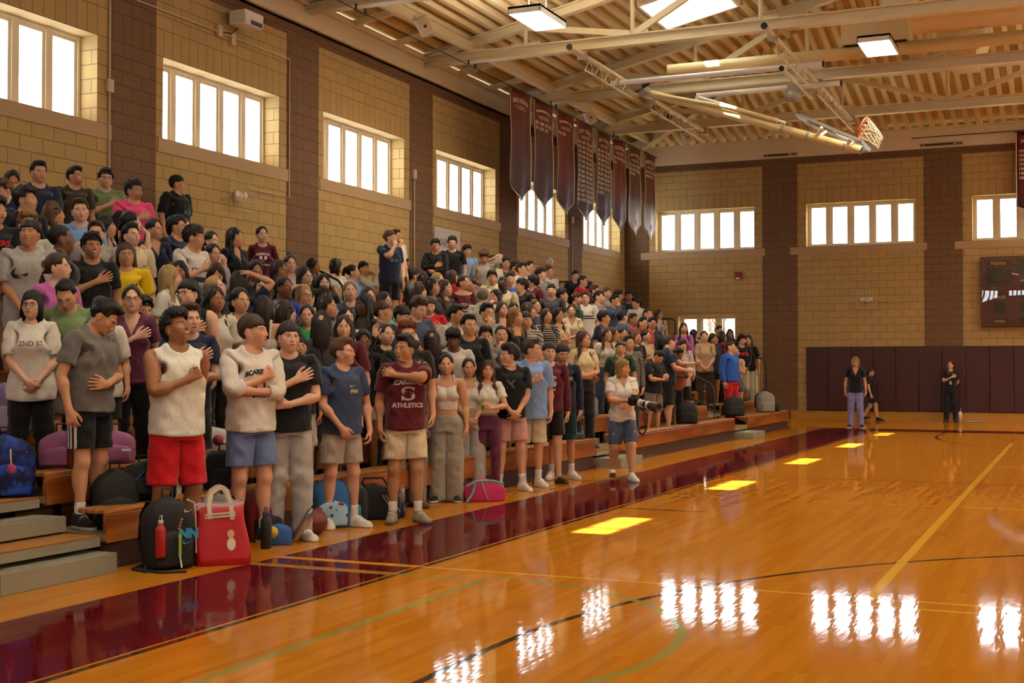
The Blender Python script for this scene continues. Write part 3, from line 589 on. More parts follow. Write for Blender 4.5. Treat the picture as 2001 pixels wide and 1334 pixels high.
# ---- figures: rest-pose surfaces grown from a distance field, then posed by a skeleton -------------
def smin(a, b, k): 
    h = np.clip(.5+.5*(b-a)/k, 0, 1); return b+(a-b)*h-k*h*(1-h)
class Field:
    def __init__(s, xs, ys, zs):
        s.xs, s.ys, s.zs = [np.asarray(a, np.float32) for a in (xs, ys, zs)]
        s.D = np.full((len(xs), len(ys), len(zs)), .5, np.float32)
    def blk(s, lo, hi):
        r = []
        for a, l, h in zip((s.xs, s.ys, s.zs), lo, hi):
            i, j = int(np.searchsorted(a, l)), int(np.searchsorted(a, h))
            r.append(slice(max(i-1, 0), min(j+1, len(a))))
        return tuple(r), np.meshgrid(s.xs[r[0]], s.ys[r[1]], s.zs[r[2]], indexing='ij', sparse=True)
    def put(s, fn, lo, hi, k, mode=0, pad=.07):
        sl, (X, Y, Z) = s.blk([v-pad for v in lo], [v+pad for v in hi])
        if min(t.stop-t.start for t in sl) <= 0: return
        d = fn(X, Y, Z); o = s.D[sl]
        s.D[sl] = smin(o, d, k) if mode == 0 else (-smin(-o, d, k))     # mode 1 subtracts
    def ell(s, c, r, k=.03, mode=0):
        r = [r]*3 if np.isscalar(r) else r
        def fn(X, Y, Z):
            x, y, z = X-c[0], Y-c[1], Z-c[2]
            k0 = np.sqrt((x/r[0])**2+(y/r[1])**2+(z/r[2])**2)+1e-6; k1 = np.sqrt((x/r[0]**2)**2+(y/r[1]**2)**2+(z/r[2]**2)**2)+1e-6
            return k0*(k0-1)/k1
        s.put(fn, [c[i]-r[i] for i in range(3)], [c[i]+r[i] for i in range(3)], k, mode)
    def rc(s, a, b, ra, rb, k=.03, sy=1., mode=0):
        a, b = np.array(a, float), np.array(b, float); d = b-a; L2 = d@d; R = max(ra, rb)*max(1, sy)
        def fn(X, Y, Z):
            x, y, z = X-a[0], Y-a[1], Z-a[2]
            t = np.clip((x*d[0]+y*d[1]+z*d[2])/L2, 0, 1)
            return np.sqrt((x-t*d[0])**2+((y-t*d[1])/sy)**2+(z-t*d[2])**2)-(ra+t*(rb-ra))
        s.put(fn, np.minimum(a, b)-R, np.maximum(a, b)+R, k, mode)
    def loft(s, prof, k=.04, e=2.4):
        """prof: (z, half width, half depth, centre y)"""
        P = np.array(prof, float)
        def fn(X, Y, Z):
            z = np.clip(Z, P[0, 0], P[-1, 0])
            a, b, c = [np.interp(z, P[:, 0], P[:, i]) for i in (1, 2, 3)]
            q = ((np.abs(X)/a)**e+(np.abs(Y-c)/b)**e)**(1/e)
            return np.maximum((q-1)*np.minimum(a, b), np.maximum(Z-P[-1, 0], P[0, 0]-Z)-.0)
        A, B = P[:, 1].max(), P[:, 2].max()+np.abs(P[:, 3]).max()
        s.put(fn, [-A, -B, P[0, 0]], [A, B, P[-1, 0]], k)
def nets(D, xs, ys, zs):
    """surface nets on a rectilinear grid -> verts, quads"""
    Sg = D < 0; nx, ny, nz = D.shape
    cnt = np.zeros((nx-1, ny-1, nz-1), np.int8)
    offs = list(itertools.product((0, 1), repeat=3))
    for o in offs: cnt += Sg[o[0]:nx-1+o[0], o[1]:ny-1+o[1], o[2]:nz-1+o[2]]
    I, J, K = np.nonzero((cnt > 0) & (cnt < 8))
    P = np.zeros((len(I), 3)); N = np.zeros(len(I)); G = (xs, ys, zs)
    for a in offs:
        for ax in range(3):
            if a[ax]: continue
            b = list(a); b[ax] = 1
            va = D[I+a[0], J+a[1], K+a[2]]; vb = D[I+b[0], J+b[1], K+b[2]]
            m = (va < 0) != (vb < 0); t = np.where(m, va/np.where(m, va-vb, 1), 0)
            pa = [xs[I+a[0]], ys[J+a[1]], zs[K+a[2]]]; pb = [xs[I+b[0]], ys[J+b[1]], zs[K+b[2]]]
            for c in range(3): P[:, c] += np.where(m, pa[c]+(pb[c]-pa[c])*t, 0)
            N += m
    P /= N[:, None]
    idx = np.full(cnt.shape, -1, np.int64); idx[I, J, K] = np.arange(len(I))
    Q = []
    for ax in range(3):
        u, v = [(1, 2), (2, 0), (0, 1)][ax]
        sa = [slice(None)]*3; sb = [slice(None)]*3; sa[ax] = slice(0, -1); sb[ax] = slice(1, None)
        A, B = Sg[tuple(sa)], Sg[tuple(sb)]
        c = np.argwhere(A != B); ok = (c[:, u] > 0) & (c[:, v] > 0) & (c[:, u] < D.shape[u]-1) & (c[:, v] < D.shape[v]-1); c = c[ok]
        fl = A[c[:, 0], c[:, 1], c[:, 2]]
        def at(du, dv):
            q = c.copy(); q[:, u] -= du; q[:, v] -= dv; return idx[q[:, 0], q[:, 1], q[:, 2]]
        q = np.stack([at(1, 1), at(0, 1), at(0, 0), at(1, 0)], 1)
        q[~fl] = q[~fl][:, ::-1]; Q.append(q)
    return P, np.concatenate(Q)
def mirror_nets(F):
    """the field covers x >= 0 (first sample at 0); mirror it and mesh it"""
    D = np.concatenate([F.D[:0:-1], F.D]); xs = np.concatenate([-F.xs[:0:-1], F.xs])
    return nets(D, xs, F.ys, F.zs)
def tris(Q): return np.concatenate([Q[:, [0, 1, 2]], Q[:, [0, 2, 3]]])
def clip(V, T, fv):
    """keep the part where fv > 0; cuts triangles along fv = 0"""
    V = list(map(tuple, V)); fv = np.where(np.abs(fv) < 1e-6, 1e-6, fv); ins = fv > 0
    n = ins[T].sum(1); keep = T[n == 3].tolist(); cut = {}
    def cp(i, j):
        key = (min(i, j), max(i, j))
        if key not in cut:
            a, b = key; t = fv[a]/(fv[a]-fv[b]); cut[key] = len(V)
            V.append(tuple(V[a][c]+(V[b][c]-V[a][c])*t for c in range(3)))
        return cut[key]
    for tri in T[(n == 1) | (n == 2)].tolist():
        for r in range(3):
            a, b, c = tri[r], tri[(r+1) % 3], tri[(r+2) % 3]
            if ins[a] and not ins[b] and not ins[c]: keep.append([a, cp(a, b), cp(a, c)]); break
            if ins[a] and ins[b] and not ins[c]: q, p = cp(b, c), cp(a, c); keep += [[a, b, q], [a, q, p]]; break
    V = np.array(V); T = np.array(keep); u, inv = np.unique(T, return_inverse=True)
    return V[u], inv.reshape(T.shape)
def vnormals(V, T):
    n = np.cross(V[T[:, 1]]-V[T[:, 0]], V[T[:, 2]]-V[T[:, 0]]); N = np.zeros_like(V)
    for i in range(3): np.add.at(N, T[:, i], n)
    return N/(np.linalg.norm(N, axis=1)[:, None]+1e-12)
def largest(V, T):
    """drop stray crumbs: keep the pieces with many triangles"""
    p = np.arange(len(V))
    while True:
        m = p.copy()
        for i in range(3): np.minimum.at(m, T[:, i], p[T].min(1))
        m = m[m]
        if (m == p).all(): break
        p = m
    lab, c = np.unique(p[T[:, 0]], return_counts=True); good = lab[c > .08*c.max()]
    T = T[np.isin(p[T[:, 0]], good)]; u, inv = np.unique(T, return_inverse=True)
    return V[u], inv.reshape(T.shape)
def rim(V, T, w=.006):
    """fold the open edges of a garment inwards so that the cloth has a thickness"""
    e = np.concatenate([T[:, [0, 1]], T[:, [1, 2]], T[:, [2, 0]]]); key = np.sort(e, 1)
    _, i, c = np.unique(key, axis=0, return_index=True, return_counts=True); b = e[i[c == 1]]
    if not len(b): return V, T
    N = vnormals(V, T); u, inv = np.unique(b, return_inverse=True); inv = inv.reshape(b.shape)
    V2 = np.concatenate([V, V[u]-N[u]*w]); o = len(V)
    q = np.stack([b[:, 1], b[:, 0], inv[:, 0]+o, inv[:, 1]+o], 1)
    return V2, np.concatenate([T, tris(q)])
def decimate(V, T, n):
    if len(T) <= n: return V, T
    me = npmesh('tmp', V, T); o = bpy.data.objects.new('tmp', me); COL.objects.link(o)
    md = o.modifiers.new('d', 'DECIMATE'); md.ratio = n/len(T)
    dg = bpy.context.evaluated_depsgraph_get(); ev = o.evaluated_get(dg); m2 = ev.to_mesh()
    V2 = np.empty(len(m2.vertices)*3, np.float32); m2.vertices.foreach_get('co', V2)
    m2.calc_loop_triangles(); T2 = np.empty(len(m2.loop_triangles)*3, np.int32); m2.loop_triangles.foreach_get('vertices', T2)
    ev.to_mesh_clear(); bpy.data.objects.remove(o); bpy.data.meshes.remove(me)
    return V2.reshape(-1, 3).astype(float), T2.reshape(-1, 3)
# rest skeleton (1.75 m tall, facing -y, own left side at +x, arms held 45 degrees down)
Rs2 = math.sqrt(.5)
AD = np.array([Rs2, 0, -Rs2]); AF = np.array([0, -1., 0]); AH = np.cross(AD, AF)      # arm direction, bend direction, hinge (= palm side)
LU, LF = .292, .262
class Sk: pass
def skel(sex):
    k = Sk(); f = sex == 'f'; k.f = f
    k.sh = np.array([.162 if f else .186, .015, 1.425 if not f else 1.42])
    k.el = k.sh+AD*LU; k.wr = k.el+AD*LF
    k.hip = np.array([.088, .005, .915]); k.kn = np.array([.098, -.005, .50]); k.an = np.array([.105, .022, .085])
    k.waist = np.array([0, .01, 1.06]); k.neck = np.array([0, .022, 1.475]); k.head = np.array([0, .018, 1.56])
    return k
SK = {s: skel(s) for s in 'mf'}
HD, HT, HN = AD, AF, AH                                                                  # hand: fingers, thumb side, palm
FING = [(-.031, .070, .0088), (-.0105, .079, .0091), (.0105, .074, .0088), (.0305, .059, .0078)]   # offset across the palm (along -thumb side), length, radius
def hand_pt(k, t, a, n=0.): return k.wr+HD*t-HT*a+HN*n
def frange(*seg):
    out = [seg[0][0]]
    for a, b, d in seg: out += list(np.linspace(a, b, max(2, int(round((b-a)/d))+1))[1:])
    return np.array(out)
def body_field(sex):
    k = SK[sex]; f = k.f
    F = Field(frange((0, .1, .0042), (.1, .40 if not f else .37, .011), (.40 if not f else .37, .74, .0042)), frange((-.19, -.125, .006), (-.125, .06, .004), (.06, .16, .007)),
              frange((-.01, .12, .007), (.12, .84, .016), (.84, 1.08, .0042), (1.08, 1.47, .011), (1.47, 1.775, .0038)))
    # torso
    if f:
        F.loft([(.84, .13, .085, .02), (.90, .166, .108, .02), (.97, .16, .108, .015), (1.06, .125, .092, .005), (1.12, .118, .09, .0), (1.25, .135, .102, .0), (1.36, .135, .095, .01), (1.42, .10, .07, .02), (1.47, .05, .045, .022)], .01)
        for z in (0,): F.ell((.072, -.082, 1.275), (.062, .055, .062), .03)
        F.ell((.07, .06, .90), (.085, .08, .09), .04)
        F.rc((0, .022, 1.425), (.145, .017, 1.412), .05, .045, .05)
        F.rc((0, .025, 1.50), (.09, .02, 1.435), .04, .026, .04)
        F.rc((0, .022, 1.42), (0, .006, 1.58), .05, .047, .025)
    else:
        F.loft([(.84, .12, .09, .015), (.90, .155, .108, .015), (.97, .157, .112, .01), (1.06, .145, .102, .0), (1.14, .143, .102, .0), (1.27, .162, .115, .005), (1.37, .16, .108, .012), (1.43, .11, .075, .02), (1.48, .055, .05, .022)], .01)
        F.ell((.078, -.07, 1.325), (.085, .05, .065), .04)
        F.ell((.07, .055, .90), (.08, .075, .09), .04)
        F.rc((0, .022, 1.43), (.165, .016, 1.418), .056, .052, .05)
        F.rc((0, .028, 1.515), (.11, .02, 1.438), .045, .03, .045)
        F.rc((0, .022, 1.43), (0, .004, 1.58), .059, .055, .025)
    a = .86 if f else 1.
    # arms
    F.rc(k.sh, k.el, .052*a, .04*a, .03); F.ell(k.sh+AD*.05+np.array([.008, 0, .006]), (.055*a, .055*a, .062*a), .03)
    F.ell(k.sh+AD*.15+np.array([0, -.008, 0]), (.046*a, .046*a, .07), .03)
    F.rc(k.el, k.wr, .039*a, .0265*a, .02); F.ell(k.el+AD*.075, (.043*a, .042*a, .055*a), .03)
    F.rc(k.wr, k.wr+HD*.03, .0255*a, .024, .015, 1.12)
    # hand
    h = .93 if f else 1.
    for i, (o, L, r) in enumerate(FING):
        L *= h; r *= .92 if f else 1; o *= h
        F.rc(hand_pt(k, .03, o*.62), hand_pt(k, .088*h, o), .0125, .0118, .012)
        p0, p1, p2, p3 = hand_pt(k, .088*h, o), hand_pt(k, .088*h+L*.45, o*1.12, .004), hand_pt(k, .088*h+L*.76, o*1.17, .011), hand_pt(k, .088*h+L*.97, o*1.18, .018)
        for q0, q1, ra, rb in ((p0, p1, r*1.08, r), (p1, p2, r, r*.93), (p2, p3, r*.93, r*.8)): F.rc(q0, q1, ra, rb, .0035)
    t0, t1, t2, t3 = hand_pt(k, .018, -.018, .006), hand_pt(k, .05*h, -.047, .013), hand_pt(k, .083*h, -.062, .018), hand_pt(k, .108*h, -.066, .021)
    F.rc(t0, t1, .0155, .0125, .01); F.rc(t1, t2, .0115, .0103, .004); F.rc(t2, t3, .0103, .008, .004)
    # legs
    th = 1.02 if f else .98
    F.rc((.086, .012, .90), k.kn, .088*th, .054, .03); F.ell((.092, -.01, .74), (.078*th, .082*th, .15), .04); F.ell((.096, -.028, .51), (.042, .04, .05), .03)
    F.rc(k.kn, k.an, .05, .033, .03); F.ell((.103, .03, .375), (.05, .052, .105), .04)
    F.rc((.105, .042, .045), (.113, -.075, .032), .036, .034, .03); F.rc((.113, -.08, .03), (.12, -.14, .022), .036, .026, .02, .8)
    # head
    F.ell((0, .02, 1.655), (.0765, .095, .094), .012)
    F.ell((0, -.03, 1.60), (.0615, .07, .083), .03)
    w = .9 if f else 1.
    F.rc((0, -.062, 1.543), (.050*w, -.005, 1.572), .023, .019, .03); F.ell((0, -.082, 1.531), (.019*w, .017, .016), .02)
    F.ell((.041, -.058, 1.605), (.026, .026, .026), .025)
    F.rc((.012, -.088, 1.652), (.046, -.071, 1.653), .0105 if not f else .0085, .009, .014)
    F.ell((.0315, -.104, 1.634), (.019, .017, .0125), .014, 1)
    F.ell((.0315, -.0775, 1.634), (.0145, .0135, .0115), .004)
    F.rc((0, -.095, 1.645), (0, -.113, 1.602), .0075, .0098*w, .012); F.ell((0, -.1115, 1.598), (.0108*w, .0105, .0092), .006)
    F.ell((.0125*w, -.1, 1.595), (.0075, .0095, .0075), .006); F.ell((.006, -.107, 1.5885), (.0035, .005, .003), .003, 1)
    F.ell((0, -.088, 1.5665), (.029, .016, .019), .018)
    F.ell((.006, -.101, 1.572), (.0165, .0085, .0055), .005); F.ell((0, -.1, 1.5605), (.0175, .0085, .0062), .005)
    F.ell((0, -.113, 1.5662), (.023, .0075, .0014), .003, 1)
    F.ell((.0785, .014, 1.614), (.0105, .019, .032), .008); F.ell((.0895, .009, 1.617), (.006, .011, .02), .006, 1); F.ell((.0775, .005, 1.588), (.008, .01, .011), .006)
    return F
def weights(V, k, gar=False):
    """bone weights by rest position: 0 pelvis 1 spine 2 chest 3 neck 4 head, then left 5.. / right 21..: 0 upper arm 1 forearm 2 wrist twist 3 hand 4..11 fingers (2 each) 12 thumb, 13 thigh 14 shin 15 foot"""
    n = len(V); Wt = np.zeros((n, 37)); x, y, z = V.T
    def ss(v, a, b): t = np.clip((v-a)/(b-a), 0, 1); return t*t*(3-2*t)
    side = np.where(x >= 0, 0, 1); ax = np.abs(x); P = np.stack([ax, y, z], 1)
    rel = P-k.sh; t = rel@AD; nrm = np.array([Rs2, 0, Rs2]); pr = rel@nrm
    arm = ss(t, -.03, .085)*ss(pr, -.135, -.055)*ss(ax, .08, .15)
    arm = np.maximum(arm, ss(t, .16, .24)*ss(pr, -.16, -.10)*(ax > .2))
    fo = ss(t, LU-.045, LU+.045); tw = ss(t, LU+.09, LU+.20); ha = ss(t, LU+LF-.025, LU+LF+.025)
    hs = t-LU-LF; lat = -(rel@HT); pn = rel@HN
    fw = np.zeros((n, 9))
    for i, (o, L, r) in enumerate(FING):
        h = .93 if k.f else 1.; oo = o*h*1.1
        near = np.abs(lat-oo) < .0112
        if i == 0: near = (lat-oo) < .0112
        if i == 3: near = (lat-oo) > -.0112
        near = near & ~((lat < -.036-(hs-.02)*.14) & (hs < .115))
        a = ss(hs, .078*h, .098*h)*near; b = ss(hs, .088*h+L*h*.36, .088*h+L*h*.56)*near
        fw[:, 2*i] = a*(1-b); fw[:, 2*i+1] = a*b
    th = ((lat < -.036-(hs-.02)*.14) & (hs < .13) & (hs > .0))
    fw[:, 8] = np.where(th, ss(hs, .025, .055), 0)*(1-fw[:, :8].sum(1))
    hand = ha*(1-fw.sum(1)); wa = [arm*(1-fo), arm*fo*(1-tw), arm*fo*tw*(1-ha), arm*hand]+[arm*ha*fw[:, i] for i in range(9)]
    body = 1-arm
    hz = .93+.0*z; leg = ss(-z, -(hz+.05), -(hz-.10))*body
    kneew = ss(-z, -.545, -.455); foot = ss(-z, -.115, -.065)
    sl = ss(x, -.03, .03) if not gar else ss(x, -.045, .045)
    rest = body-leg
    he = ss(z, 1.535, 1.60)+0*x; front = ss(-y, -.0, .06)
    he = np.maximum(he, ss(z, 1.505, 1.525)*front)
    ne = ss(z, 1.455, 1.525)*(1-he)*ss(-ax, -.14, -.07); ch = ss(z, 1.06, 1.24); sp = ss(z, .94, 1.06)
    he = he*ss(-ax, -.16, -.12); tor = 1-he-ne
    Wt[:, 4] = rest*he; Wt[:, 3] = rest*ne; Wt[:, 2] = rest*tor*ch; Wt[:, 1] = rest*tor*(1-ch)*sp; Wt[:, 0] = rest*tor*(1-ch)*(1-sp)
    for sd in (0, 1):
        m = side == sd; b = 5+16*sd
        for i in range(13): Wt[:, b+i] += wa[i]*m
        lw = leg*(sl if sd == 0 else 1-sl)
        Wt[:, b+13] += lw*(1-kneew); Wt[:, b+14] += lw*kneew*(1-foot); Wt[:, b+15] += lw*kneew*foot
    return Wt/Wt.sum(1, keepdims=True)
TPL = {}
def finish(key, V, T, k, lods, gar=False, wfun=None, rimw=0.):
    """store one template at several densities with its weights and normals"""
    out = []
    for n in lods:
        v, t = decimate(V, T, n)
        if rimw: v, t = rim(v, t, rimw)
        out.append((v, t, (wfun or weights)(v, k, gar) if wfun is None else wfun(v, k), vnormals(v, t)))
    TPL[key] = out
LODS = (16000, 5200, 2000)
def make_bodies():
    for s in 'mf':
        V, Q = mirror_nets(body_field(s)); V, T = largest(V, tris(Q)); finish(('body', s), V, T, SK[s], LODS)
def wrinkle(X, Y, Z, amp=.004):
    return amp*(np.sin(X*31+Z*17+1)*np.sin(Z*23-Y*19)+.6*np.sin(X*47-Z*41+Y*13)+.5*np.sin(Z*61+X*9)*np.sin(Y*37+2))
GX = lambda top=.62: np.arange(0, top, .0095)
def gfield(z0, z1, top=.62): return Field(GX(top), np.arange(-.27, .25, .0095), np.arange(z0, z1, .0095))
def add_wr(F, amp=.004):
    X, Y, Z = np.meshgrid(F.xs, F.ys, F.zs, indexing='ij', sparse=True); F.D += wrinkle(X, Y, Z, amp).astype(np.float32)
def arm_t(V, k):
    P = np.stack([np.abs(V[:, 0]), V[:, 1], V[:, 2]], 1); return (P-k.sh)@AD
def armcut(V, k, t0):
    P = np.stack([np.abs(V[:, 0]), V[:, 1], V[:, 2]], 1)-k.sh; return np.where(P@np.array([Rs2, 0, Rs2]) > -.115, t0-P@AD, .05)
def top_garment(s, style, hem, sleeve, neck, ease=0., fit=0., wr=.004):
    """tops: style tee/long/tank/cami; fit 0 loose .. 1 close"""
    k = SK[s]; F = gfield(hem-.05, 1.56, .64 if sleeve > .3 else .50)
    if s == 'm':
        w = [(hem-.06, .182, .132, .008), (.97, .178, .130, .006), (1.10, .172, .125, .0), (1.27, .182, .134, .0), (1.37, .172, .122, .010), (1.43, .115, .084, .02), (1.50, .065, .06, .022)]
    else:
        w = [(hem-.06, .178, .128, .012), (.93, .18, .126, .016), (1.06, .152, .114, .004), (1.14, .146, .112, -.002), (1.26, .152, .134, -.014), (1.36, .146, .108, .006), (1.42, .105, .079, .02), (1.49, .058, .055, .022)]
        if fit: w = [(hem-.06, .168, .113, .018), (.90, .171, .113, .019), (.97, .165, .113, .014), (1.06, .13, .098, .004), (1.12, .123, .096, .0), (1.25, .14, .11, -.0), (1.36, .14, .1, .01), (1.42, .102, .075, .02), (1.49, .056, .052, .022)]
    w = [(z, a+ease, b+ease, c) for z, a, b, c in w if z > hem-.05 or z == w[0][0] or True]; w.sort()
    F.loft(w, .01, 2.3)
    if s == 'f': F.ell((.072, -.084, 1.275), (.068+ease, .058+ease, .067), .035)
    else: F.ell((.078, -.078, 1.32), (.09, .052+ease, .075), .05)
    F.rc((0, .022, 1.428), tuple(k.sh+np.array([-.02, 0, -.004])), .057, .050 if s == 'm' else .045, .03)
    F.rc((0, .026, 1.50), (.1, .02, 1.44), .053, .04, .04)
    if sleeve:
        dr = np.array([.0, 0, -.010]); r0 = (.060 if s == 'm' else .051)+ease*.45
        if sleeve < .3:
            F.rc(k.sh, k.sh+AD*(sleeve+.05)+dr, r0, (.066 if s == 'm' else .056)+ease*.6, .018)
        else:
            r1 = .047+ease*.5 if s == 'm' else .040+ease*.5
            F.rc(k.sh, k.el+dr, r0, r1+.006, .02); F.rc(k.el+dr, k.wr+AD*.06, r1+.006, .036+ease*.4, .03)
    add_wr(F, wr)
    V, Q = mirror_nets(F); T = tris(Q)
    V, T = clip(V, T, V[:, 2]-hem+.012*np.cos(V[:, 0]*9)-.012)
    if sleeve: V, T = clip(V, T, armcut(V, k, sleeve))
    x, y, z = V.T; ax = np.abs(x)
    if neck == 'crew': g = np.sqrt(x**2+((y+.012)*1.0)**2+((z-1.512)*1.0)**2)-.087
    elif neck == 'hood': g = np.sqrt(x**2+((y+.03)*1.1)**2+(z-1.53)**2)-.083
    elif neck == 'v': g = np.minimum(np.sqrt(x**2+(y+.012)**2+(z-1.512)**2)-.09, np.where(y < 0, (ax-(z-1.285)*.43)*.9, 1))
    elif neck == 'scoop': g = np.sqrt((x*.95)**2+((y+.035)*.9)**2+((z-1.50)*.85)**2)-.128
    elif neck == 'off': g = np.sqrt((x*.62)**2+((y+.01)*.8)**2+((z-1.50)*1.05)**2)-.112
    elif neck == 'tank': g = np.sqrt(x**2+((y+.025)*.95)**2+((z-1.50)*.9)**2)-.104
    elif neck == 'cami':
        top = 1.345+.25*np.abs(ax-.0)*(y < 0)-np.where(y > 0.02, .05, 0)
        g = np.where(z > top, .0075-np.abs(ax-.088), .05); g = np.where(np.abs(z-top) < .01, np.maximum(g, (top-z)), g)
    V, T = clip(V, T, g)
    if not sleeve:
        t = arm_t(V, k); ax = np.abs(V[:, 0])
        if neck == 'cami': h = np.minimum(.012+k.sh[0]-.022-ax+np.where(V[:, 2] > 1.33, 0, .0)*0, 1) if False else np.where(V[:, 2] > 1.30, k.sh[0]-.038-ax+.0, armcut(V, k, .06))
        elif style == 'muscle': h = np.minimum(k.sh[0]-.012-ax+np.maximum(0, 1.17-V[:, 2])*3, armcut(V, k, .07))
        else: h = np.minimum(k.sh[0]+.012-ax+np.maximum(0, 1.28-V[:, 2])*3, armcut(V, k, .075))
        V, T = clip(V, T, h)
    return largest(V, T)
def bottom_garment(s, style, hem, r_top, r_hem, waist=1.03, ease=.0, wr=.004):
    k = SK[s]; F = gfield(max(hem-.05, 0), waist+.05, .3)
    a = .165 if s == 'm' else .170
    F.loft([(.84, a-.02+ease, .115+ease, .015), (.90, a+.006+ease, .122+ease, .018), (.97, a+ease, .122+ease, .012), (1.05, (.155 if s == 'm' else .14)+ease, .112+ease, .006), (1.12, .15, .105, 0)], .02, 2.3)
    F.ell((.07, .06, .90), (.085+ease, .08+ease, .09), .04)
    tight = style in ('leggings',); F.ell((.093, -.008, .74), (.088, .092, .17), .04)
    if hem > .3:
        F.rc((.09, .012, .90), (.104, .0, hem-.06), r_top, r_hem, .02)
    else:
        rk = r_top*.42+r_hem*.58 if not tight else .058
        F.rc((.088, .012, .90), k.kn, r_top, rk, .025); F.rc(k.kn, (.107, .022, .03), rk, r_hem, .03)
        F.ell((.103, .03, .375), (.055, .059, .115), .04); F.ell((.097, -.02, .51), (.052, .056, .08), .04)
    add_wr(F, wr)
    V, Q = mirror_nets(F); T = tris(Q)
    V, T = clip(V, T, waist-V[:, 2]); 
    V, T = clip(V, T, V[:, 2]-hem-(.0 if hem < .3 else .02*np.clip(np.abs(V[:, 0])-.1, -.1, .06)*8*.1))
    return largest(V, T)
TOPS = {  # name: (sex args) style, hem, sleeve, neck, ease, fit
    'tee': ('tee', .87, .20, 'crew', .008, 0), 'bigtee': ('tee', .80, .24, 'crew', .022, 0), 'vee': ('tee', .87, .17, 'v', .004, 0), 'long': ('long', .89, .545, 'crew', .006, 0), 'sleeves_up': ('long', .86, .40, 'crew', .012, 0),
    'hoodie': ('long', .86, .55, 'hood', .022, 0), 'tank': ('tank', .87, 0, 'tank', .004, 0), 'muscle': ('muscle', .87, 0, 'crew', .012, 0), 'cami': ('cami', 1.10, 0, 'cami', .0, 1),
    'fit': ('tee', .95, .15, 'scoop', .0, 1), 'croptee': ('tee', 1.06, .17, 'crew', .004, 0), 'offshoulder': ('tee', .90, .22, 'off', .016, 0), 'tanktop': ('tank', .97, 0, 'scoop', .0, 1)}
BOTS = {'shorts': ('shorts', .60, .098, .095), 'longshorts': ('shorts', .52, .100, .093), 'shortshorts': ('shorts', .72, .099, .102), 'pants': ('pants', .035, .095, .066), 'sweats': ('pants', .04, .102, .078),
        'bermuda': ('shorts', .55, .094, .078), 'wide': ('pants', .015, .106, .104), 'leggings': ('leggings', .09, .091, .042), 'joggers': ('pants', .085, .100, .052)}
def top_tpl(name, s):
    key = (name, s)
    if key not in TPL:
        st, hem, sl, nk, ea, fit = TOPS[name]
        if s == 'f' and sl > .3: sl -= .0
        V, T = top_garment(s, st, hem, sl, nk, ea, fit, .0025 if fit else .0042)
        finish(key, V, T, SK[s], (9000, 2600, 1000), True, rimw=.006)
    return TPL[key]
def bot_tpl(name, s):
    key = (name, s)
    if key not in TPL:
        st, hem, rt, rh = BOTS[name]
        V, T = bottom_garment(s, st, hem, rt, rh, 1.03, .0 if st == 'leggings' else .006, .0015 if st == 'leggings' else .0042)
        finish(key, V, T, SK[s], (6000, 2200, 900), True, rimw=.006)
    return TPL[key]
def sock_tpl(s, h=.21):
    key = ('sock', s, h)
    if key not in TPL:
        V, T, Wt, N = TPL[('body', s)][0]; V2, T2 = clip(V+N*.004, T, np.minimum(h-V[:, 2], V[:, 2]-.05)); finish(key, V2, T2, SK[s], (2200, 700, 300), rimw=.003)
    return TPL[key]
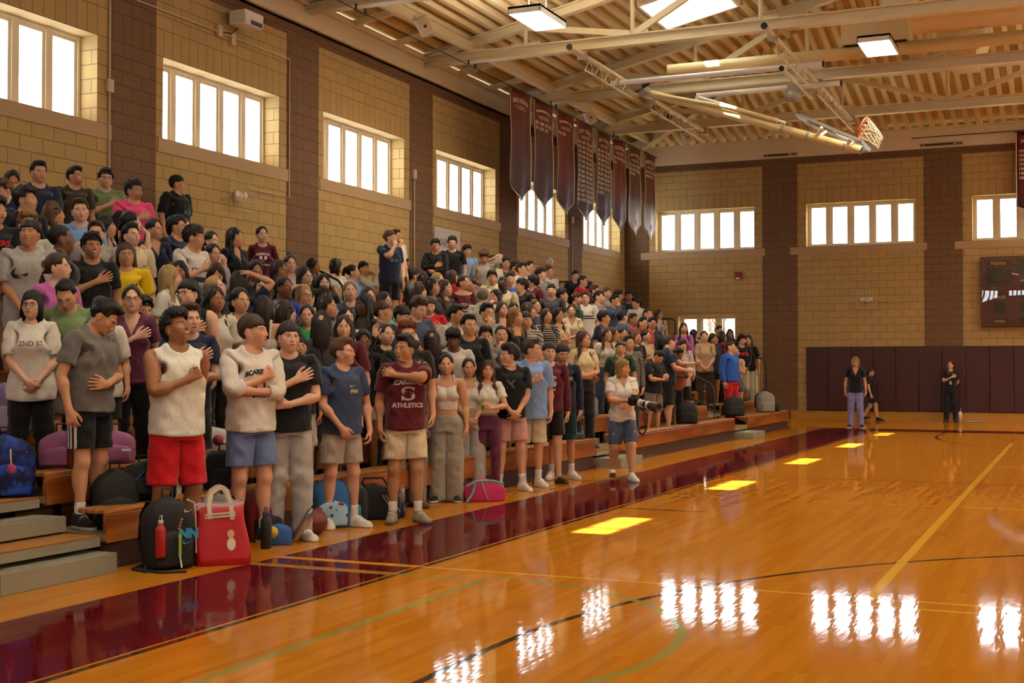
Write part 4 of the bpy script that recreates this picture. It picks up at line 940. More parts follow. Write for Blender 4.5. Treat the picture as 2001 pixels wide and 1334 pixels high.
# ---- hair ----------------------------------------------------------------------------------------
UPDO = ('pony', 'bun', 'lowbun', 'lowpony')
def hair_field(style):
    low = {'long': 1.23, 'wavy': 1.25, 'bob': 1.47, 'pony': 1.28, 'lowpony': 1.25, 'half': 1.22}.get(style, 1.5)
    F = Field(np.arange(0, .17, .0048), np.arange(-.135, .20, .0048), np.arange(low-.03, 1.86, .0048))
    rs = np.random.RandomState(sum(map(ord, style)))
    short = style in ('short', 'fringe', 'curly', 'quiff', 'mop', 'buzz', 'messy')
    g = {'buzz': .006, 'short': .012, 'fringe': .014, 'quiff': .014, 'curly': .024, 'mop': .023, 'messy': .018}.get(style, .013)
    F.ell((0, .022, 1.662), (.0785+g*.8, .098+g*.9, .094+g), .01)
    if style == 'quiff': F.ell((0, -.035, 1.745), (.062, .05, .030), .03)
    if style in ('short', 'messy'): F.ell((0, -.02, 1.742), (.062, .07, .026), .03)
    if style == 'curly': F.ell((0, -.015, 1.735), (.082, .085, .05), .03)
    if style == 'mop': F.ell((0, -.01, 1.73), (.09, .10, .05), .03); F.ell((.06, -.05, 1.69), (.035, .04, .04), .02)
    if style == 'bob':
        F.rc((.062, .01, 1.66), (.078, -.005, 1.50), .036, .034, .03); F.ell((0, .07, 1.56), (.085, .05, .10), .03)
    if style in ('long', 'wavy', 'half'):
        F.rc((.058, .03, 1.66), (.082, .02, 1.50), .038, .032, .03); F.ell((0, .075, 1.56), (.08, .045, .12), .03)
        F.rc((0, .10, 1.53), (0, .122, low+.05), .05, .034, .04, .55); F.rc((.05, .092, 1.53), (.06, .11, low+.09), .034, .02, .03, .6)
        if style != 'half': F.rc((.085, .0, 1.50), (.098, -.085, 1.33), .03, .022, .03)
    if style in ('pony', 'lowpony'):
        z = 1.70 if style == 'pony' else 1.59; y = .135 if style == 'pony' else .115
        F.ell((0, y-.01, z), (.026, .03, .026), .015); F.rc((0, y+.01, z-.01), (0, y+.045, z-.12), .024, .036, .02); F.rc((0, y+.045, z-.12), (0, y+.015, z-.30), .035, .014, .02)
    if style == 'bun': F.ell((0, .075, 1.775), (.043, .043, .04), .012)
    if style == 'lowbun': F.ell((0, .13, 1.60), (.045, .036, .042), .012)
    # clear the face, the neck and (short cuts) the sides round the ears
    if short:
        hl = {'fringe': 1.668, 'mop': 1.672, 'buzz': 1.705, 'messy': 1.685}.get(style, 1.70)
        F.put(lambda X, Y, Z: np.maximum(np.maximum(Y+.035+.0*X, Z-hl-.007*np.sin(X*170+1)-.006*np.sin(X*83)-.05*X), -Z+1.3)+0*X, (-.2, -.2, 1.45), (.2, -.03, hl), .012, 1)
        F.put(lambda X, Y, Z: np.maximum(Z-(1.628 if style != 'mop' else 1.60)-np.clip((Y-.03)*-.4, -.06, .02), np.minimum(Y-.045, .3))+0*X, (-.2, -.2, 1.4), (.2, .06, 1.66), .01, 1)
        F.put(lambda X, Y, Z: (Z-1.565+0*X+0*Y), (-.2, -.2, 1.4), (.2, .25, 1.57), .015, 1)
        if style != 'mop': F.put(lambda X, Y, Z: np.sqrt((np.abs(X)-.09)**2*.3+(Y-.012)**2+((Z-1.615)*.8)**2)-.028, (.05, -.03, 1.56), (.14, .05, 1.67), .006, 1)
    else:
        fz = 1.705; bang = style in ('bob',)
        F.put(lambda X, Y, Z: np.sqrt((X/(.056 if style not in UPDO else .068))**2+((Y+.12)/(.108 if style not in UPDO else .122))**2+((Z-(1.60 if not bang else 1.585))/((.128 if style not in UPDO else .155) if not bang else .085))**2).astype(np.float32)*.05-.05, (-.09, -.2, 1.42), (.09, .0, 1.75), .012, 1)
        if style in ('pony', 'bun', 'lowbun', 'lowpony'):
            F.put(lambda X, Y, Z: np.maximum(np.maximum(Z-1.650, Y+.012), -1)+0*X, (-.2, -.2, 1.4), (.2, .06, 1.66), .012, 1); F.put(lambda X, Y, Z: np.maximum(Z-1.575, np.abs(Y-.06)-.09)+0*X if style != 'lowbun' else np.maximum(Z-1.555, Y-.07)+0*X, (-.2, -.2, 1.4), (.2, .1 if 'pony' in style else .2, 1.58), .012, 1); F.put(lambda X, Y, Z: np.sqrt((np.abs(X)-.09)**2*.3+(Y-.012)**2+((Z-1.612)*.75)**2)-.026, (.05, -.03, 1.55), (.14, .05, 1.67), .006, 1)
    X, Y, Z = np.meshgrid(F.xs, F.ys, F.zs, indexing='ij', sparse=True)
    th = np.arctan2(X, -(Y-.02)); am = .0035 if style not in UPDO else .0018
    n = am*(np.sin(th*23+Z*9)+.7*np.sin(th*41-Z*15+1)+.4*np.sin(th*71))*(1 if not short else .7)
    if style in ('curly', 'mop'): n = .0075*(np.sin(X*190+Z*60)*np.sin(Y*170-1)*np.sin(Z*180)+.7*np.sin(X*260+Y*90)*np.sin(Z*240+Y*120))+n*.5
    if style == 'messy': n = .006*(np.sin(X*110+Z*90+Y*60)*np.sin(Y*120-X*50)+np.sin(Z*150+th*9))
    if style == 'short' or style == 'quiff': n = n+.003*np.sin(Y*150+X*70)*np.sin(X*130)
    if style == 'wavy': n = n+.006*np.sin(Z*55+th*3)
    F.D += n.astype(np.float32)
    V, Q = mirror_nets(F)
    if short or style == 'bob': V[:, 0] += .004*np.sin(V[:, 1]*60+V[:, 2]*50)
    return largest(V, tris(Q))
def hair_w(V, k):
    Wt = np.zeros((len(V), 37)); t = np.clip((V[:, 2]-1.36)/(1.54-1.36), 0, 1); t = t*t*(3-2*t)
    Wt[:, 4] = t; Wt[:, 2] = 1-t; return Wt
def hair_tpl(style):
    key = ('hair', style)
    if key not in TPL:
        V, T = hair_field(style); finish(key, V, T, None, (5200, 1800, 800), wfun=hair_w)
    return TPL[key]
# ---- posing --------------------------------------------------------------------------------------
def nz(v): v = np.asarray(v, float); return v/(np.linalg.norm(v)+1e-12)
def rot(ax, a):
    ax = nz(ax); c, s = math.cos(a), math.sin(a); x, y, z = ax; K = np.array([[0, -z, y], [z, 0, -x], [-y, x, 0]])
    return np.eye(3)+s*K+(1-c)*K@K
def fr(d, f):
    d = nz(d); f = nz(np.asarray(f, float)-d*np.dot(f, d)); return np.stack([d, f, np.cross(d, f)], 1)
def xf(Rm, pivot, to): M = np.eye(4); M[:3, :3] = Rm; M[:3, 3] = np.asarray(to)-Rm@np.asarray(pivot); return M
def half(Rm, f=.5):
    q = Matrix(Rm.tolist()).to_quaternion(); return np.array(Matrix.Identity(3).to_quaternion().slerp(q, f).to_matrix())
def ik(A, T, l1, l2, pole):
    v = T-A; L = np.linalg.norm(v); d = v/L; L = min(L, (l1+l2)*.999); T = A+d*L
    a = (l1*l1-l2*l2+L*L)/(2*L); h = math.sqrt(max(l1*l1-a*a, 1e-8)); p = nz(np.asarray(pole)-d*np.dot(pole, d))
    return A+d*a+p*h, T, p
# arm poses in chest space with x outwards on the own side: wrist, finger direction, palm normal, elbow direction, curl
ARMS = {
 'down': ((.245, -.025, .888), (-.05, -.12, -1), (-1, .1, 0), (.35, .9, 0), .45),
 'loose': ((.265, -.05, .90), (-.1, -.3, -1), (-.9, .5, 0), (.6, .8, 0), .5),
 'heart': ((-.035, -.150, 1.285), (-1, .05, .42), (.1, 1, .1), (.75, -.12, -.65), .12),
 'heartlow': ((-.0, -.165, 1.20), (-.95, .0, .35), (.05, 1, .1), (.75, -.1, -.7), .15),
 'fist': ((-.02, -.165, 1.27), (-.9, -.15, .55), (.3, 1, .0), (.75, -.2, -.7), 1.55),
 'clasp': ((.055, -.185, .955), (-.62, -.1, -.75), (-.5, .8, .1), (.75, .5, 0), .55),
 'clasp2': ((.04, -.21, .965), (-.72, -.05, -.65), (-.4, .9, .1), (.75, .5, 0), .6),
 'belly': ((-.02, -.175, 1.09), (-1, .02, .05), (.1, 1, 0), (.8, .1, -.6), .3),
 'crossA': ((-.075, -.185, 1.175), (-.9, .35, .15), (.2, .95, -.1), (.7, -.1, -.7), .35),
 'crossB': ((-.05, -.215, 1.205), (-.95, .25, -.05), (.15, .95, .2), (.7, -.1, -.7), .5),
 'back': ((.03, .165, .97), (-.7, .1, -.7), (-.2, 1, 0), (1, .15, 0), .5),
 'hip': ((.205, -.03, .985), (-.5, -.7, -.4), (-.8, .3, -.3), (1, .5, .1), .5),
 'chin': ((.02, -.195, 1.475), (-.25, .55, .75), (-.3, .8, -.4), (.45, -.35, -.85), .95),
 'mouth': ((.03, -.205, 1.50), (-.35, .6, .7), (-.1, .9, -.3), (.5, -.3, -.8), .8),
 'head': ((.115, .0, 1.735), (-.85, .2, .25), (-.25, .0, -1), (1, -.35, .15), .35),
 'nape': ((.115, .10, 1.57), (-.9, .3, .25), (-.5, -.8, 0), (1, -.3, .35), .5),
 'phone': ((.045, -.30, 1.16), (-.25, -.55, .75), (-.55, .75, .1), (.55, .1, -.8), .8),
 'reach': ((.12, -.46, 1.24), (-.25, -.95, .1), (-.8, 0, -.5), (.5, .2, -.85), .6),
 'forward': ((.10, -.34, 1.12), (-.35, -.9, .1), (-.85, .2, -.3), (.6, .3, -.75), .8),
 'shoulder': ((-.115, -.125, 1.385), (-.85, .35, .25), (.25, .85, -.3), (.55, -.75, -.15), .35),
 'up': ((.20, -.22, 1.60), (-.1, .1, 1), (-.4, -.8, 0), (.7, .0, -.7), .15),
 'knee': ((.12, -.42, .93), (-.2, -.9, -.3), (-.1, 0, -1), (.8, .3, 0), .3),
 'camhand': ((-.02, -.27, 1.16), (-.65, -.7, .3), (-.75, .35, -.45), (.8, .0, -.6), .8),
 'camlens': ((-.03, -.335, 1.075), (-.55, -.75, -.25), (-.25, -.1, 1), (.8, -.05, -.6), .9),
}
POSES = {'down': ('down', 'down'), 'heart': ('down', 'heart'), 'heartlow': ('down', 'heartlow'), 'fist': ('down', 'fist'), 'clasp': ('clasp', 'clasp2'), 'cross': ('crossA', 'crossB'), 'back': ('back', 'back'), 'chin': ('belly', 'chin'),
         'mouth': ('down', 'mouth'), 'head': ('down', 'head'), 'nape': ('down', 'nape'), 'phone': ('phone', 'phone'), 'reach': ('reach', 'forward'), 'hip': ('hip', 'down'), 'loose': ('loose', 'loose'), 'belly': ('belly', 'down'), 'armheart': ('belly', 'heart'),
         'fistback': ('back', 'fist'), 'shoulder': ('down', 'shoulder'), 'lheart': ('heart', 'down'), 'lshoulder': ('shoulder', 'down'), 'hands': ('forward', 'forward'), 'camera': ('camlens', 'camhand'), 'sit': ('knee', 'knee'), 'heartback': ('back', 'heart'), 'lhead': ('head', 'down'),
         'face': ('clasp', 'mouth'), 'lnape': ('nape', 'down'), 'lchin': ('chin', 'belly')}
def pose_bones(k, arms=('down', 'down'), yaw=0., pitch=0., roll=0., twist=0., lean=0., bend=0., legs=None, drop=0., wid=1.):
    """-> 37 4x4 matrices. yaw.. of the head relative to the body, legs: ((foot x, y, z, turn), (..)) per side, drop lowers the pelvis"""
    M = [None]*37; R0 = rot((0, 1, 0), lean)
    hip0 = np.array([0, .01, .93]); hp = hip0+np.array([0, 0, -drop])
    M[0] = xf(R0, hip0, hp)
    Rs = R0@rot((0, 0, 1), twist*.5)@rot((1, 0, 0), bend*.5); M[1] = xf(Rs, k.waist, (M[0]@np.append(k.waist, 1))[:3])
    cp = np.array([0, .01, 1.16]); Rc = R0@rot((0, 0, 1), twist)@rot((1, 0, 0), bend); M[2] = xf(Rc, cp, (M[1]@np.append(cp, 1))[:3])
    Rh = rot((0, 0, 1), yaw)@rot((1, 0, 0), pitch)@rot((0, 1, 0), roll)
    Rn = Rc@half(Rc.T@Rh); np_ = (M[2]@np.append(k.neck, 1))[:3]; M[3] = xf(Rn, k.neck, np_)
    M[4] = xf(Rh, k.head, (M[3]@np.append(k.head, 1))[:3])
    SX = np.diag([-1., 1, 1]); S4 = np.diag([-1., 1, 1, 1])
    legs = legs or ((.125*wid, 0, 0, .2), (.125*wid, 0, 0, .2))
    RestA = fr(AD, AF)
    for sd in (0, 1):
        mir = (lambda Mx: S4@Mx@S4) if sd else (lambda Mx: Mx)
        C = mir(M[2]); b = 5+16*sd; R_ = C[:3, :3]
        sp = arms[sd]; w, fd, pn, pole, curl = ARMS[sp] if isinstance(sp, str) else sp
        A = (C@np.append(k.sh, 1))[:3]; Tt = (C@np.append(w, 1))[:3]
        E, Tt, p = ik(A, Tt, LU, LF, R_@np.array(pole)); d1, d2 = nz(E-A), nz(Tt-E); f1 = -p
        Ru = fr(d1, f1)@RestA.T; hx = np.cross(d1, nz(f1-d1*np.dot(f1, d1))); f2 = np.cross(hx, d2); Rf = fr(d2, f2)@RestA.T
        hd = R_@nz(fd); hn = R_@np.array(pn, float); hn = nz(hn-hd*np.dot(hn, hd)); ht = np.cross(hn, hd)
        # rest frame: fingers HD, thumb HT, palm HN = HD x HT
        Rh_ = np.stack([hd, ht, np.cross(hd, ht)], 1)@np.stack([HD, HT, HN], 1).T
        Rw = Rf@half(Rf.T@Rh_)
        M[b] = mir(xf(Ru, k.sh, A)); M[b+1] = mir(xf(Rf, k.el, E)); 
        # twist of the lower forearm about its own axis only
        loc = Rf.T@Rh_; q = Matrix(loc.tolist()).to_quaternion(); ax = Vector(AD); tw = 2*math.atan2(Vector((q.x, q.y, q.z)).dot(ax), q.w); tw = (tw+math.pi) % (2*math.pi)-math.pi
        M[b+2] = mir(xf(Rf@rot(AD, tw*.55), k.el, E)); Hm = xf(Rh_, k.wr, Tt); M[b+3] = mir(Hm)
        axis = np.cross(HD, HN); h = .93 if k.f else 1.
        for i, (o, L, r) in enumerate(FING):
            cu = curl*(.8+.12*i) if curl < 1.2 else curl
            k0 = hand_pt(k, .088*h, o*h); k1 = hand_pt(k, .088*h+L*h*.45, o*h*1.12, .004)
            A1 = np.eye(4); A1[:3, :3] = rot(axis, cu*.75)@rot(HN, -(i-1.4)*.045*(1.2-min(curl, 1.2))); A1[:3, 3] = k0-A1[:3, :3]@k0
            A2 = np.eye(4); A2[:3, :3] = rot(axis, cu*1.05); A2[:3, 3] = k1-A2[:3, :3]@k1
            M[b+4+2*i] = mir(Hm@A1); M[b+5+2*i] = mir(Hm@A1@A2)
        t1 = hand_pt(k, .03, -.03, .01); A1 = np.eye(4); A1[:3, :3] = rot(HD, min(curl, 1.2)*.45)@rot(axis, min(curl, 1.)*.35); A1[:3, 3] = t1-A1[:3, :3]@t1
        M[b+12] = mir(Hm@A1)
        # leg
        fx, fy, fz, turn = legs[sd][:4]; P = mir(M[0]); A = (P@np.append(k.hip, 1))[:3]; T = np.array([fx, fy+k.an[1], fz+k.an[2]])
        l1 = np.linalg.norm(k.kn-k.hip); l2 = np.linalg.norm(k.an-k.kn); fwd = np.array([math.sin(turn), -math.cos(turn), 0.])
        Kn, T, p = ik(A, T, l1, l2, fwd+np.array([.0, 0, .02]))
        def lr(d, d0): return fr(d, fwd)@fr(d0, (0, -1, 0)).T
        M[b+13] = mir(xf(lr(nz(Kn-A), nz(k.kn-k.hip)), k.hip, A)); M[b+14] = mir(xf(lr(nz(T-Kn), nz(k.an-k.kn)), k.kn, Kn))
        Rf_ = rot((0, 0, 1), turn)@rot((1, 0, 0), legs[sd][4] if len(legs[sd]) > 4 else 0.); M[b+15] = mir(xf(Rf_, k.an, T))
    return np.array(M)
def skin_pts(V, Wt, M):
    A = np.einsum('vb,bij->vij', Wt, M[:, :3, :]); return np.einsum('vij,vj->vi', A[:, :, :3], V)+A[:, :, 3]
@cached
def skin(tone, mouth=0, beard=0):
    t = NT('skin'); at = t.new('Attribute', attribute_name='rp').outputs['Vector']; x, y, z = t.xyz(at); ax = t.math('ABSOLUTE', x)
    c0 = lin(tone); dk = tuple(v*.42 for v in c0[:3])+(1,)
    n = t.noise(at, 38., 3.); c = t.mix(t.math('MULTIPLY', n.outputs[0], .35), c0, (c0[0]*.80, c0[1]*.66, c0[2]*.60, 1))
    def el(a, ca, ra, zc, rz):      # 1 inside the ellipse (|x|-ca)/ra, (z-zc)/rz
        u = t.math('DIVIDE', t.math('SUBTRACT', a, ca), ra); v = t.math('DIVIDE', t.math('SUBTRACT', z, zc), rz)
        return t.math('SUBTRACT', 1., t.math('ADD', t.math('MULTIPLY', u, u), t.math('MULTIPLY', v, v)))
    front = t.math('LESS_THAN', y, -.05)
    def layer(c, m, col, k=4.): return t.mix(t.math('MULTIPLY', t.math('MULTIPLY', m, k, clamp=True), front), c, col)
    c = layer(c, el(ax, .042, .022, 1.598, .02), (c0[0]*.98, c0[1]*.70, c0[2]*.62, 1), .45)         # cheeks
    if beard: c = layer(c, t.math('MINIMUM', el(ax, 0., .062, 1.55, .048), t.math('SUBTRACT', 1., t.math('MULTIPLY', el(ax, 0, .022, 1.567, .009), 9., clamp=True))), tuple(v*.35 for v in c0[:3])+(1,), .7)
    # lids and brows, whites, irises
    c = layer(c, el(ax, .0315, .0185, 1.6365, .0095), (c0[0]*.62, c0[1]*.5, c0[2]*.46, 1), 1.5)
    e = el(ax, .0315, .0135, 1.634, .0052); c = layer(c, e, (.50, .47, .43, 1), 8.)
    c = layer(c, t.math('MINIMUM', el(ax, .0315, .0058, 1.6345, .0058), t.math('ADD', e, .25)), (.022, .012, .007, 1), 8.)
    c = layer(c, t.math('MINIMUM', el(ax, .0315, .0152, 1.6345, .0078), t.math('DIVIDE', t.math('SUBTRACT', z, 1.6375), .004)), (.012, .008, .006, 1), 6.)   # upper lash line
    arch = t.math('SUBTRACT', z, t.math('SUBTRACT', 1.6545, t.math('MULTIPLY', t.math('POWER', t.math('SUBTRACT', ax, .028), 2.), 9.)))
    br = t.math('MINIMUM', t.math('SUBTRACT', 1., t.math('DIVIDE', t.math('ABSOLUTE', arch), .0042)), t.math('DIVIDE', t.math('SUBTRACT', .021, t.math('ABSOLUTE', t.math('SUBTRACT', ax, .032))), .006))
    c = layer(c, br, tuple(v*.11 for v in c0[:3])+(1,), 2.)
    lip = el(ax, 0., .0255, 1.5662, .0115); c = layer(c, lip, (c0[0]*.72, c0[1]*.36, c0[2]*.36, 1), 1.6)
    if mouth: 
        c = layer(c, el(ax, 0., .0235, 1.5655, .0085 if mouth == 1 else .013), (.02, .006, .006, 1), 6.); c = layer(c, el(ax, 0., .0205, 1.5675, .0052), (.72, .70, .64, 1), 8.)
    else: c = layer(c, el(ax, 0., .024, 1.5662, .0013), (c0[0]*.2, c0[1]*.1, c0[2]*.1, 1), 3.)
    nm = t.bump(t.noise(at, 300., 2.).outputs[0], .08, .002)
    b = t.bsdf(c, .52, 0, nm, .4); b.inputs['Subsurface Weight'].default_value = 0.
    return t.m
@cached
def hairmat(col):
    t = NT('hair'); at = t.new('Attribute', attribute_name='rp').outputs['Vector']; c0 = lin(col)
    n = t.noise(t.scale(at, 1, 1, .12), 170., 3., .6); w = t.noise(at, 24., 2.)
    c = t.mix(n.outputs[0], tuple(v*.45 for v in c0[:3])+(1,), tuple(min(1, v*1.5) for v in c0[:3])+(1,)); c = t.mix(t.math('MULTIPLY', w.outputs[0], .3), c, tuple(v*.4 for v in c0[:3])+(1,))
    nm = t.bump(n.outputs[0], .6, .006); t.bsdf(c, .48, 0, nm, .35); return t.m
def mesh_of(name, V, T, R, mats, mi=None): return npmesh(name, V, T, mats, mi, True, {'rp': R})
def rigid(name, tplV, tplT, M, mats, mi=None): return mesh_of(name, (tplV@M[:3, :3].T)+M[:3, 3], tplT, tplV, mats, mi)
# shoes, glasses: small rigid templates in rest coordinates of the left foot / the head
def shoe_tpl(kind='sneaker'):
    key = ('shoe', kind)
    if key not in TPL:
        F = Field(np.arange(.03, .20, .0055), np.arange(-.21, .11, .0055), np.arange(-.02, .16, .0055))
        F.rc((.105, .045, .012), (.119, -.138, .008), .043, .045, .02, 1.1)
        if kind != 'slipper':
            F.rc((.105, .04, .045), (.113, -.05, .05), .041, .036, .03); F.rc((.112, -.05, .045), (.119, -.145, .022), .038, .03, .03); F.rc((.105, .03, .07), (.106, .03, .095), .043, .044, .02, 1.15)
            F.rc((.108, -.02, .075), (.112, -.085, .055), .022, .018, .015)
        else: F.rc((.112, -.02, .045), (.119, -.125, .025), .043, .036, .03)
        F.put(lambda X, Y, Z: Z-.001+0*X+0*Y, (0, -.3, -.1), (.3, .2, .001), .004, 1)
        V, Q = nets(F.D, F.xs, F.ys, F.zs); V, T = largest(V, tris(Q))
        out = []
        for n in (2600, 700, 260):
            v, t = decimate(V, T, n); mi = (v[t][:, :, 2].mean(1) < .026).astype(int); out.append((v, t, mi))
        TPL[key] = out
    return TPL[key]
def lace_tpl():
    if 'lace' not in TPL:
        m = MB()
        for i, (y, z) in enumerate(((-.035, .091), (-.052, .084), (-.068, .077), (-.084, .069))): m.tube([(.085, y+.006, z-.009), (.102, y-.004, z+.002), (.112, y, z+.003), (.123, y-.004, z+.002), (.138, y+.006, z-.009)], .0032, 5)
        m.tube([(.112, -.03, .096), (.128, -.045, .103), (.146, -.05, .086), (.13, -.04, .09)], .0026, 5); m.tube([(.108, -.03, .096), (.092, -.045, .103), (.076, -.05, .086), (.092, -.04, .09)], .0026, 5)
        Tn = []
        for f in m.f: Tn += [(f[0], f[i], f[i+1]) for i in range(1, len(f)-1)]
        TPL['lace'] = (np.array(m.v), np.array(Tn))
    return TPL['lace']
def glasses_tpl():
    if 'glasses' not in TPL:
        m = MB()
        for s in (-1, 1):
            m.tube([(s*.033+.0215*math.cos(t)*(1+.12*abs(math.cos(t))), -.1095+.012*abs(s*.033+.0215*math.cos(t)-0)*1.6*.3, 1.632+.0165*math.sin(t)*(1+.1*abs(math.sin(t)))) for t in [i*math.pi/9 for i in range(18)]], .0026, 5, closed=True)
            m.tube([(s*.056, -.102, 1.636), (s*.072, -.085, 1.637), (s*.082, .0, 1.634), (s*.083, .02, 1.622)], .002, 5)
        m.tube([(-.0115, -.111, 1.637), (0, -.1145, 1.639), (.0115, -.111, 1.637)], .0022, 5)
        Tn = []
        for f in m.f: Tn += [(f[0], f[i], f[i+1]) for i in range(1, len(f)-1)]
        TPL['glasses'] = (np.array(m.v), np.array(Tn))
    return TPL['glasses']
SKINS = {'p': 'd6ac8f', 'f': 'c89873', 't': 'b3825c', 'o': '996a47', 'b': '744b31', 'd': '472b1a', 'r': 'd2a083'}
HAIRS = {'k': '110d0b', 'n': '23160f', 'b': '3f2714', 'l': '5c3d20', 'y': '8f6a38', 'w': 'a98a55', 'r': '6b2f12', 'g': '6a5c49'}
BONE = {'head': 4, 'chest': 2}
def text_mesh(txt, size, bold=0., align='CENTER', arc=0.):
    """lettering as flat triangles in (x, z), centred; arc bends the line upwards in the middle"""
    cu = bpy.data.curves.new('t', 'FONT'); cu.body = txt; cu.size = size; cu.align_x = align; cu.offset = bold; cu.resolution_u = 3; cu.fill_mode = 'FRONT'
    o = bpy.data.objects.new('t', cu); COL.objects.link(o); dg = bpy.context.evaluated_depsgraph_get(); ev = o.evaluated_get(dg); me = ev.to_mesh()
    V = np.array([v.co[:] for v in me.vertices]) if len(me.vertices) else np.zeros((0, 3)); me.calc_loop_triangles(); T = np.array([t.vertices[:] for t in me.loop_triangles])
    ev.to_mesh_clear(); bpy.data.objects.remove(o); bpy.data.curves.remove(cu)
    V = np.stack([V[:, 0], V[:, 1]], 1); V[:, 1] -= .36*size
    if arc: 
        w = np.abs(V[:, 0]).max()+1e-6; V[:, 1] -= arc*(V[:, 0]/w)**2
    return V, T
def poly_mesh(*polys):
    V = []; T = []
    for p in polys:
        tr = mathutils_tess(p); b = len(V); V += p; T += [tuple(b+i for i in t) for t in tr]
    return np.array(V, float), np.array(T)
def mathutils_tess(p):
    from mathutils.geometry import tessellate_polygon
    return tessellate_polygon([[Vector((x, y, 0)) for x, y in p]])
SWOOSH = [(-.5, .02), (-.46, -.10), (-.36, -.17), (-.22, -.16), (.0, -.08), (.5, .17), (.04, .01), (-.16, -.04), (-.30, -.045), (-.37, .0), (-.36, .09), (-.30, .2), (-.42, .12)]
LETS = [(.30, .42), (.36, .50), (.36, .22), (.26, .22), (.22, .32), (.10, .36), (-.10, .36), (-.20, .30), (-.20, .20), (-.10, .13), (.18, .09), (.34, .02), (.40, -.12), (.40, -.28), (.30, -.42), (.10, -.5), (-.14, -.5), (-.26, -.44), (-.34, -.5), (-.38, -.5), (-.38, -.18), (-.28, -.18), (-.22, -.30), (-.10, -.36), (.10, -.36), (.20, -.30), (.20, -.18), (.10, -.11), (-.18, -.07), (-.34, .0), (-.40, .12), (-.40, .28), (-.30, .42), (-.10, .5), (.12, .5), (.22, .46)]
def scaled(poly, s, cx=0., cz=0., sx=1.): return [(x*s*sx+cx, z*s+cz) for x, z in poly]
def logo_on(gar, items, k):
    """drape flat artwork (x, z in rest space) on the front of a garment template -> rest verts, tris, weights"""
    v, t, Wt, N = gar; bv = BVHTree.FromPolygons(v.tolist(), t.tolist()); Vs = []; Ts = []; b = 0
    for V, T in items:
        # refine long triangles a little so that the print follows the body
        P = []
        for x, z in V:
            h = bv.ray_cast(Vector((x, -.5, z)), Vector((0, 1, 0)), 1.)
            y = h[0].y if h[0] is not None else -.13
            P.append((x, y-.0035, z))
        Vs.append(np.array(P)); Ts.append(T+b); b += len(P)
    Vv, Tt = np.concatenate(Vs), np.concatenate(Ts); return Vv, Tt, weights(Vv, k, True)
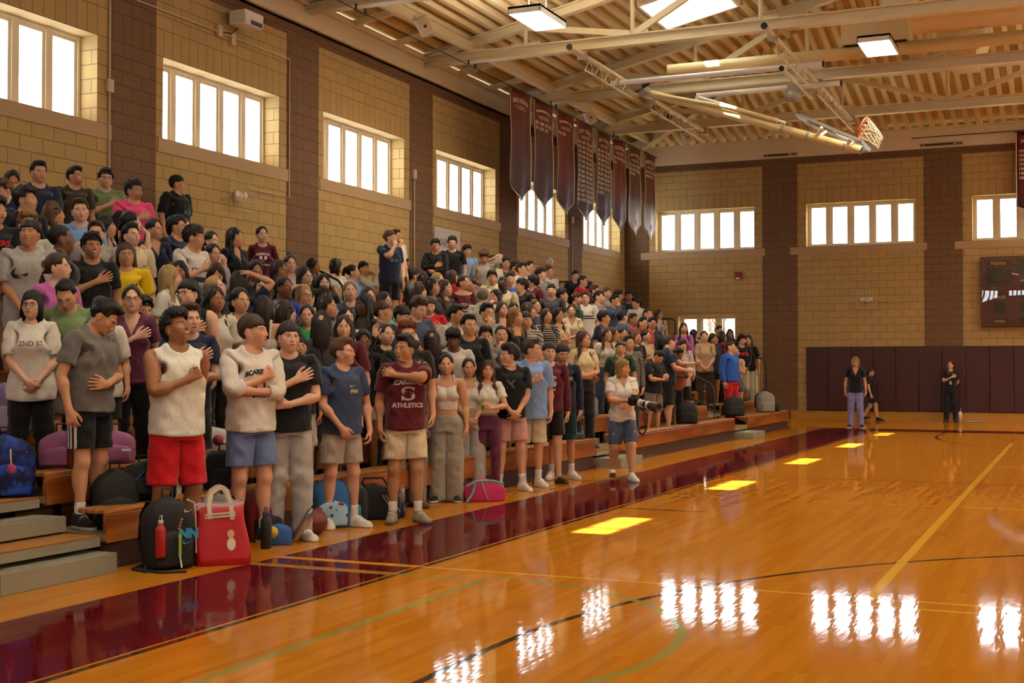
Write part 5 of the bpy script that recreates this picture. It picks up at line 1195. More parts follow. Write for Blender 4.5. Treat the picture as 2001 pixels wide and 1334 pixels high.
def figure(loc, h, facing, sex='m', head=(0, 0, 0), pose='down', top=('tee', '888888'), bot=('shorts', '333333'), hair=('short', 'n'), sk='f', lod=1, glasses=None, mouth=0, beard=0, shoe='e8e4dc', sole='f0eee8', sock=None, fat=0., legs=None, twist=0., lean=0., bend=0., drop=0., prints=(), wid=1.,
           arms=None, face=1., name='person', shoekind='sneaker', laces=None):
    k = SK[sex]; sc = h/1.75; root = empty(name, loc, facing)
    a = arms or POSES[pose]
    if pose == 'sit' and legs is None: legs = ((.12, -.42, 0, .15), (.12, -.42, 0, .15)); drop = .50
    M = pose_bones(k, a, head[0], head[1], head[2], twist, lean, bend, legs, drop, wid)
    def P(V, Wt): return skin_pts(V, Wt, M)*sc
    v, t, Wt, N = TPL[('body', sex)][lod]
    v0 = v.copy(); 
    if face != 1.: m = np.clip((v[:, 2]-1.5)/.06, 0, 1)*(np.abs(v[:, 0]) < .12); v0[:, 0] = v[:, 0]*(1+(face-1)*m)
    if fat: 
        m = np.clip((1.50-v[:, 2])/.1, 0, 1)*np.clip((.5-np.abs(v[:, 0]))/.1, 0, 1)*np.clip((v[:, 2]-.12)/.2, 0, 1); v0 = v0+N*(fat*m)[:, None]
    cv = v; st_ = TOPS[top[0]]; bs_ = BOTS[bot[0]]; ta = arm_t(v, k); onarm = ta > .12
    inn = np.clip((v[:, 2]-st_[1]-.02)/.03, 0, 1)*np.clip((1.40-v[:, 2])/.03, 0, 1)*(np.abs(v[:, 0]) < .19)*(~onarm | (v[:, 2] < 1.2) | ((ta < st_[2]-.03) & (st_[2] > 0)))*(0 if st_[3] in ('cami', 'off') else 1)
    if st_[2]: ins = np.clip((st_[2]-.03-ta)/.03, 0, 1)*np.clip((ta+.05)/.04, 0, 1)*(armcut(v, k, 9) > 1)*(np.abs(v[:, 0]) > (.13 if sex == 'm' else .115)); inn = np.maximum(inn, ins*1.7)
    inn = np.maximum(inn, np.clip((1.0-v[:, 2])/.03, 0, 1)*np.clip((v[:, 2]-bs_[1]-.02)/.03, 0, 1)*(np.abs(v[:, 0]) < .24)*(ta < LU+LF-.1 if True else 1)*(v[:, 2]-.93 < .2)*((np.abs(v[:, 0]) < .21)))
    v0 = v0-N*(inn*.011)[:, None]
    link(bpy.data.objects.new('body', mesh_of('body', P(v0, Wt), t, v, [skin(SKINS.get(sk, sk), mouth, beard)])), root)
    parts = {}
    if hair:
        hv, ht, hw, hn = hair_tpl(hair[0])[lod]; link(bpy.data.objects.new('hair', mesh_of('hair', P(hv*np.array([face if hair[0] in ('short', 'fringe', 'curly', 'quiff', 'mop', 'buzz', 'messy') else 1, 1, 1]), hw), ht, hv, [hairmat(HAIRS.get(hair[1], hair[1]))])), root)
    nm = {'hoodie': 'hoodie', 'tank': 'tank_top', 'muscle': 'sleeveless_shirt', 'cami': 'camisole', 'long': 'long_sleeve_shirt', 'sleeves_up': 'long_sleeve_shirt', 'tanktop': 'tank_top', 'fit': 'shirt'}.get(top[0], 't_shirt')
    tt = top_tpl(top[0], sex)[lod]; ft = fat+(.004 if top[0] not in ('cami', 'fit') else .002)
    o = link(bpy.data.objects.new(nm, mesh_of(nm, P(tt[0]+tt[3]*ft, tt[2]), tt[1], tt[0], [fabric(top[1], *(top[2:4] if len(top) > 2 else ()))])), root); parts['top'] = o
    bt = bot_tpl(bot[0], sex)[lod]; bn = {'shorts': 'shorts', 'longshorts': 'shorts', 'shortshorts': 'shorts', 'bermuda': 'shorts', 'leggings': 'leggings'}.get(bot[0], 'trousers')
    link(bpy.data.objects.new(bn, mesh_of(bn, P(bt[0]+bt[3]*fat, bt[2]), bt[1], bt[0], [fabric(bot[1], *(bot[2:4] if len(bot) > 2 else ()))])), root)
    for items, colr, pn in prints:
        pv, pt, pw = logo_on((tt[0]+tt[3]*ft, tt[1], tt[2], tt[3]), items, k)
        link(bpy.data.objects.new(pn, mesh_of(pn, P(pv, pw), pt, pv, [plain(colr, .8, name='print_ink')])), o)
    if sock:
        sv, st, sw, sn = sock_tpl(sex, sock[1] if len(sock) > 1 else .21)[lod]; so = mesh_of('sock', P(sv, sw), st, sv, [fabric(sock[0])]); link(bpy.data.objects.new('socks', so), root)
    if shoe:
        sv, st, smi = shoe_tpl(shoekind)[lod]
        for sd in (0, 1):
            V = sv*np.array([1 if sd == 0 else -1, 1, 1]); T = st if sd == 0 else st[:, ::-1]; Mx = M[5+16*sd+15]
            V2 = ((V@Mx[:3, :3].T)+Mx[:3, 3])*sc
            so = link(bpy.data.objects.new('shoe', mesh_of('shoe', V2, T, V, [fabric(shoe, rough=.6), plain(sole, .6, name='rubber')], smi)), root)
            if laces:
                lv, lt = lace_tpl(); V = lv*np.array([1 if sd == 0 else -1, 1, 1]); link(bpy.data.objects.new('laces', npmesh('laces', ((V@Mx[:3, :3].T)+Mx[:3, 3])*sc, lt if sd == 0 else lt[:, ::-1], [plain(laces, .8, name='lace')])), so)
    if glasses:
        gv, gt = glasses_tpl(); link(bpy.data.objects.new('glasses', npmesh('glasses', ((gv*np.array([face, 1, 1])@M[4][:3, :3].T)+M[4][:3, 3])*sc, gt, [plain(glasses, .3, name='spectacle_frame')])), root)
    return root, M, sc, parts
# ---- banners, scoreboard, pads, fittings --------------------------------------------------------------
def art(name, items, mat, parent, plane, off=0.):
    """flat lettering: items [(V(x,z), T)], plane: (u,v)->xyz"""
    V = []; T = []; b = 0
    for v, t in items:
        V += [plane(x, z) for x, z in v]; T += [tuple(int(q)+b for q in r) for r in t]; b = len(V)
    m = MB(); m.raw(V, T); return m.build(name, mat, parent)
def txt(s, size, cx, cz, bold=0., arc=0., sx=1., slant=0.):
    V, T = text_mesh(s, size, bold, 'CENTER', arc); V = V*np.array([sx, 1.])+np.array([cx, cz]); return V, T
def ptxt(poly, s, cx, cz, sx=1.): return np.array(scaled(poly, s, cx, cz, sx)), np.array(mathutils_tess(poly))
def banner_mat(name, top, mid, bot, z0, z1):
    t = NT(name); z = t.xyz(t.coord('Object'))[2]; r = t.new('ValToRGB'); e = r.color_ramp.elements; e[0].position = 0; e[0].color = lin(bot); e[1].position = 1; e[1].color = lin(top); q = r.color_ramp.elements.new(.42); q.color = lin(mid)
    t.put(r.inputs[0], t.ramp(z, z0, z1)); n = t.noise(t.coord('Object'), 3., 2.); t.bsdf(r.outputs[0], .55, 0, t.bump(n.outputs[0], .4, .05), .3); return t.m
BM_D = banner_mat('printed_banner_dark', '6b2420', '4a2b24', '3c322e', -2.3, 0); BM_R = banner_mat('printed_banner_red', '702018', '66201a', '332724', -2.3, 0); BM_S = banner_mat('printed_banner_silver', '6b2018', '502a22', 'c4c6cc', -2.3, 0)  # the silver one turns pale towards its lower end
M_BW = plain('d9cdb4', .7, name='banner_white'); M_BS = plain('8e2a24', .7, name='banner_red')
BT = [('GIRLS SQUASH', [], BM_D), ('BOYS SWIMMING & DIVING', ['2006 2008 2011 2012', '2013 2014 2016'], BM_D), ('GIRLS SWIMMING & DIVING', ['1998 2023'], BM_R),
      ('BOYS TENNIS', [' '.join(str(y) for y in range(1976+4*k, 1980+4*k)) for k in range(13)], BM_D), ('GIRLS TENNIS', [' '.join(str(y) for y in range(1980+4*k, 1984+4*k)) for k in range(9)]+['2022 2023'], BM_D),
      ('VOLLEYBALL', ['1977 1978 1979 2008', '2012'], BM_R), ('GIRLS VOLLEYBALL', ['1979 1981 1982 1983', '1998 1999 2004 2008', '2012 2013'], BM_S), ('WRESTLING', ['1960 1962 1963 1979', '1984 1986 1988'], BM_S)]
BY = [(25.35, 26.5), (26.68, 27.83), (28.06, 29.2), (29.4, 30.53), (30.77, 31.87), (32.03, 33.1), (33.32, 34.39), (34.72, 35.74)]
BLAB = ['first banner on the cable, reading GIRLS SQUASH, nearest the camera', 'second banner, BOYS SWIMMING, with two rows of years', 'third banner, red GIRLS SWIMMING, with one row of years', 'fourth banner, BOYS TENNIS, tall grid of years', 'fifth banner, GIRLS TENNIS, with a shorter grid of years', 'sixth banner, VOLLEYBALL, dark pointed end', 'seventh banner, fading to silver, second from the corner', 'last banner before the corner, WRESTLING, fading to silver']
def make_banner(o, w, h, pt, title, years, mat, plane, nrm):
    nx, nzc = 10, 16; V = []; Fq = []
    hw = w/2
    for j in range(nzc+1):
        for i in range(nx+1):
            u = -hw+w*i/nx; zb = -(h-pt)-pt*(1-abs(u)/hw); f = j/nzc; d = .018*math.sin(u*9+f*2)*(.3+f)+.012*math.sin(f*9+u*5); V.append(plane(u, zb*f, d))
    for j in range(nzc):
        for i in range(nx): a = j*(nx+1)+i; Fq.append((a, a+1, a+nx+2, a+nx+1))
    m = MB(); m.raw(V, Fq, 0, True); b = m.build('cloth', mat, o); sd = b.modifiers.new('s', 'SOLIDIFY'); sd.thickness = .004
    bd = MB(); e = .03
    def P(u, z): zb = z; f = -z/h; d = .018*math.sin(u*9+f*2)*(.3+f)+.012*math.sin(f*9+u*5); return plane(u, z, d+.014)
    outer = [(-hw, 0), (-hw, -(h-pt)), (0, -h), (hw, -(h-pt)), (hw, 0)]; k = (hw-e)/hw; inner = [(-hw+e, -e*0), (-hw+e, -(h-pt)-.0), (0, -h+e*1.6), (hw-e, -(h-pt)), (hw-e, 0)]
    def dense(pl):
        out = []
        for a, c in zip(pl, pl[1:]): out += [(a[0]+(c[0]-a[0])*q/6, a[1]+(c[1]-a[1])*q/6) for q in range(6)]
        return out+[pl[-1]]
    oo, ii = dense(outer), dense(inner); vs = [P(*q) for q in oo]+[P(*q) for q in ii]; n = len(oo); bd.raw(vs, [(q, q+1, n+q+1, n+q) for q in range(n-1)]); bd.build('border', M_BW, o)
    it = [txt(title, min(.17, 1.28*w/len(title)*1.02), 0, -.20, .004, .05)]
    art('lettering', it, M_BW, o, lambda x, z: P(x, z)); 
    ov = MB(); ring = [(.30*w/1.1*math.cos(a)*1.0, -.36+.045*math.sin(a)) for a in [2*math.pi*q/28 for q in range(28)]]; ov.raw([P(x*1.0, z) for x, z in ring]+[P(x*.95, -.36+(z+.36)*.82) for x, z in ring], [(q, (q+1) % 28, 28+(q+1) % 28, 28+q) for q in range(28)]); ov.build('oval', M_BW, o)
    art('lettering', [txt('LEAGUE CHAMPIONS' if years else 'CHAMPIONS', .05, 0, -.36, .001)], M_BW, o, lambda x, z: P(x, z))
    if years:
        it = []
        for r, s in enumerate(years):
            ws = s.split()
            for c, y in enumerate(ws): it.append(txt(y, .105, -hw+.17+c*(w-.34)/3, -.50-r*.118, .003))
        art('years', it, M_BW, o, lambda x, z: P(x, z))
    art('letter_s', [ptxt(LETS, .17, 0, -h+.34)], M_BS, o, lambda x, z: P(x, z))
    m = MB(); a, c = plane(-hw-.02, .012, 0), plane(hw+.02, .012, 0); m.tube([a, c], .014, 8); m.build('hem_rod', M_BLACK, o)
XB = -11.26
for (ya, yb), (ti, yr, mt), lab in zip(BY, BT, BLAB):
    o = empty('banner', (XB, (ya+yb)/2, 7.52), 0, lab, 'banner', 'team banners on the cable'); make_banner(o, yb-ya, 2.42, .34, ti, yr, mt, lambda u, z, d=0: (d, u, z), 1)
m = MB(); m.tube([(-11.35, 4., 7.60), (-11.35, 36.2, 7.60)], .011, 8)
for k in range(-2, 5): y = Y0+.5+S*k; [m.tube([(-11.35, y+q, 7.60), (-11.35, y+q, 7.70)], .02, 8) for q in (-.16, .16)]
tag(m.build('banner_cable', M_BLACK), 'thin black cable strung under the trusses carrying the banners', 'cable')
o = empty('banner', (-.95, D-.28, 7.66), 0, 'maroon banner at the picture edge hanging over the scoreboard, lettering begins NY', 'banner'); make_banner(o, 1.2, 2.25, .3, 'NYS CHAMPIONS', ['1976 1982 1990', '1977 1983 1991', '1978 1984 1992', '1979 1985 1993', '1980 1986 1994', '1981 1987 1995', '1985 1988 1996'], banner_mat('printed_banner_maroon', '5f1216', '571216', '2a1a1a', -2.2, 0), lambda u, z, d=0: (u, -d, z), 1)
m = MB(); m.tube([(-4.2, D-.28, 7.70), (3, D-.28, 7.72)], .012, 8); tag(m.build('banner_cable', M_BLACK), 'thin black rod along the back beam holding the edge banner', 'rod')
# wall pads
M_PAD = paint('3d1213', .5, name='maroon_vinyl'); ORD = 'first second third fourth fifth sixth seventh eighth ninth tenth eleventh twelfth thirteenth fourteenth fifteenth sixteenth seventeenth eighteenth nineteenth twentieth'.split()
PX = -7.11; n = 0
while PX < 4.9:
    m = MB(); m.box(PX+.004, PX+.603, D-.065, D-.012, .25, 2.03); tag(m.build('wall_pad', M_PAD, None, .014, 2), '%s maroon wall pad counting from the bleacher end of the back wall' % ORD[n], 'wall pad', 'maroon wall pads'); PX += .607; n += 1
# scoreboard
sb = empty('scoreboard', (-1.15, D-.1, 2.54), 0, 'dark maroon scoreboard with amber lettering on the back wall, cut by the picture edge', 'scoreboard'); SW_ = 1.29
m = MB(); m.box(-SW_, SW_, -.06, .088, 0, 1.87); m.build('cabinet', paint('4a150d', .3), sb, .01)
def gloss():
    t = NT('scoreboard_glass'); a = t.new('BsdfTransparent'); b = t.new('BsdfGlossy'); b.inputs['Roughness'].default_value = .01; m = t.new('MixShader', {0: .10}); t.t.links.new(a.outputs[0], m.inputs[1]); t.t.links.new(b.outputs[0], m.inputs[2]); t.t.links.new(m.outputs[0], t.out.inputs[0]); return t.m
M_AMB = plain('b8801e', .6, name='amber_letters'); M_LED = plain('191410', .4)
def sbox(x0, x1, z0, z1, name='display'): m = MB(); m.box(x0, x1, -.066, -.06, z0, z1); return m.build(name, M_LED, sb)
for sgn in (-1, 1):
    c = sgn*.83
    b = sbox(c-.28, c+.28, 1.62, 1.78, 'caption_panel'); art('lettering', [txt('Home' if sgn < 0 else 'Guest', .15, c-.03, 1.70, .004)], M_AMB, b, lambda x, z: (x, -.068, z))
    sbox(c-.32, c+.32, 1.16, 1.56)
    b = sbox(c-.22, c+.22, .72, .88, 'caption_panel'); art('lettering', [txt('Fouls', .15, c-.0, .80, .004)], M_AMB, b, lambda x, z: (x, -.068, z)); sbox(c-.13, c+.13, .36, .64)
    b = sbox(c-.22, c+.22, .08, .24, 'caption_panel'); art('lettering', [txt('won', .15, c, .16, .004)], M_AMB, b, lambda x, z: (x, -.068, z))
    m = MB(); m.box(c-.2, c-.08, -.066, -.06, 1.0, 1.07); m.build('green_lamp', plain('0f6a3e', .4), sb); m = MB(); m.box(c-.02, c+.1, -.066, -.06, 1.0, 1.07); m.build('red_lamp', plain('6a1512', .4), sb)
b = sbox(-.4, .4, 1.42, 1.80); b = sbox(-.30, .30, 1.0, 1.16, 'caption_panel'); art('lettering', [txt('Period', .14, 0, 1.08, .004)], M_WHITE, b, lambda x, z: (x, -.068, z)); b = sbox(-.30, .30, .72, .88, 'caption_panel'); art('lettering', [txt('player', .13, 0, .80, .003)], M_AMB, b, lambda x, z: (x, -.068, z)); sbox(-.34, -.06, .36, .64); sbox(.06, .34, .36, .64); sbox(-.32, .3, .06, .28)
m = MB()
NG = 14; gx = [(-SW_+.02)+(2*SW_-.04)*i/NG for i in range(NG+1)]; gz = [.02+1.83*j/NG for j in range(NG+1)]
vs = [(x, -.085-.035*(1-(x/SW_)**2)*(1-((z-.93)/.93)**2), z) for z in gz for x in gx]; m.raw(vs, [(j*(NG+1)+i, j*(NG+1)+i+1, (j+1)*(NG+1)+i+1, (j+1)*(NG+1)+i) for j in range(NG) for i in range(NG)], 0, True); m.build('front_glass', gloss(), sb)
m = MB(); m.box(-.95, -.87, D-.04, D-.012, 4.5, 4.62); tag(m.build('socket_box', M_WHITE), 'small white socket box on the wall above the scoreboard', 'socket')
# fittings on the back wall
m = MB(); m.box(-.09, .09, -.05, .03, -.12, .10, 0); o = m.build('fire_alarm', paint('8d1d1a', .4)); o.location = (-9.06, D-.045, 4.12); tag(o, 'red fire alarm box on the tan wall above the door window', 'alarm'); m = MB(); m.box(-.06, .06, -.056, -.05, -.11, -.07); m.build('strobe', M_WHITE, o)
def cage(x, y, z, lab, wx, wz, face):
    o = empty('caged_light', (x, y, z), face, lab, 'wall light', 'caged wall lights'); m = MB(); r = .004
    for i in range(7): u = -wx+2*wx*i/6; m.tube([(u, -.005, -wz), (u, -.17, -wz), (u, -.19, -wz+.03), (u, -.19, wz-.03), (u, -.17, wz), (u, -.005, wz)], r, 5)
    for zz in (-wz, -wz*.33, wz*.33, wz): m.tube([(-wx, -.005, zz), (-wx, -.19, zz), (wx, -.19, zz), (wx, -.005, zz)], r, 5)
    m.build('wire_guard', paint('d8cbb0', .5), o); m = MB(); m.lathe([(0, -.09), (.05, -.085), (.085, -.03), (.09, .0), (.085, .03), (.05, .085), (0, .09)], (0, -.07, 0), 18, 0, 'x'); m.box(-.04, .04, -.07, 0, -.04, .04); b = m.build('lamp_body', paint('dcd2ba', .4), o)
    m = MB(); [m.lathe([(0, -.0), (.05, -.01), (.06, -.05), (.05, -.06), (0, -.06)], (s*.11, -.09, .02), 12, 0, 'y') for s in (-1, 1)]; m.build('lamp_head', paint('e6e0d0', .3), o)
cage(-5.43, D-.005, 3.32, 'pale caged emergency light on the back wall over the maroon pads', .26, .22, 0)
cage(-W+.005, 17.2, 4.22, 'pale wire-caged emergency light on the side wall beside a standing person', .33, .24, math.pi/2)
# fittings on the left wall
M_COND = paint('cbbd9b', .5, name='conduit_paint')
def conduit(pts, lab, box=None, r=.013):
    o = empty('conduit', pts[0], 0, lab, 'conduit', 'wall conduits'); p0 = Vector(pts[0]); m = MB(); m.tube([Vector(p)-p0 for p in pts], r, 8); m.build('pipe', M_COND, o)
    for b in (box or []): q = Vector(b)-p0; m = MB(); m.box(q.x, q.x+.05, q.y-.055, q.y+.055, q.z-.09, q.z+.09); m.build('junction_box', M_COND, o)
X_ = -W+.03
conduit([(X_, 14.24, 3.6), (X_, 14.24, 7.6)], 'pale conduit running up beside the nearest brown pier with a small box', [(-W+.012, 14.24, 5.42)])
conduit([(X_, 23.3, 2.6), (X_, 23.3, 5.38)], 'pale conduit on the brown pier beside the white sign, box on top', [(-W+.012, 23.3, 5.42)])
conduit([(X_, 32.25, 2.6), (X_, 32.25, 5.40)], 'pale conduit on the brown pier under the silver banners', [(-W+.012, 32.25, 5.42)]); conduit([(X_, 36.45, 2.6), (X_, 36.45, 7.3)], 'pale conduit running up in the far corner')
conduit([(X_, 10.5, 6.78), (X_, 14.8, 6.78), (X_, 18.74, 6.78), (X_, 18.74, 4.39), (X_, 17.55, 4.39)], 'pale conduit looping from the wall projector down to the caged light', [(-W+.012, 16.75, 6.80), (-W+.012, 17.1, 6.74)])
o = empty('wall_projector', (-W, 17.15, 7.03), 0, 'white box projector bracketed high on the tan wall', 'projector'); m = MB(); m.box(.0, .10, -.09, .09, -.06, .16); m.tube([(.05, -.12, .05), (.24, -.12, .05)], .05, 12); m.build('bracket', M_WHITE, o)
m = MB(); m.box(.10, .42, -.24, .26, -.10, .13); b = m.build('housing', M_WHITE, o, .02, 2); m = MB(); m.box(.421, .43, -.10, .2, -.09, -.02); m.build('lens_slot', M_BLACK, b); m = MB(); m.tube([(.02, -.3, -.23), (.06, -.1, -.2), (.1, .0, -.1)], .008, 6); m.build('cable', M_BLACK, o)
o = empty('wall_sign', (-W+.012, 24.82, 4.15), 0, 'white board on the side wall with grey capitals, behind two people in black', 'sign'); m = MB(); m.box(0, .02, -.61, .61, -.29, .29); m.build('board', paint('c9c6c0', .6), o); art('lettering', [txt('VARSITY', .25, 0, -.02, .006)], plain('6d6b68', .8), o, lambda x, z: (.0215, x, z)); 
o = empty('alarm_horn', (-W, 30.62, 4.16), 0, 'round white strobe light on the side wall above the heads', 'strobe light'); m = MB(); m.lathe([(0, .0), (.11, .0), (.12, .06), (.09, .11), (0, .13)], (0, 0, 0), 18, 0, 'x'); m.box(-.0, .06, -.2, .2, -.05, .05); m.build('housing', M_WHITE, o)
for k, x in enumerate((-7.0, -6.72)):
    m = MB(); m.box(-.055, .055, -.006, 0, -.035, .035); o = m.build('outlet_plate', plain('b9b4a8', .4, .4)); o.location = (x, D-.03, .165); tag(o, ['outlet plate in the wooden base, the one closer to the bleachers', 'outlet plate in the wooden base, the one closer to the pads'][k], 'outlet', 'outlets in the wooden base'); m = MB(); [m.box(q-.015, q+.015, -.008, -.006, -.02, .02) for q in (-.025, .025)]; m.build('socket', M_BLACK, o)
# outside: ground and bare trees seen through the low back window
g = MB(); g.box(-60, 60, D+.45, D+60, -.3, -.05); struct(g.build('ground_outside', paint('8d8a6a', .9))); rt = random.Random(3)
for k in range(10):
    o = empty('bare_tree', (-12.6+k*.42+rt.uniform(-.15, .15), D+3.0+rt.uniform(0, 5.), -.05), rt.uniform(0, 6), 'bare tree among others outside the low window in the back wall', 'tree', 'bare trees outside'); m = MB(); m.tube([(0, 0, 0), (.05, .0, 1.2), (.0, .05, 2.4), (.1, 0, 4.5)], [.11, .09, .07, .03], 8); m.build('trunk', paint('6b5a48', .9), o); m = MB()
    for b in range(26):
        z = rt.uniform(1., 4.2); a = rt.uniform(0, 6.3); p = Vector((.04, .02, z)); L = rt.uniform(.6, 1.5)*(1-.12*z); pts = [p]
        for s in range(4): a += rt.uniform(-.5, .5); p = p+Vector((math.cos(a)*.6, math.sin(a)*.6, rt.uniform(.4, .9)))*L*.25; pts.append(p)
        m.tube(pts, [.03, .022, .015, .009, .004], 5)
        for q in pts[1:4]:
            a2 = a+rt.uniform(-1.2, 1.2); m.tube([q, q+Vector((math.cos(a2)*.25, math.sin(a2)*.25, .22)), q+Vector((math.cos(a2)*.4, math.sin(a2)*.4, .5))], [.01, .007, .003], 4)
    m.build('branches', paint('7a6a58', .9), o)
# ---- the crowd --------------------------------------------------------------------------------------
make_bodies()
CLR = dict(black='141416', white='d8d3c8', navy='18203a', grey='77736d', dkgrey='3b3a3d', ltgrey='a5a29c', olive='3a3222', sage='6f8258', pink='e2477c', cream='d3c39c', ltblue='7fa0cf', yellow='e0bb10', orchid='b65f9f', maroon='56101f', denim='3d4d68', green='1f8a4c', red='b81520', royal='1f3f9c', dkgreen='1d3b24', beige='b39a74',
           slate='3f4860', teal='123a44', khaki='c4b594', stone='9b958c', purple='6b3557', orange='b4451e', lilac='b3a6b0', brown='3c2a20', sky='9fb8cc', bluegrey='5d6b7c', coral='c87f7f', blush='c99a94', plum='5c2740', mint='6fae98', rust='7a3322', cobalt='2453b0', wine='561420', ivory='ccc8b8')
CNAME = dict(dkgrey='dark grey', ltgrey='light grey', ltblue='light blue', dkgreen='dark green', bluegrey='blue-grey', royal='royal blue', denim='denim blue', sky='pale blue', stone='stone grey')
GN = {'tee': 'T-shirt', 'bigtee': 'loose T-shirt', 'vee': 'V-neck shirt', 'long': 'long-sleeved top', 'sleeves_up': 'top with pushed-up sleeves', 'hoodie': 'hoodie', 'tank': 'tank top', 'muscle': 'sleeveless shirt', 'cami': 'thin-strapped top', 'fit': 'fitted T-shirt', 'croptee': 'cropped T-shirt', 'offshoulder': 'off-shoulder T-shirt', 'tanktop': 'tank top'}
PN = {'heart': 'hand over heart', 'heartlow': 'hand on chest', 'fist': 'fist on chest', 'clasp': 'hands clasped in front', 'cross': 'arms folded', 'back': 'hands behind back', 'chin': 'hand at chin', 'mouth': 'hand at mouth', 'head': 'hand on head', 'nape': 'hand behind head', 'phone': 'holding a phone low', 'reach': 'arms reaching forward', 'sit': 'sitting',
      'belly': 'arm across waist', 'armheart': 'arms across chest', 'face': 'hand over face', 'lnape': 'hand behind head', 'lheart': 'hand over heart', 'hands': 'hands held out', 'lchin': 'hand at chin', 'lhead': 'hand on head', 'heartback': 'hand over heart'}
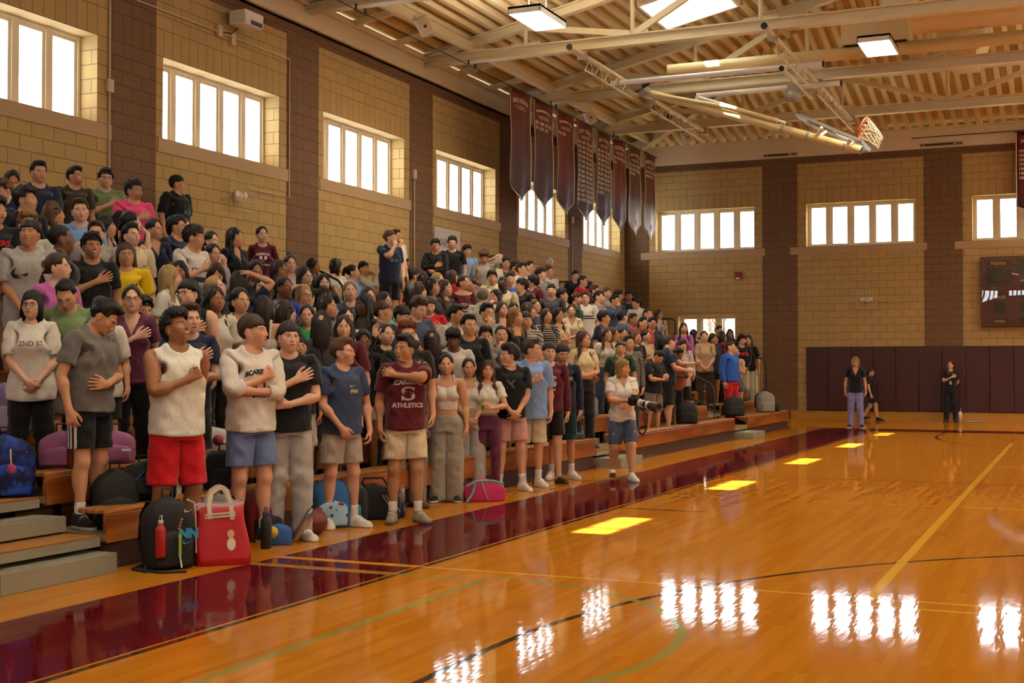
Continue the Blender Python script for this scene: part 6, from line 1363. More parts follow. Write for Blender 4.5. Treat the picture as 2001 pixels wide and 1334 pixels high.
# x,y of the head top in the photo; sex; body and head turn seen from the camera (0 = towards it, + = to the right), nod; hair; skin; top; bottom; pose; options
PPL = '''
23,330;f;5,10,25;lowpony n;t;tee ivory;pants black;down
75,314;m;15,18;short k;f;tee navy;shorts dkgrey;down
145,324;m;15,48;short n;f;tee olive;shorts black;down;bd=1
206,329;m;10,8;messy n;p;tee sage;shorts khaki;heart;g=k
261,351;m;15,42;messy n;f;tee pink;shorts navy;heart;g=k,bd=1
346,341;m;40,80;fringe k;f;bigtee black;shorts dkgrey;down;p=photo,c=black T-shirt with a blue picture print
9,346;m;-20,-35,25;curly l;r;tee navy;shorts grey;down
8,387;m;15,35;curly n;f;tee black;shorts stone;clasp;p=redword,c=black T-shirt with red lettering
67,367;m;30,62;curly n;f;long black;pants dkgrey;down
36,410;m;5,20;curly y;r;tee ivory;shorts grey;down;r=5
152,387;m;0,4;short b;p;tee ltblue;shorts khaki;heart
103,392;f;60,100;wavy l;f;fit ivory;pants black;down
61,428;m;-5,-16,-8;fringe k;t;bigtee ltgrey;shorts black;clasp;p=swoosh,c=grey T-shirt with a big black tick
130,439;m;80,100;buzz k;b;tee black;shorts grey;down
167,452;m;5,15;messy k;t;tee black;shorts grey;heart;m=1
188,431;m;0,-6;short b;r;tee stone;shorts navy;down;m=1
212,421;f;60,82;long k;f;fit ivory;pants denim;down
236,411;f;70,105;long k;f;tanktop red;shorts denim;down
261,413;f;70,95;lowpony k;p;tee navy;pants black;face
257,436;m;20,32,-5;quiff k;p;bigtee cream;shorts navy;down;p=tache,c=cream T-shirt with a tiny dark emblem
247,473;m;0,4,-4;bob b;f;tee yellow;shorts navy;down;g=c,p=bigm,c=yellow T-shirt with a navy letter M
300,426;f;25,48;lowpony n;r;vee navy;pants black;down
331,418;m;45,72;quiff k;f;long navy;pants khaki;down;g=c,c=navy sweater over a white collar
358,424;f;30,50;long b;p;fit white;shorts denim;down
379,440;m;40,78,8;messy n;f;tee white;shorts black;heart;p=bands,c=white T-shirt with dark lettered bands
413,451;f;30,48;lowpony n;p;tanktop cream;pants grey;down
412,474;f;15,32,5;lowpony n;r;fit lilac;pants denim;down
333,517;f;70,102;long w;p;tee white;shorts denim;down
353,508;f;-5,-12,5;long k;o;tee black;pants black;down
423,509;f;0,5,35;long b;f;tee bluegrey;pants denim;phone
111,493;f;20,66;lowpony b;p;tee orchid;pants black;down
96,568;f;0,-16;bob k;p;bigtee white;pants black;clasp;g=k,p=second,c=white T-shirt lettered 2ND,r=2
189,542;m;0,-10,40;buzz k;f;tee sage;shorts grey;down
205,578;f;5,15,10;long b;f;bigtee white;shorts black;down;p=small2,c=white T-shirt with two small printed lines,r=2
255,556;f;0,0;lowpony n;p;vee plum;pants black;heart;g=n
286,578;m;10,22,12;messy k;f;tee denim;shorts sky;down;r=2,dx=-.22
327,541;m;-15,-36;fringe k;p;muscle black;longshorts ivory;heart;g=k,c=black sleeveless shirt and long white shorts,r=2
370,591;m;10,22,5;short b;p;tee navy;longshorts dkgrey;armheart;p=smallw,c=navy polo shirt with a small white mark,r=1
383,555;f;15,26;long n;o;tee ivory;pants black;down
427,539;f;40,62,-10;lowbun w;p;hoodie black;pants black;down
458,444;f;40,64;long k;f;vee black;pants black;down
513,441;f;5,14;lowpony k;p;long maroon;pants black;back;p=rackets,c=maroon sweatshirt with crossed white rackets
497,506;f;10,16,18;lowpony k;o;tee navy;shorts khaki;down;m=1
546,507;f;30,52;long n;o;tee black;pants denim;down;g=n
566,497;f;5,16;bun n;r;tee ltgrey;shorts denim;hands;m=1
613,503;f;60,70;long k;o;tee black;pants black;sit
596,520;f;20,36;long k;p;tee black;shorts grey;heart;g=c
473,529;f;150,150;long n;f;tee navy;pants denim;head
530,539;f;0,0;long b;p;vee grey;pants black;heart
542,538;f;30,42;lowpony n;b;tee royal;shorts navy;heartlow
486,563;f;15,27;pony k;f;tee cream;pants denim;down
505,576;f;170,165;long n;f;cami white;shorts denim;hands
633,534;f;5,12;long k;p;long black;pants black;down
586,555;f;15,30;wavy w;r;tee beige;shorts denim;head;g=k,c=beige T-shirt and dark sunglasses
628,557;f;5,12,25;wavy b;r;vee sky;shorts denim;down
563,586;f;100,118;wavy n;p;tee dkgrey;pants black;down
601,594;f;0,-2;lowpony n;r;tee green;shorts denim;down;m=1,fat=.02
470,613;m;25,62;fringe b;r;sleeves_up white;shorts slate2;A;f=490 1062 0,p=swim,c=white long-sleeved top lettered SWIM and blue shorts
555,626;m;8,16;fringe n;p;tee black;sweats ltgrey;armheart;f=562 1054 0,c=black T-shirt and grey sweatpants
585,653;m;5,10;fringe k;f;tee navy;longshorts ivory;down;r=1
656,504;f;120,130;bob k;f;tee ivory;shorts black;sit
688,516;f;70,82;pony k;p;tee ltblue;shorts denim;sit
712,509;m;40,48;fringe k;f;long ivory;pants khaki;mouth;S=1
762,449;m;35,72;fringe l;p;tee navy;shorts black;mouth;r=8,p=jersey,c=navy football jersey with pale blue print
774,448;m;40,62;short k;f;tee white;shorts black;mouth;r=9
788,503;m;90,112;curly k;b;tee brown;pants black;reach;S=1
808,524;m;100,112;messy k;f;tee bluegrey;pants black;reach;S=1
700,550;f;10,5,-8;lowpony y;p;tee slate;shorts denim;down
720,560;f;20,32;lowpony n;f;tee beige;pants denim;down
736,568;f;30,44;long n;p;tee mint;pants denim;down
703,572;f;-20,-48;long k;d;tanktop black;pants black;down
654,577;f;40,62;long n;f;tee grey;pants black;down
643,608;f;175,178;wavy n;f;tee dkgrey;pants black;down
675,597;f;10,22;long k;p;tee white;shorts denim;hands
661,613;f;0,-2;long b;p;bigtee maroon;shorts ivory;down;c=loose maroon T-shirt,r=1
730,585;m;50,78;fringe b;f;tee navy;shorts khaki;down
781,595;m;40,62,18;fringe k;f;tee ivory;shorts grey;phone
709,641;f;5,6,18;lowbun k;b;tee black;shortshorts ltgrey;down;r=1
754,630;f;20,32;lowpony b;p;long black;pants black;up
796,629;m;8,20,-8;curly r;r;tee black;sweats grey;heart;g=c,bd=1,r=0,dx=-.15
811,578;m;30,46,22;curly b;p;tee slate;shorts khaki;phone
776,653;m;10,-36;short k;t;tee maroon;shorts khaki2;shoulderS;f=792 1020 0,m=2,p=athletics,c=maroon T-shirt lettered ATHLETICS
668,659;m;28,66;short l;r;tee slate3;shorts stone2;claspS;f=668 1030 0,p=swsmall,c=blue-grey T-shirt with a small white tick
851,467;m;0,5,8;curly n;f;long black;pants dkgrey;belly2;m=1
884,462;m;0,0;curly b;p;tee black;pants dkgrey;down;m=1
912,478;m;20,42;messy n;f;tee ltblue;shorts khaki;down
828,532;f;90,102;long n;f;tee grey;pants denim;down
839,541;f;60,72;long k;f;tee black;pants black;down
828,551;f;100,112;wavy b;p;tee beige;pants denim;down
856,532;f;50,62;lowpony w;p;tee white;shorts denim;down
866,545;f;50,60;long b;p;tee olive;pants black;down
884,527;f;120,130;long b;p;tee red;pants black;down;p=none,c=bright red T-shirt with white cuffs
905,536;f;10,52;lowbun b;r;offshoulder wine;pants black;belly;p=indiana,c=maroon off-shoulder T-shirt lettered INDIANA
926,543;f;-30,-62;lowbun b;r;cami black;shorts denim;down
838,578;m;0,6,12;fringe b;r;tee red;shorts grey;heart
888,594;m;40,62,10;short k;t;tee ivory;shorts black;down
907,613;m;10,22;short k;f;tee black;shorts black;down
896,640;m;0,-8,20;mop k;b;tee white;shorts grey;down
950,591;m;20,36,6;short k;f;tee grey heather,ltgrey;shorts black;mouth
981,588;f;15,26,-5;long b;p;cami cream;pants denim;down;m=1
969,564;f;-20,-42;long n;r;tee white;shorts denim;mouth
962,529;m;0,5;curly n;f;hoodie cream;pants grey;down
983,540;m;-5,-10,5;buzz k;d;long cream;pants dkgrey;down
997,533;m;0,2;short n;f;tee cobalt;shorts black;down
1020,544;m;-40,-80;messy n;p;tee black;shorts grey;down
1043,538;m;-50,-100;mop n;p;tee wine;shorts black;heart
946,488;m;0,2,22;mop l;r;tee stone;shorts black;lnape
963,499;m;30,40;short k;f;tee ivory;shorts grey;down
987,503;m;30,42;short k;t;tee olive;shorts black;down
1005,508;m;50,72;mop b;r;tee red;shorts khaki;down
1018,513;m;40,62;short k;f;tee white;shorts black;down
1034,510;m;40,66;short k;p;tee stone;shorts navy;down;g=k
1056,523;m;40,66;messy n;p;tee ltgrey stripes,dkgrey;shorts grey;down
1072,520;m;30,52;short b;r;tee white;shorts khaki;down
1078,554;m;0,-6;fringe k;p;tee dkgrey;shorts black;down
1098,563;m;60,92;messy n;p;tee beige;shorts khaki;down
944,563;m;170,180;short g;p;tee ivory;shorts grey;down
1004,590;f;10,15;long n;p;tee navy;pants denim;down
1007,600;f;40,62;wavy y;f;fit black;pants black;down
1032,590;f;90,102;long b;f;tee black;pants black;heart
1045,584;f;40,52;lowpony l;p;tee slate;pants denim;down
1026,608;m;15,22;fringe n;f;tee ltgrey stripes,dkgrey;shorts black;down
1068,602;f;20,32;long b;f;tee black stripes,ltgrey;pants black;down
1089,600;f;20,46;wavy n;f;fit cream;pants navy;cross;m=1
1117,594;f;0,5;lowpony b;r;vee cream;pants navy;belly
1144,571;m;-5,-6,-10;short k;p;bigtee white chestband,black;pants denim;down;g=k,c=white T-shirt with two black chest stripes
1124,570;m;70,92,15;short b;f;tee dkgreen;shorts khaki;down
980,635;m;0,4;buzz n;f;tee dkgrey;shorts black;chin
949,638;m;0,5;curly n;r;tee grey;shorts black;down;m=1
964,672;m;8,-76;curly n;r;tee black;shorts blush;clasp;f=998 958 0,p=cross,c=black T-shirt with a grey emblem and pink shorts
1041,661;m;12,78;short b;r;bigtee ltblue;longshorts khaki2;fist;f=1037 950 0,c=light blue T-shirt and cream shorts
1066,667;m;15,12;fringe n;p;long maroon;shorts black;down;f=1072 944 0,p=bigs,c=maroon top with a white letter S,shoek=slipper
1117,670;m;10,16,12;fringe k;f;long navy;longshorts teal;down;f=1098 936 0,p=yellowmark,c=navy long-sleeved top with a small yellow emblem and teal shorts
1139,645;f;20,52;long b;r;croptee cream;pants black;belly;r=1,c=pale yellow cropped T-shirt and long black trousers
876,690;f;0,0;lowbun n;f;cami white;wide stone;down;f=872 980 0,m=1,c=white thin-strapped top and wide grey sweatpants
923,699;f;5,6;pony b;f;cami white;wide ltgrey;clasp;f=916 962 0,c=white thin-strapped top with wrist bracelet
941,703;f;5,6;wavy b;r;croptee white;leggings plum;canL;f=952 962 0,c=cropped white T-shirt and dark leggings
818,664;f;15,32,8;long n;o;tee black;pants black;down
841,643;f;175,180;wavy n;f;long black;pants black;down
1124,528;m;5,16;fringe k;p;tee black;shorts black;down
1138,539;m;60,82;short k;f;tee red;shorts black;down
1152,549;f;50,62;long k;f;tee cobalt;pants black;down
1162,557;m;50,72;short b;f;tee brown;shorts grey;down
1170,568;m;50,72;short k;p;tee grey;shorts black;down
1185,562;m;45,66;short l;p;long stone;pants khaki;down
1200,575;m;40,62,8;short k;f;long denim;pants black;face
1207,567;m;50,72;mop n;f;tee brown;shorts black;down
1229,568;m;0,2;curly k;o;tee black;shorts grey;down
1245,580;m;-30,-62;mop k;f;hoodie ivory;pants black;down
1180,607;m;60,82;messy k;f;tee navy;shorts denim;down
1216,606;m;110,132;short k;p;tee slate;shorts black;down
1236,612;m;40,52;short k;o;tee rust;shorts black;down
1256,619;m;30,42;short k;f;tee orange;shorts black;down
1186,639;f;30,56;long b;f;fit ivory;pants denim;belly
1197,639;f;40,60;long b;f;tee olive;pants black;down
1215,639;f;40,60;lowpony k;f;tee stone;pants black;heart
1228,655;m;20,36;short n;r;long grey stripes,dkgrey;pants dkgrey;down
1212,665;m;0,5;fringe b;f;tee dkgreen;shorts grey;down
1243,646;f;30,50;long l;r;tee black;pants black;down
1262,644;f;40,60;lowpony k;r;tee beige;pants denim;heartlow
1273,620;m;20,36;short k;t;long navy;pants black;down
1287,604;f;20,46;long b;r;fit ltgrey;pants denim;down;g=k
1265,602;m;40,50;short n;r;tee black;shorts black;down
1277,680;m;50,62,45;short k;f;tee black;shorts grey;phone
1309,653;m;90,122,20;short b;p;tee navy;longshorts black;reach;r=1
1294,654;f;150,160;long k;f;tee black;pants black;down
1336,630;f;0,10;long b;r;long orchid;pants black;clasp
1328,663;m;20,42,12;short n;f;tee lilac;shorts black;face
1335,662;f;5,10;long n;t;long lilac;pants black;down
1356,643;f;70,102;long k;f;tee navy;pants black;clasp
1377,646;f;0,5;lowpony b;r;tee beige;pants olive;clasp
1393,651;f;40,72;lowpony k;t;long navy;shortshorts black;down
1405,636;m;30,46;short b;f;tee black;shorts black;down
1411,647;f;110,122;bob k;f;tee wine;pants black;down
1427,642;f;0,2;long k;o;tee navy;pants black;down;m=1
1425,659;f;70,92;lowpony k;f;tee white;shorts denim;down
1428,666;m;50,72;short b;r;long cobalt;pants red;down;r=1,c=bright blue sweater and red trousers
1449,654;m;20,32;mop n;r;long black;pants khaki;clasp;p=redword2,c=black top lettered SWIM in red
1463,654;f;-5,-10;long n;f;tee black;wide ivory;down;c=black T-shirt and wide white trousers
1437,676;f;10,20;lowpony n;f;tanktop cream;shortshorts denim;cross
1318,676;m;40,52,35;short k;b;tee rust;shorts black;phone
179,574;m;45,76,42;short k;f;tee stone3;shorts black3;belly3;P=-6.86 .25,p=none,c=grey T-shirt and black shorts with three white side stripes
341,605;m;22,40,-16;curly k;o;muscle white2;longshorts red2;fistback;f=345 1088 0,m=1,p=none,c=white sleeveless shirt and bright red shorts
'''
CLR.update(slate2='6b7fae', slate3='33405f', stone2='b0a79b', khaki2='d0c4a4', stone3='6b6966', black3='131315', white2='dfe0d0', red2='c4121c')
CNAME.update(stone3='grey', white2='white')
# prints: shapes in rest space on the chest
def L(s, size, x, z, bold=.003, arc=0.): V, T = text_mesh(s, size, bold, 'CENTER', arc); return V+np.array([x, z]), T
def Pg(poly, s, x, z, sx=1.): return np.array(scaled(poly, s, x, z, sx)), np.array(mathutils_tess(poly))
def rect(x0, x1, z0, z1):
    nx = max(1, int((x1-x0)/.025)); V = []; T = []
    for i in range(nx+1): x = x0+(x1-x0)*i/nx; V += [(x, z0), (x, z1)]
    for i in range(nx): a = 2*i; T += [(a, a+2, a+1), (a+1, a+2, a+3)]
    return np.array(V), np.array(T)
def ell_(cx, cz, rx, rz, n=18): P = [(cx+rx*math.cos(2*math.pi*i/n), cz+rz*math.sin(2*math.pi*i/n)) for i in range(n)]; return np.array(P), np.array(mathutils_tess(P))
EM = [(-.5, -.4), (-.5, -.22), (-.4, -.22), (-.4, .22), (-.5, .22), (-.5, .4), (-.2, .4), (0, .1), (.2, .4), (.5, .4), (.5, .22), (.4, .22), (.4, -.22), (.5, -.22), (.5, -.4), (.14, -.4), (.14, -.22), (.2, -.22), (.2, .1), (0, -.2), (-.2, .1), (-.2, -.22), (-.14, -.22), (-.14, -.4)]
PRINT = {
 'photo': lambda: [([rect(-.0, .15, 1.17, 1.31)], '2b4858', 'picture_print'), ([rect(.015, .135, 1.185, 1.225)], '8fa4ac', 'picture_print')],
 'redword': lambda: [([L('TTERS', .075, 0, 1.33)], 'b0161b', 'lettering')], 'redword2': lambda: [([L('SWIM', .10, 0, 1.30, .006)], 'd0281c', 'lettering')],
 'swoosh': lambda: [([Pg(SWOOSH, .27, 0, 1.27)], '17171a', 'tick_mark')], 'tache': lambda: [([Pg([(-.5, 0), (-.3, .25), (0, .1), (.3, .25), (.5, 0), (.2, -.1), (0, 0), (-.2, -.1)], .045, .085, 1.30)], '17171a', 'emblem')],
 'bigm': lambda: [([Pg(EM, .058, .085, 1.31, 1.)], '17204a', 'letter_m')], 'bands': lambda: [([L('CAPTAINS', .05, 0, 1.27), rect(-.13, .13, 1.13, 1.19)], '2b1a1e', 'lettering')],
 'second': lambda: [([L('2ND ST', .062, 0, 1.29, .0)], '4a1a24', 'lettering')], 'small2': lambda: [([L('SCARSDALE', .022, .08, 1.335, .001), L('TENNIS', .022, .08, 1.305, .001)], '2a2a30', 'lettering')],
 'smallw': lambda: [([L('athletic', .02, .085, 1.31, .001)], 'd8d8d8', 'lettering')],
 'rackets': lambda: [([L('SCARSDALE', .045, 0, 1.345, .002, .018), L('VARSITY TENNIS', .032, 0, 1.185, .002), ell_(-.035, 1.285, .022, .03), ell_(.035, 1.285, .022, .03), (np.array([(-.028, 1.262), (-.02, 1.262), (.03, 1.215), (.022, 1.215)]), np.array([(0, 1, 2), (0, 2, 3)])), (np.array([(.028, 1.262), (.02, 1.262), (-.03, 1.215), (-.022, 1.215)]), np.array([(0, 1, 2), (0, 2, 3)]))], 'd9c6c0', 'lettering')],
 'swim': lambda: [([L('SCARSDALE', .047, .01, 1.325, .003, .025), L('SWIM', .052, .01, 1.145, .003)], '17171a', 'lettering'), ([Pg(LETS, .115, .01, 1.235)], '5a1222', 'letter_s')],
 'jersey': lambda: [([L('O', .075, -.055, 1.25, .004), L('2026', .035, .03, 1.25, .002), ell_(-.075, 1.33, .012, .014)], '5aa0b8', 'lettering')],
 'athletics': lambda: [([L('SCARSDALE', .062, 0, 1.325, .003, .015), L('ATHLETICS', .058, 0, 1.105, .003)], 'b9b2ae', 'lettering'), ([Pg(LETS, .13, 0, 1.215, 1.25)], 'b9b2ae', 'letter_s')],
 'swsmall': lambda: [([Pg(SWOOSH, .06, .03, 1.315)], 'd6d8da', 'tick_mark'), ([L('FFM', .045, .045, 1.265, .003)], 'c9b98a', 'lettering')],
 'indiana': lambda: [([L('INDIANA', .066, 0, 1.255, .004, .03), ell_(0, 1.175, .035, .03)], 'd8ccc0', 'lettering')],
 'cross': lambda: [([Pg([(-.5, .4), (-.35, .5), (0, .1), (.35, .5), (.5, .4), (.12, 0), (.5, -.4), (.35, -.5), (0, -.1), (-.35, -.5), (-.5, -.4), (-.12, 0)], .11, -.03, 1.29)], '5a5d63', 'emblem')],
 'bigs': lambda: [([Pg(LETS, .15, .0, 1.27, 1.15), L('HOCKEY', .03, 0, 1.17, .002)], 'c9c2bd', 'letter_s')], 'yellowmark': lambda: [([L('ND', .05, .09, 1.31, .004)], 'c99a1c', 'emblem')], 'none': lambda: []}
ARMS.update({'canhand': ((.02, -.22, 1.13), (-.6, -.5, .35), (-.3, .8, .2), (.75, .1, -.65), .9)})
POSES.update({'up': ('down', 'up'), 'A': ('crossA', 'fist'), 'shoulderS': ('shoulder', 'down'), 'claspS': ('loose', ((.10, -.16, .94), (-.45, -.3, -.85), (-.5, .8, .1), (.75, .6, 0), .5)), 'belly2': ('belly', 'heartlow'), 'canL': ('canhand', 'down'), 'belly3': ('belly', 'loose')})
PN.update({'A': 'forearms crossed', 'shoulderS': 'hand on shoulder, laughing', 'claspS': 'hand before waist', 'belly2': 'hands at waist', 'canL': 'holding a can', 'belly3': 'head bowed', 'fistback': 'fist on chest, smiling', 'up': 'arm raised'})
ORDW = ['standing on the floor', 'on the first deck up', 'on the second deck up', 'on the third deck up', 'on the fourth deck up', 'on the fifth deck up', 'on the sixth deck up', 'on the seventh deck up', 'on the eighth deck up', 'on the ninth deck up', 'on the top deck']
def zat(u, v, X, Y):
    """height at which the ray through pixel row v passes over the spot (X, Y)"""
    z = X*FW[0]+Y*FW[1]; d = ray(u, v); t = (z)/(d@np.array([FW[0], FW[1], 0])); return EYE+d[2]*t
REC = []
for ln in PPL.strip().split('\n'):
    q = ln.split(';'); u, v = map(float, q[0].split(',')); ang = [float(a) for a in q[2].split(',')]+[0.]; op = {}
    for kv in (q[8].split(',') if len(q) > 8 and q[8] else []):
        k_, w_ = kv.split('=', 1); op[k_] = w_
    sex, pose = q[1], q[7]; sit = pose == 'sit' or op.get('S'); ex = 1.755 if sex == 'm' else 1.655
    r = None
    if 'f' in op: 
        fu, fv, fz = map(float, op['f'].split()); P = on(2, fz, fu, fv); X, Y, z0 = P[0], P[1], fz; h = zat(u, v, X, Y)-z0; r = 0
    elif 'P' in op:
        X, z0 = map(float, op['P'].split()); P = on(0, X, u, v); Y = P[1]; h = P[2]-z0; r = 1
    else:
        best = None
        for i in ([int(op['r'])] if 'r' in op else range(1, NR)):
            X = stand_x(i)+float(op.get('dx', 0))-(.42 if sit else 0); P = on(0, X, u, v); z0 = deck_z(i); h = P[2]-z0
            if sit: h *= 1.75/1.27
            e = abs(h-ex-.01)
            for o in REC:
                if o['r'] == i and abs(o['Y']-P[1]) < .40: e += (.40-abs(o['Y']-P[1]))*.45
            if best is None or e < best[0]: best = (e, i, X, P[1], z0, h)
        e, r, X, Y, z0, h = best
    REC.append(dict(u=u, v=v, X=X, Y=Y, z=z0, h=h-.015, r=r, sex=sex, ang=ang, hair=q[3].split(), sk=q[4], top=q[5], bot=q[6], pose=pose, op=op, sit=sit))
# nudge neighbours on one deck apart
for it in range(30):
    for a, b in itertools.combinations(REC, 2):
        if a['r'] == b['r'] and abs(a['X']-b['X']) < .3 and 'f' not in a['op'] and 'f' not in b['op']:
            d = b['Y']-a['Y']; m = .40-abs(d)
            if m > 0: s = (1 if d >= 0 else -1)*m*.25; a['Y'] -= s; b['Y'] += s
            if abs(d) < .46: s = 1 if (a['u'] > b['u']) == (d > 0) else 1; a['X'] += .0
bad = [r_ for r_ in REC if not (1.45 < r_['h'] < 1.98)]
print('people', len(REC), 'odd heights', [(r_['u'], r_['v'], r_['r'], round(r_['h'], 2)) for r_ in bad])
def col(c): return CLR.get(c, c)
def cname(c): return CNAME.get(c, c.rstrip('123'))
for r_ in REC:
    t = r_['top'].split(); r_['c'] = r_['op'].get('c') or (cname(t[1])+(' striped' if len(t) > 2 and 'stripes' in t[2] else '')+' '+GN[t[0]]); r_['b'] = cname(r_['bot'].split()[1])+' '+{'pants': 'trousers', 'sweats': 'sweatpants', 'wide': 'wide trousers', 'longshorts': 'shorts', 'shortshorts': 'shorts', 'leggings': 'leggings', 'shorts': 'shorts'}.get(r_['bot'].split()[0], 'trousers')
    r_['p'] = PN.get(r_['pose'], ''); 
    if r_['sit']: r_['p'] = 'sitting'
from collections import Counter
cc = Counter(r_['c'] for r_ in REC); seen = set()
def words_(s): import re; return len(re.findall(r"[A-Za-z0-9][A-Za-z0-9'-]*", s))
for r_ in REC:
    base = 'person in '+r_['c']+((', '+r_['p']) if r_['p'] else ''); cand = []
    if cc[r_['c']] == 1: cand.append(base+', '+ORDW[r_['r']])
    nb = sorted([o for o in REC if o is not r_ and o['c'] != r_['c']], key=lambda o: ((o['u']-r_['u'])**2+(o['v']-r_['v'])**2)+(900 if cc[o['c']] > 1 else 0)+(400 if words_(o['c']) > 6 else 0))[:8]
    for o in nb:
        dx, dy = o['u']-r_['u'], o['v']-r_['v']; rel = 'beside the' if abs(dx) > abs(dy)*1.2 else ('behind the' if dy > 0 else 'in front of the')
        rel = {'beside the': 'just left of' if dx > 0 else 'just right of', 'behind the': 'just behind', 'in front of the': 'just in front of'}[rel]
        cand.append(base+', '+rel+' the '+o['c']); cand.append('person in '+r_['c']+', '+rel+' the '+o['c'])
    cand.append('person in '+r_['c']+', '+ORDW[r_['r']])
    for c_ in cand:

        if c_ not in seen and 4 <= words_(c_) <= 16: break
    else:
        print('LABEL', words_(c_), c_); c_ = 'person in '+r_['c']+', in the stands'
    seen.add(c_); r_['label'] = c_
rp = random.Random(5)
for r_ in sorted(REC, key=lambda q: q['Y']):
    op = r_['op']; P = np.array([r_['X'], r_['Y']]); C = -P/np.linalg.norm(P); Rr = np.array([-C[1], C[0]]); a = math.radians(r_['ang'][0])
    Fv = math.cos(a)*C+math.sin(a)*Rr
    if r_['sit']: Fv = np.array([.95, math.sin(r_['Y']*3)*.3])
    rz = math.atan2(Fv[0], -Fv[1]); hv = math.radians(r_['ang'][1]); Hv = math.cos(hv)*C+math.sin(hv)*Rr
    yaw = math.atan2(Hv[0], -Hv[1])-rz; yaw = (yaw+math.pi) % (2*math.pi)-math.pi; yaw = max(-1.35, min(1.35, yaw))
    t = r_['top'].split(); pat = t[2].split(',') if len(t) > 2 else []
    top = (t[0], col(t[1]))+((pat[0], ) if False else ()); 
    if len(t) > 2: pt = t[2].split(','); top = (t[0], col(t[1]), col(pt[1]), pt[0])
    b = r_['bot'].split(); bot = (b[0], col(b[1]))
    if r_['u'] in (179., 1066.): bot = (b[0], col(b[1]), 'd8d4cc', 'sides')
    lod = 0 if 'f' in op or 'P' in op or r_['Y'] < 9.6 and r_['r'] <= 1 else (1 if r_['Y'] < 19 else 2)
    prints = PRINT[op['p']]() if 'p' in op else ()
    hr = tuple(r_['hair']); s_ = r_['h']/1.75
    lg = None; dp = 0.; pose = r_['pose']; arms = None
    if r_['sit']: lg = ((.12, -.42, 0, .15), (.12, -.42, 0, .15)); dp = .49
    else: st = rp.uniform(.09, .14); lg = ((st, rp.uniform(-.05, .03), 0, rp.uniform(.1, .35)), (st, rp.uniform(-.03, .05), 0, rp.uniform(.1, .35)))
    fgs = lod == 0
    sh, so_ = rp.choice((('d9d6cf', 'e6e2da'), ('1b1b1d', 'd9d6cf'), ('cfcac0', 'bdb7aa'), ('2a2c33', '1b1b1d'))); kw = {}
    if r_['u'] in (555., 964., 1041., 1117., 668.): sh, so_ = 'd4cfc4', 'dcd8ce'
    if r_['u'] == 776.: sh, so_ = '8a7d68', '5a5148'
    if r_['u'] in (179., 470.): sh, so_ = '161618', 'd0c4b8'
    if r_['u'] == 341.: sh, so_ = '5b6068', '8d8a80'
    if r_['u'] == 327.: sh, so_ = 'cfc2ba', 'd8d4cc'
    if r_['u'] == 796.: sh, so_ = '4a3220', '2b1c12'
    if op.get('shoek') == 'slipper': sh, so_ = '2a1c16', '1b1310'; kw['shoekind'] = 'slipper'
    sock = None
    if b[0] in ('shorts', 'longshorts', 'shortshorts') and lod < 2 and 'slipper' not in op.get('shoek', ''): sock = ('17171a' if r_['u'] in (341., 327.) else 'd6d3ca', .20 if fgs else .17)
    root, M, sc, parts = figure((r_['X'], r_['Y'], r_['z']), r_['h'], rz, r_['sex'], (yaw, math.radians(r_['ang'][2]), rp.uniform(-.06, .06)), pose if not r_['sit'] or pose != 'sit' else 'sit', top, bot, hr, r_['sk'], lod,
        {'k': '121214', 'n': '3a2016', 'c': '8a7a5c'}.get(op.get('g')), int(op.get('m', 0)), int(op.get('bd', 0)), sh, so_, sock, float(op.get('fat', rp.uniform(-.002, .006))), lg, rp.uniform(-.05, .05), 0., rp.uniform(-.01, .04)+(.06 if r_['ang'][2] > 30 else 0), dp, prints, face=rp.uniform(.95, 1.05), laces='e8e6e0' if fgs and 'shoek' not in op else None, **kw)
    tag(root, r_['label'], 'person', 'crowd in the bleachers' if r_['r'] else 'people standing along the floor')
    r_['root'], r_['M'], r_['sc'], r_['rz'] = root, M, sc, rz
# three more on the court floor
def floor_person(u, v, fu, fv, lab, ang, **k):
    P = on(2, 0, fu, fv) if fv > 825 or fu < 1600 else on(1, D-.36, fu, fv); P[2] = 0; h = zat(u, v, P[0], P[1])-.015; p = P[:2]; C = -p/np.linalg.norm(p); Rr = np.array([-C[1], C[0]]); a = math.radians(ang); Fv = math.cos(a)*C+math.sin(a)*Rr
    o = figure((P[0], P[1], 0), h, math.atan2(Fv[0], -Fv[1]), **k); tag(o[0], lab, 'person', 'people on the court floor'); return o
PH = floor_person(1222, 697, 1216, 938, 'person in white V-neck shirt and denim shorts walking with a long-lens camera', 14, sex='f', head=(.55, .05, 0), pose='camera', top=('vee', 'd8d3cc'), bot=('bermuda', '4a5a78'), hair=('bob', 'y'), sk='f', lod=0, shoe='dcd9d2', sole='e4e1da', sock=('d9d6cf', .12), fat=.016, legs=((.10, -.16, 0, .1), (.10, .18, .03, .1, -.35)), drop=.02, laces='e8e6e0')
floor_person(1675, 696, 1672, 836, 'person in black V-neck shirt and lavender trousers standing before the maroon pads', 2, sex='f', head=(0, 0, 0), pose='down', top=('vee', '15151b'), bot=('pants', '8a86bd'), hair=('bob', 'y'), sk='f', lod=1, glasses='2a1c14', mouth=1, shoe='16161a', sole='d8d2c4')
sec = floor_person(1856, 704, 1858, 823, 'person in black polo with a hand over the heart and a hanging white badge', 0, sex='f', head=(-.25, -.12, 0), pose='heartback', top=('tee', '15151a'), bot=('pants', '151a26'), hair=('lowpony', 'b'), sk='r', lod=1, shoe='121214', sole='121214')
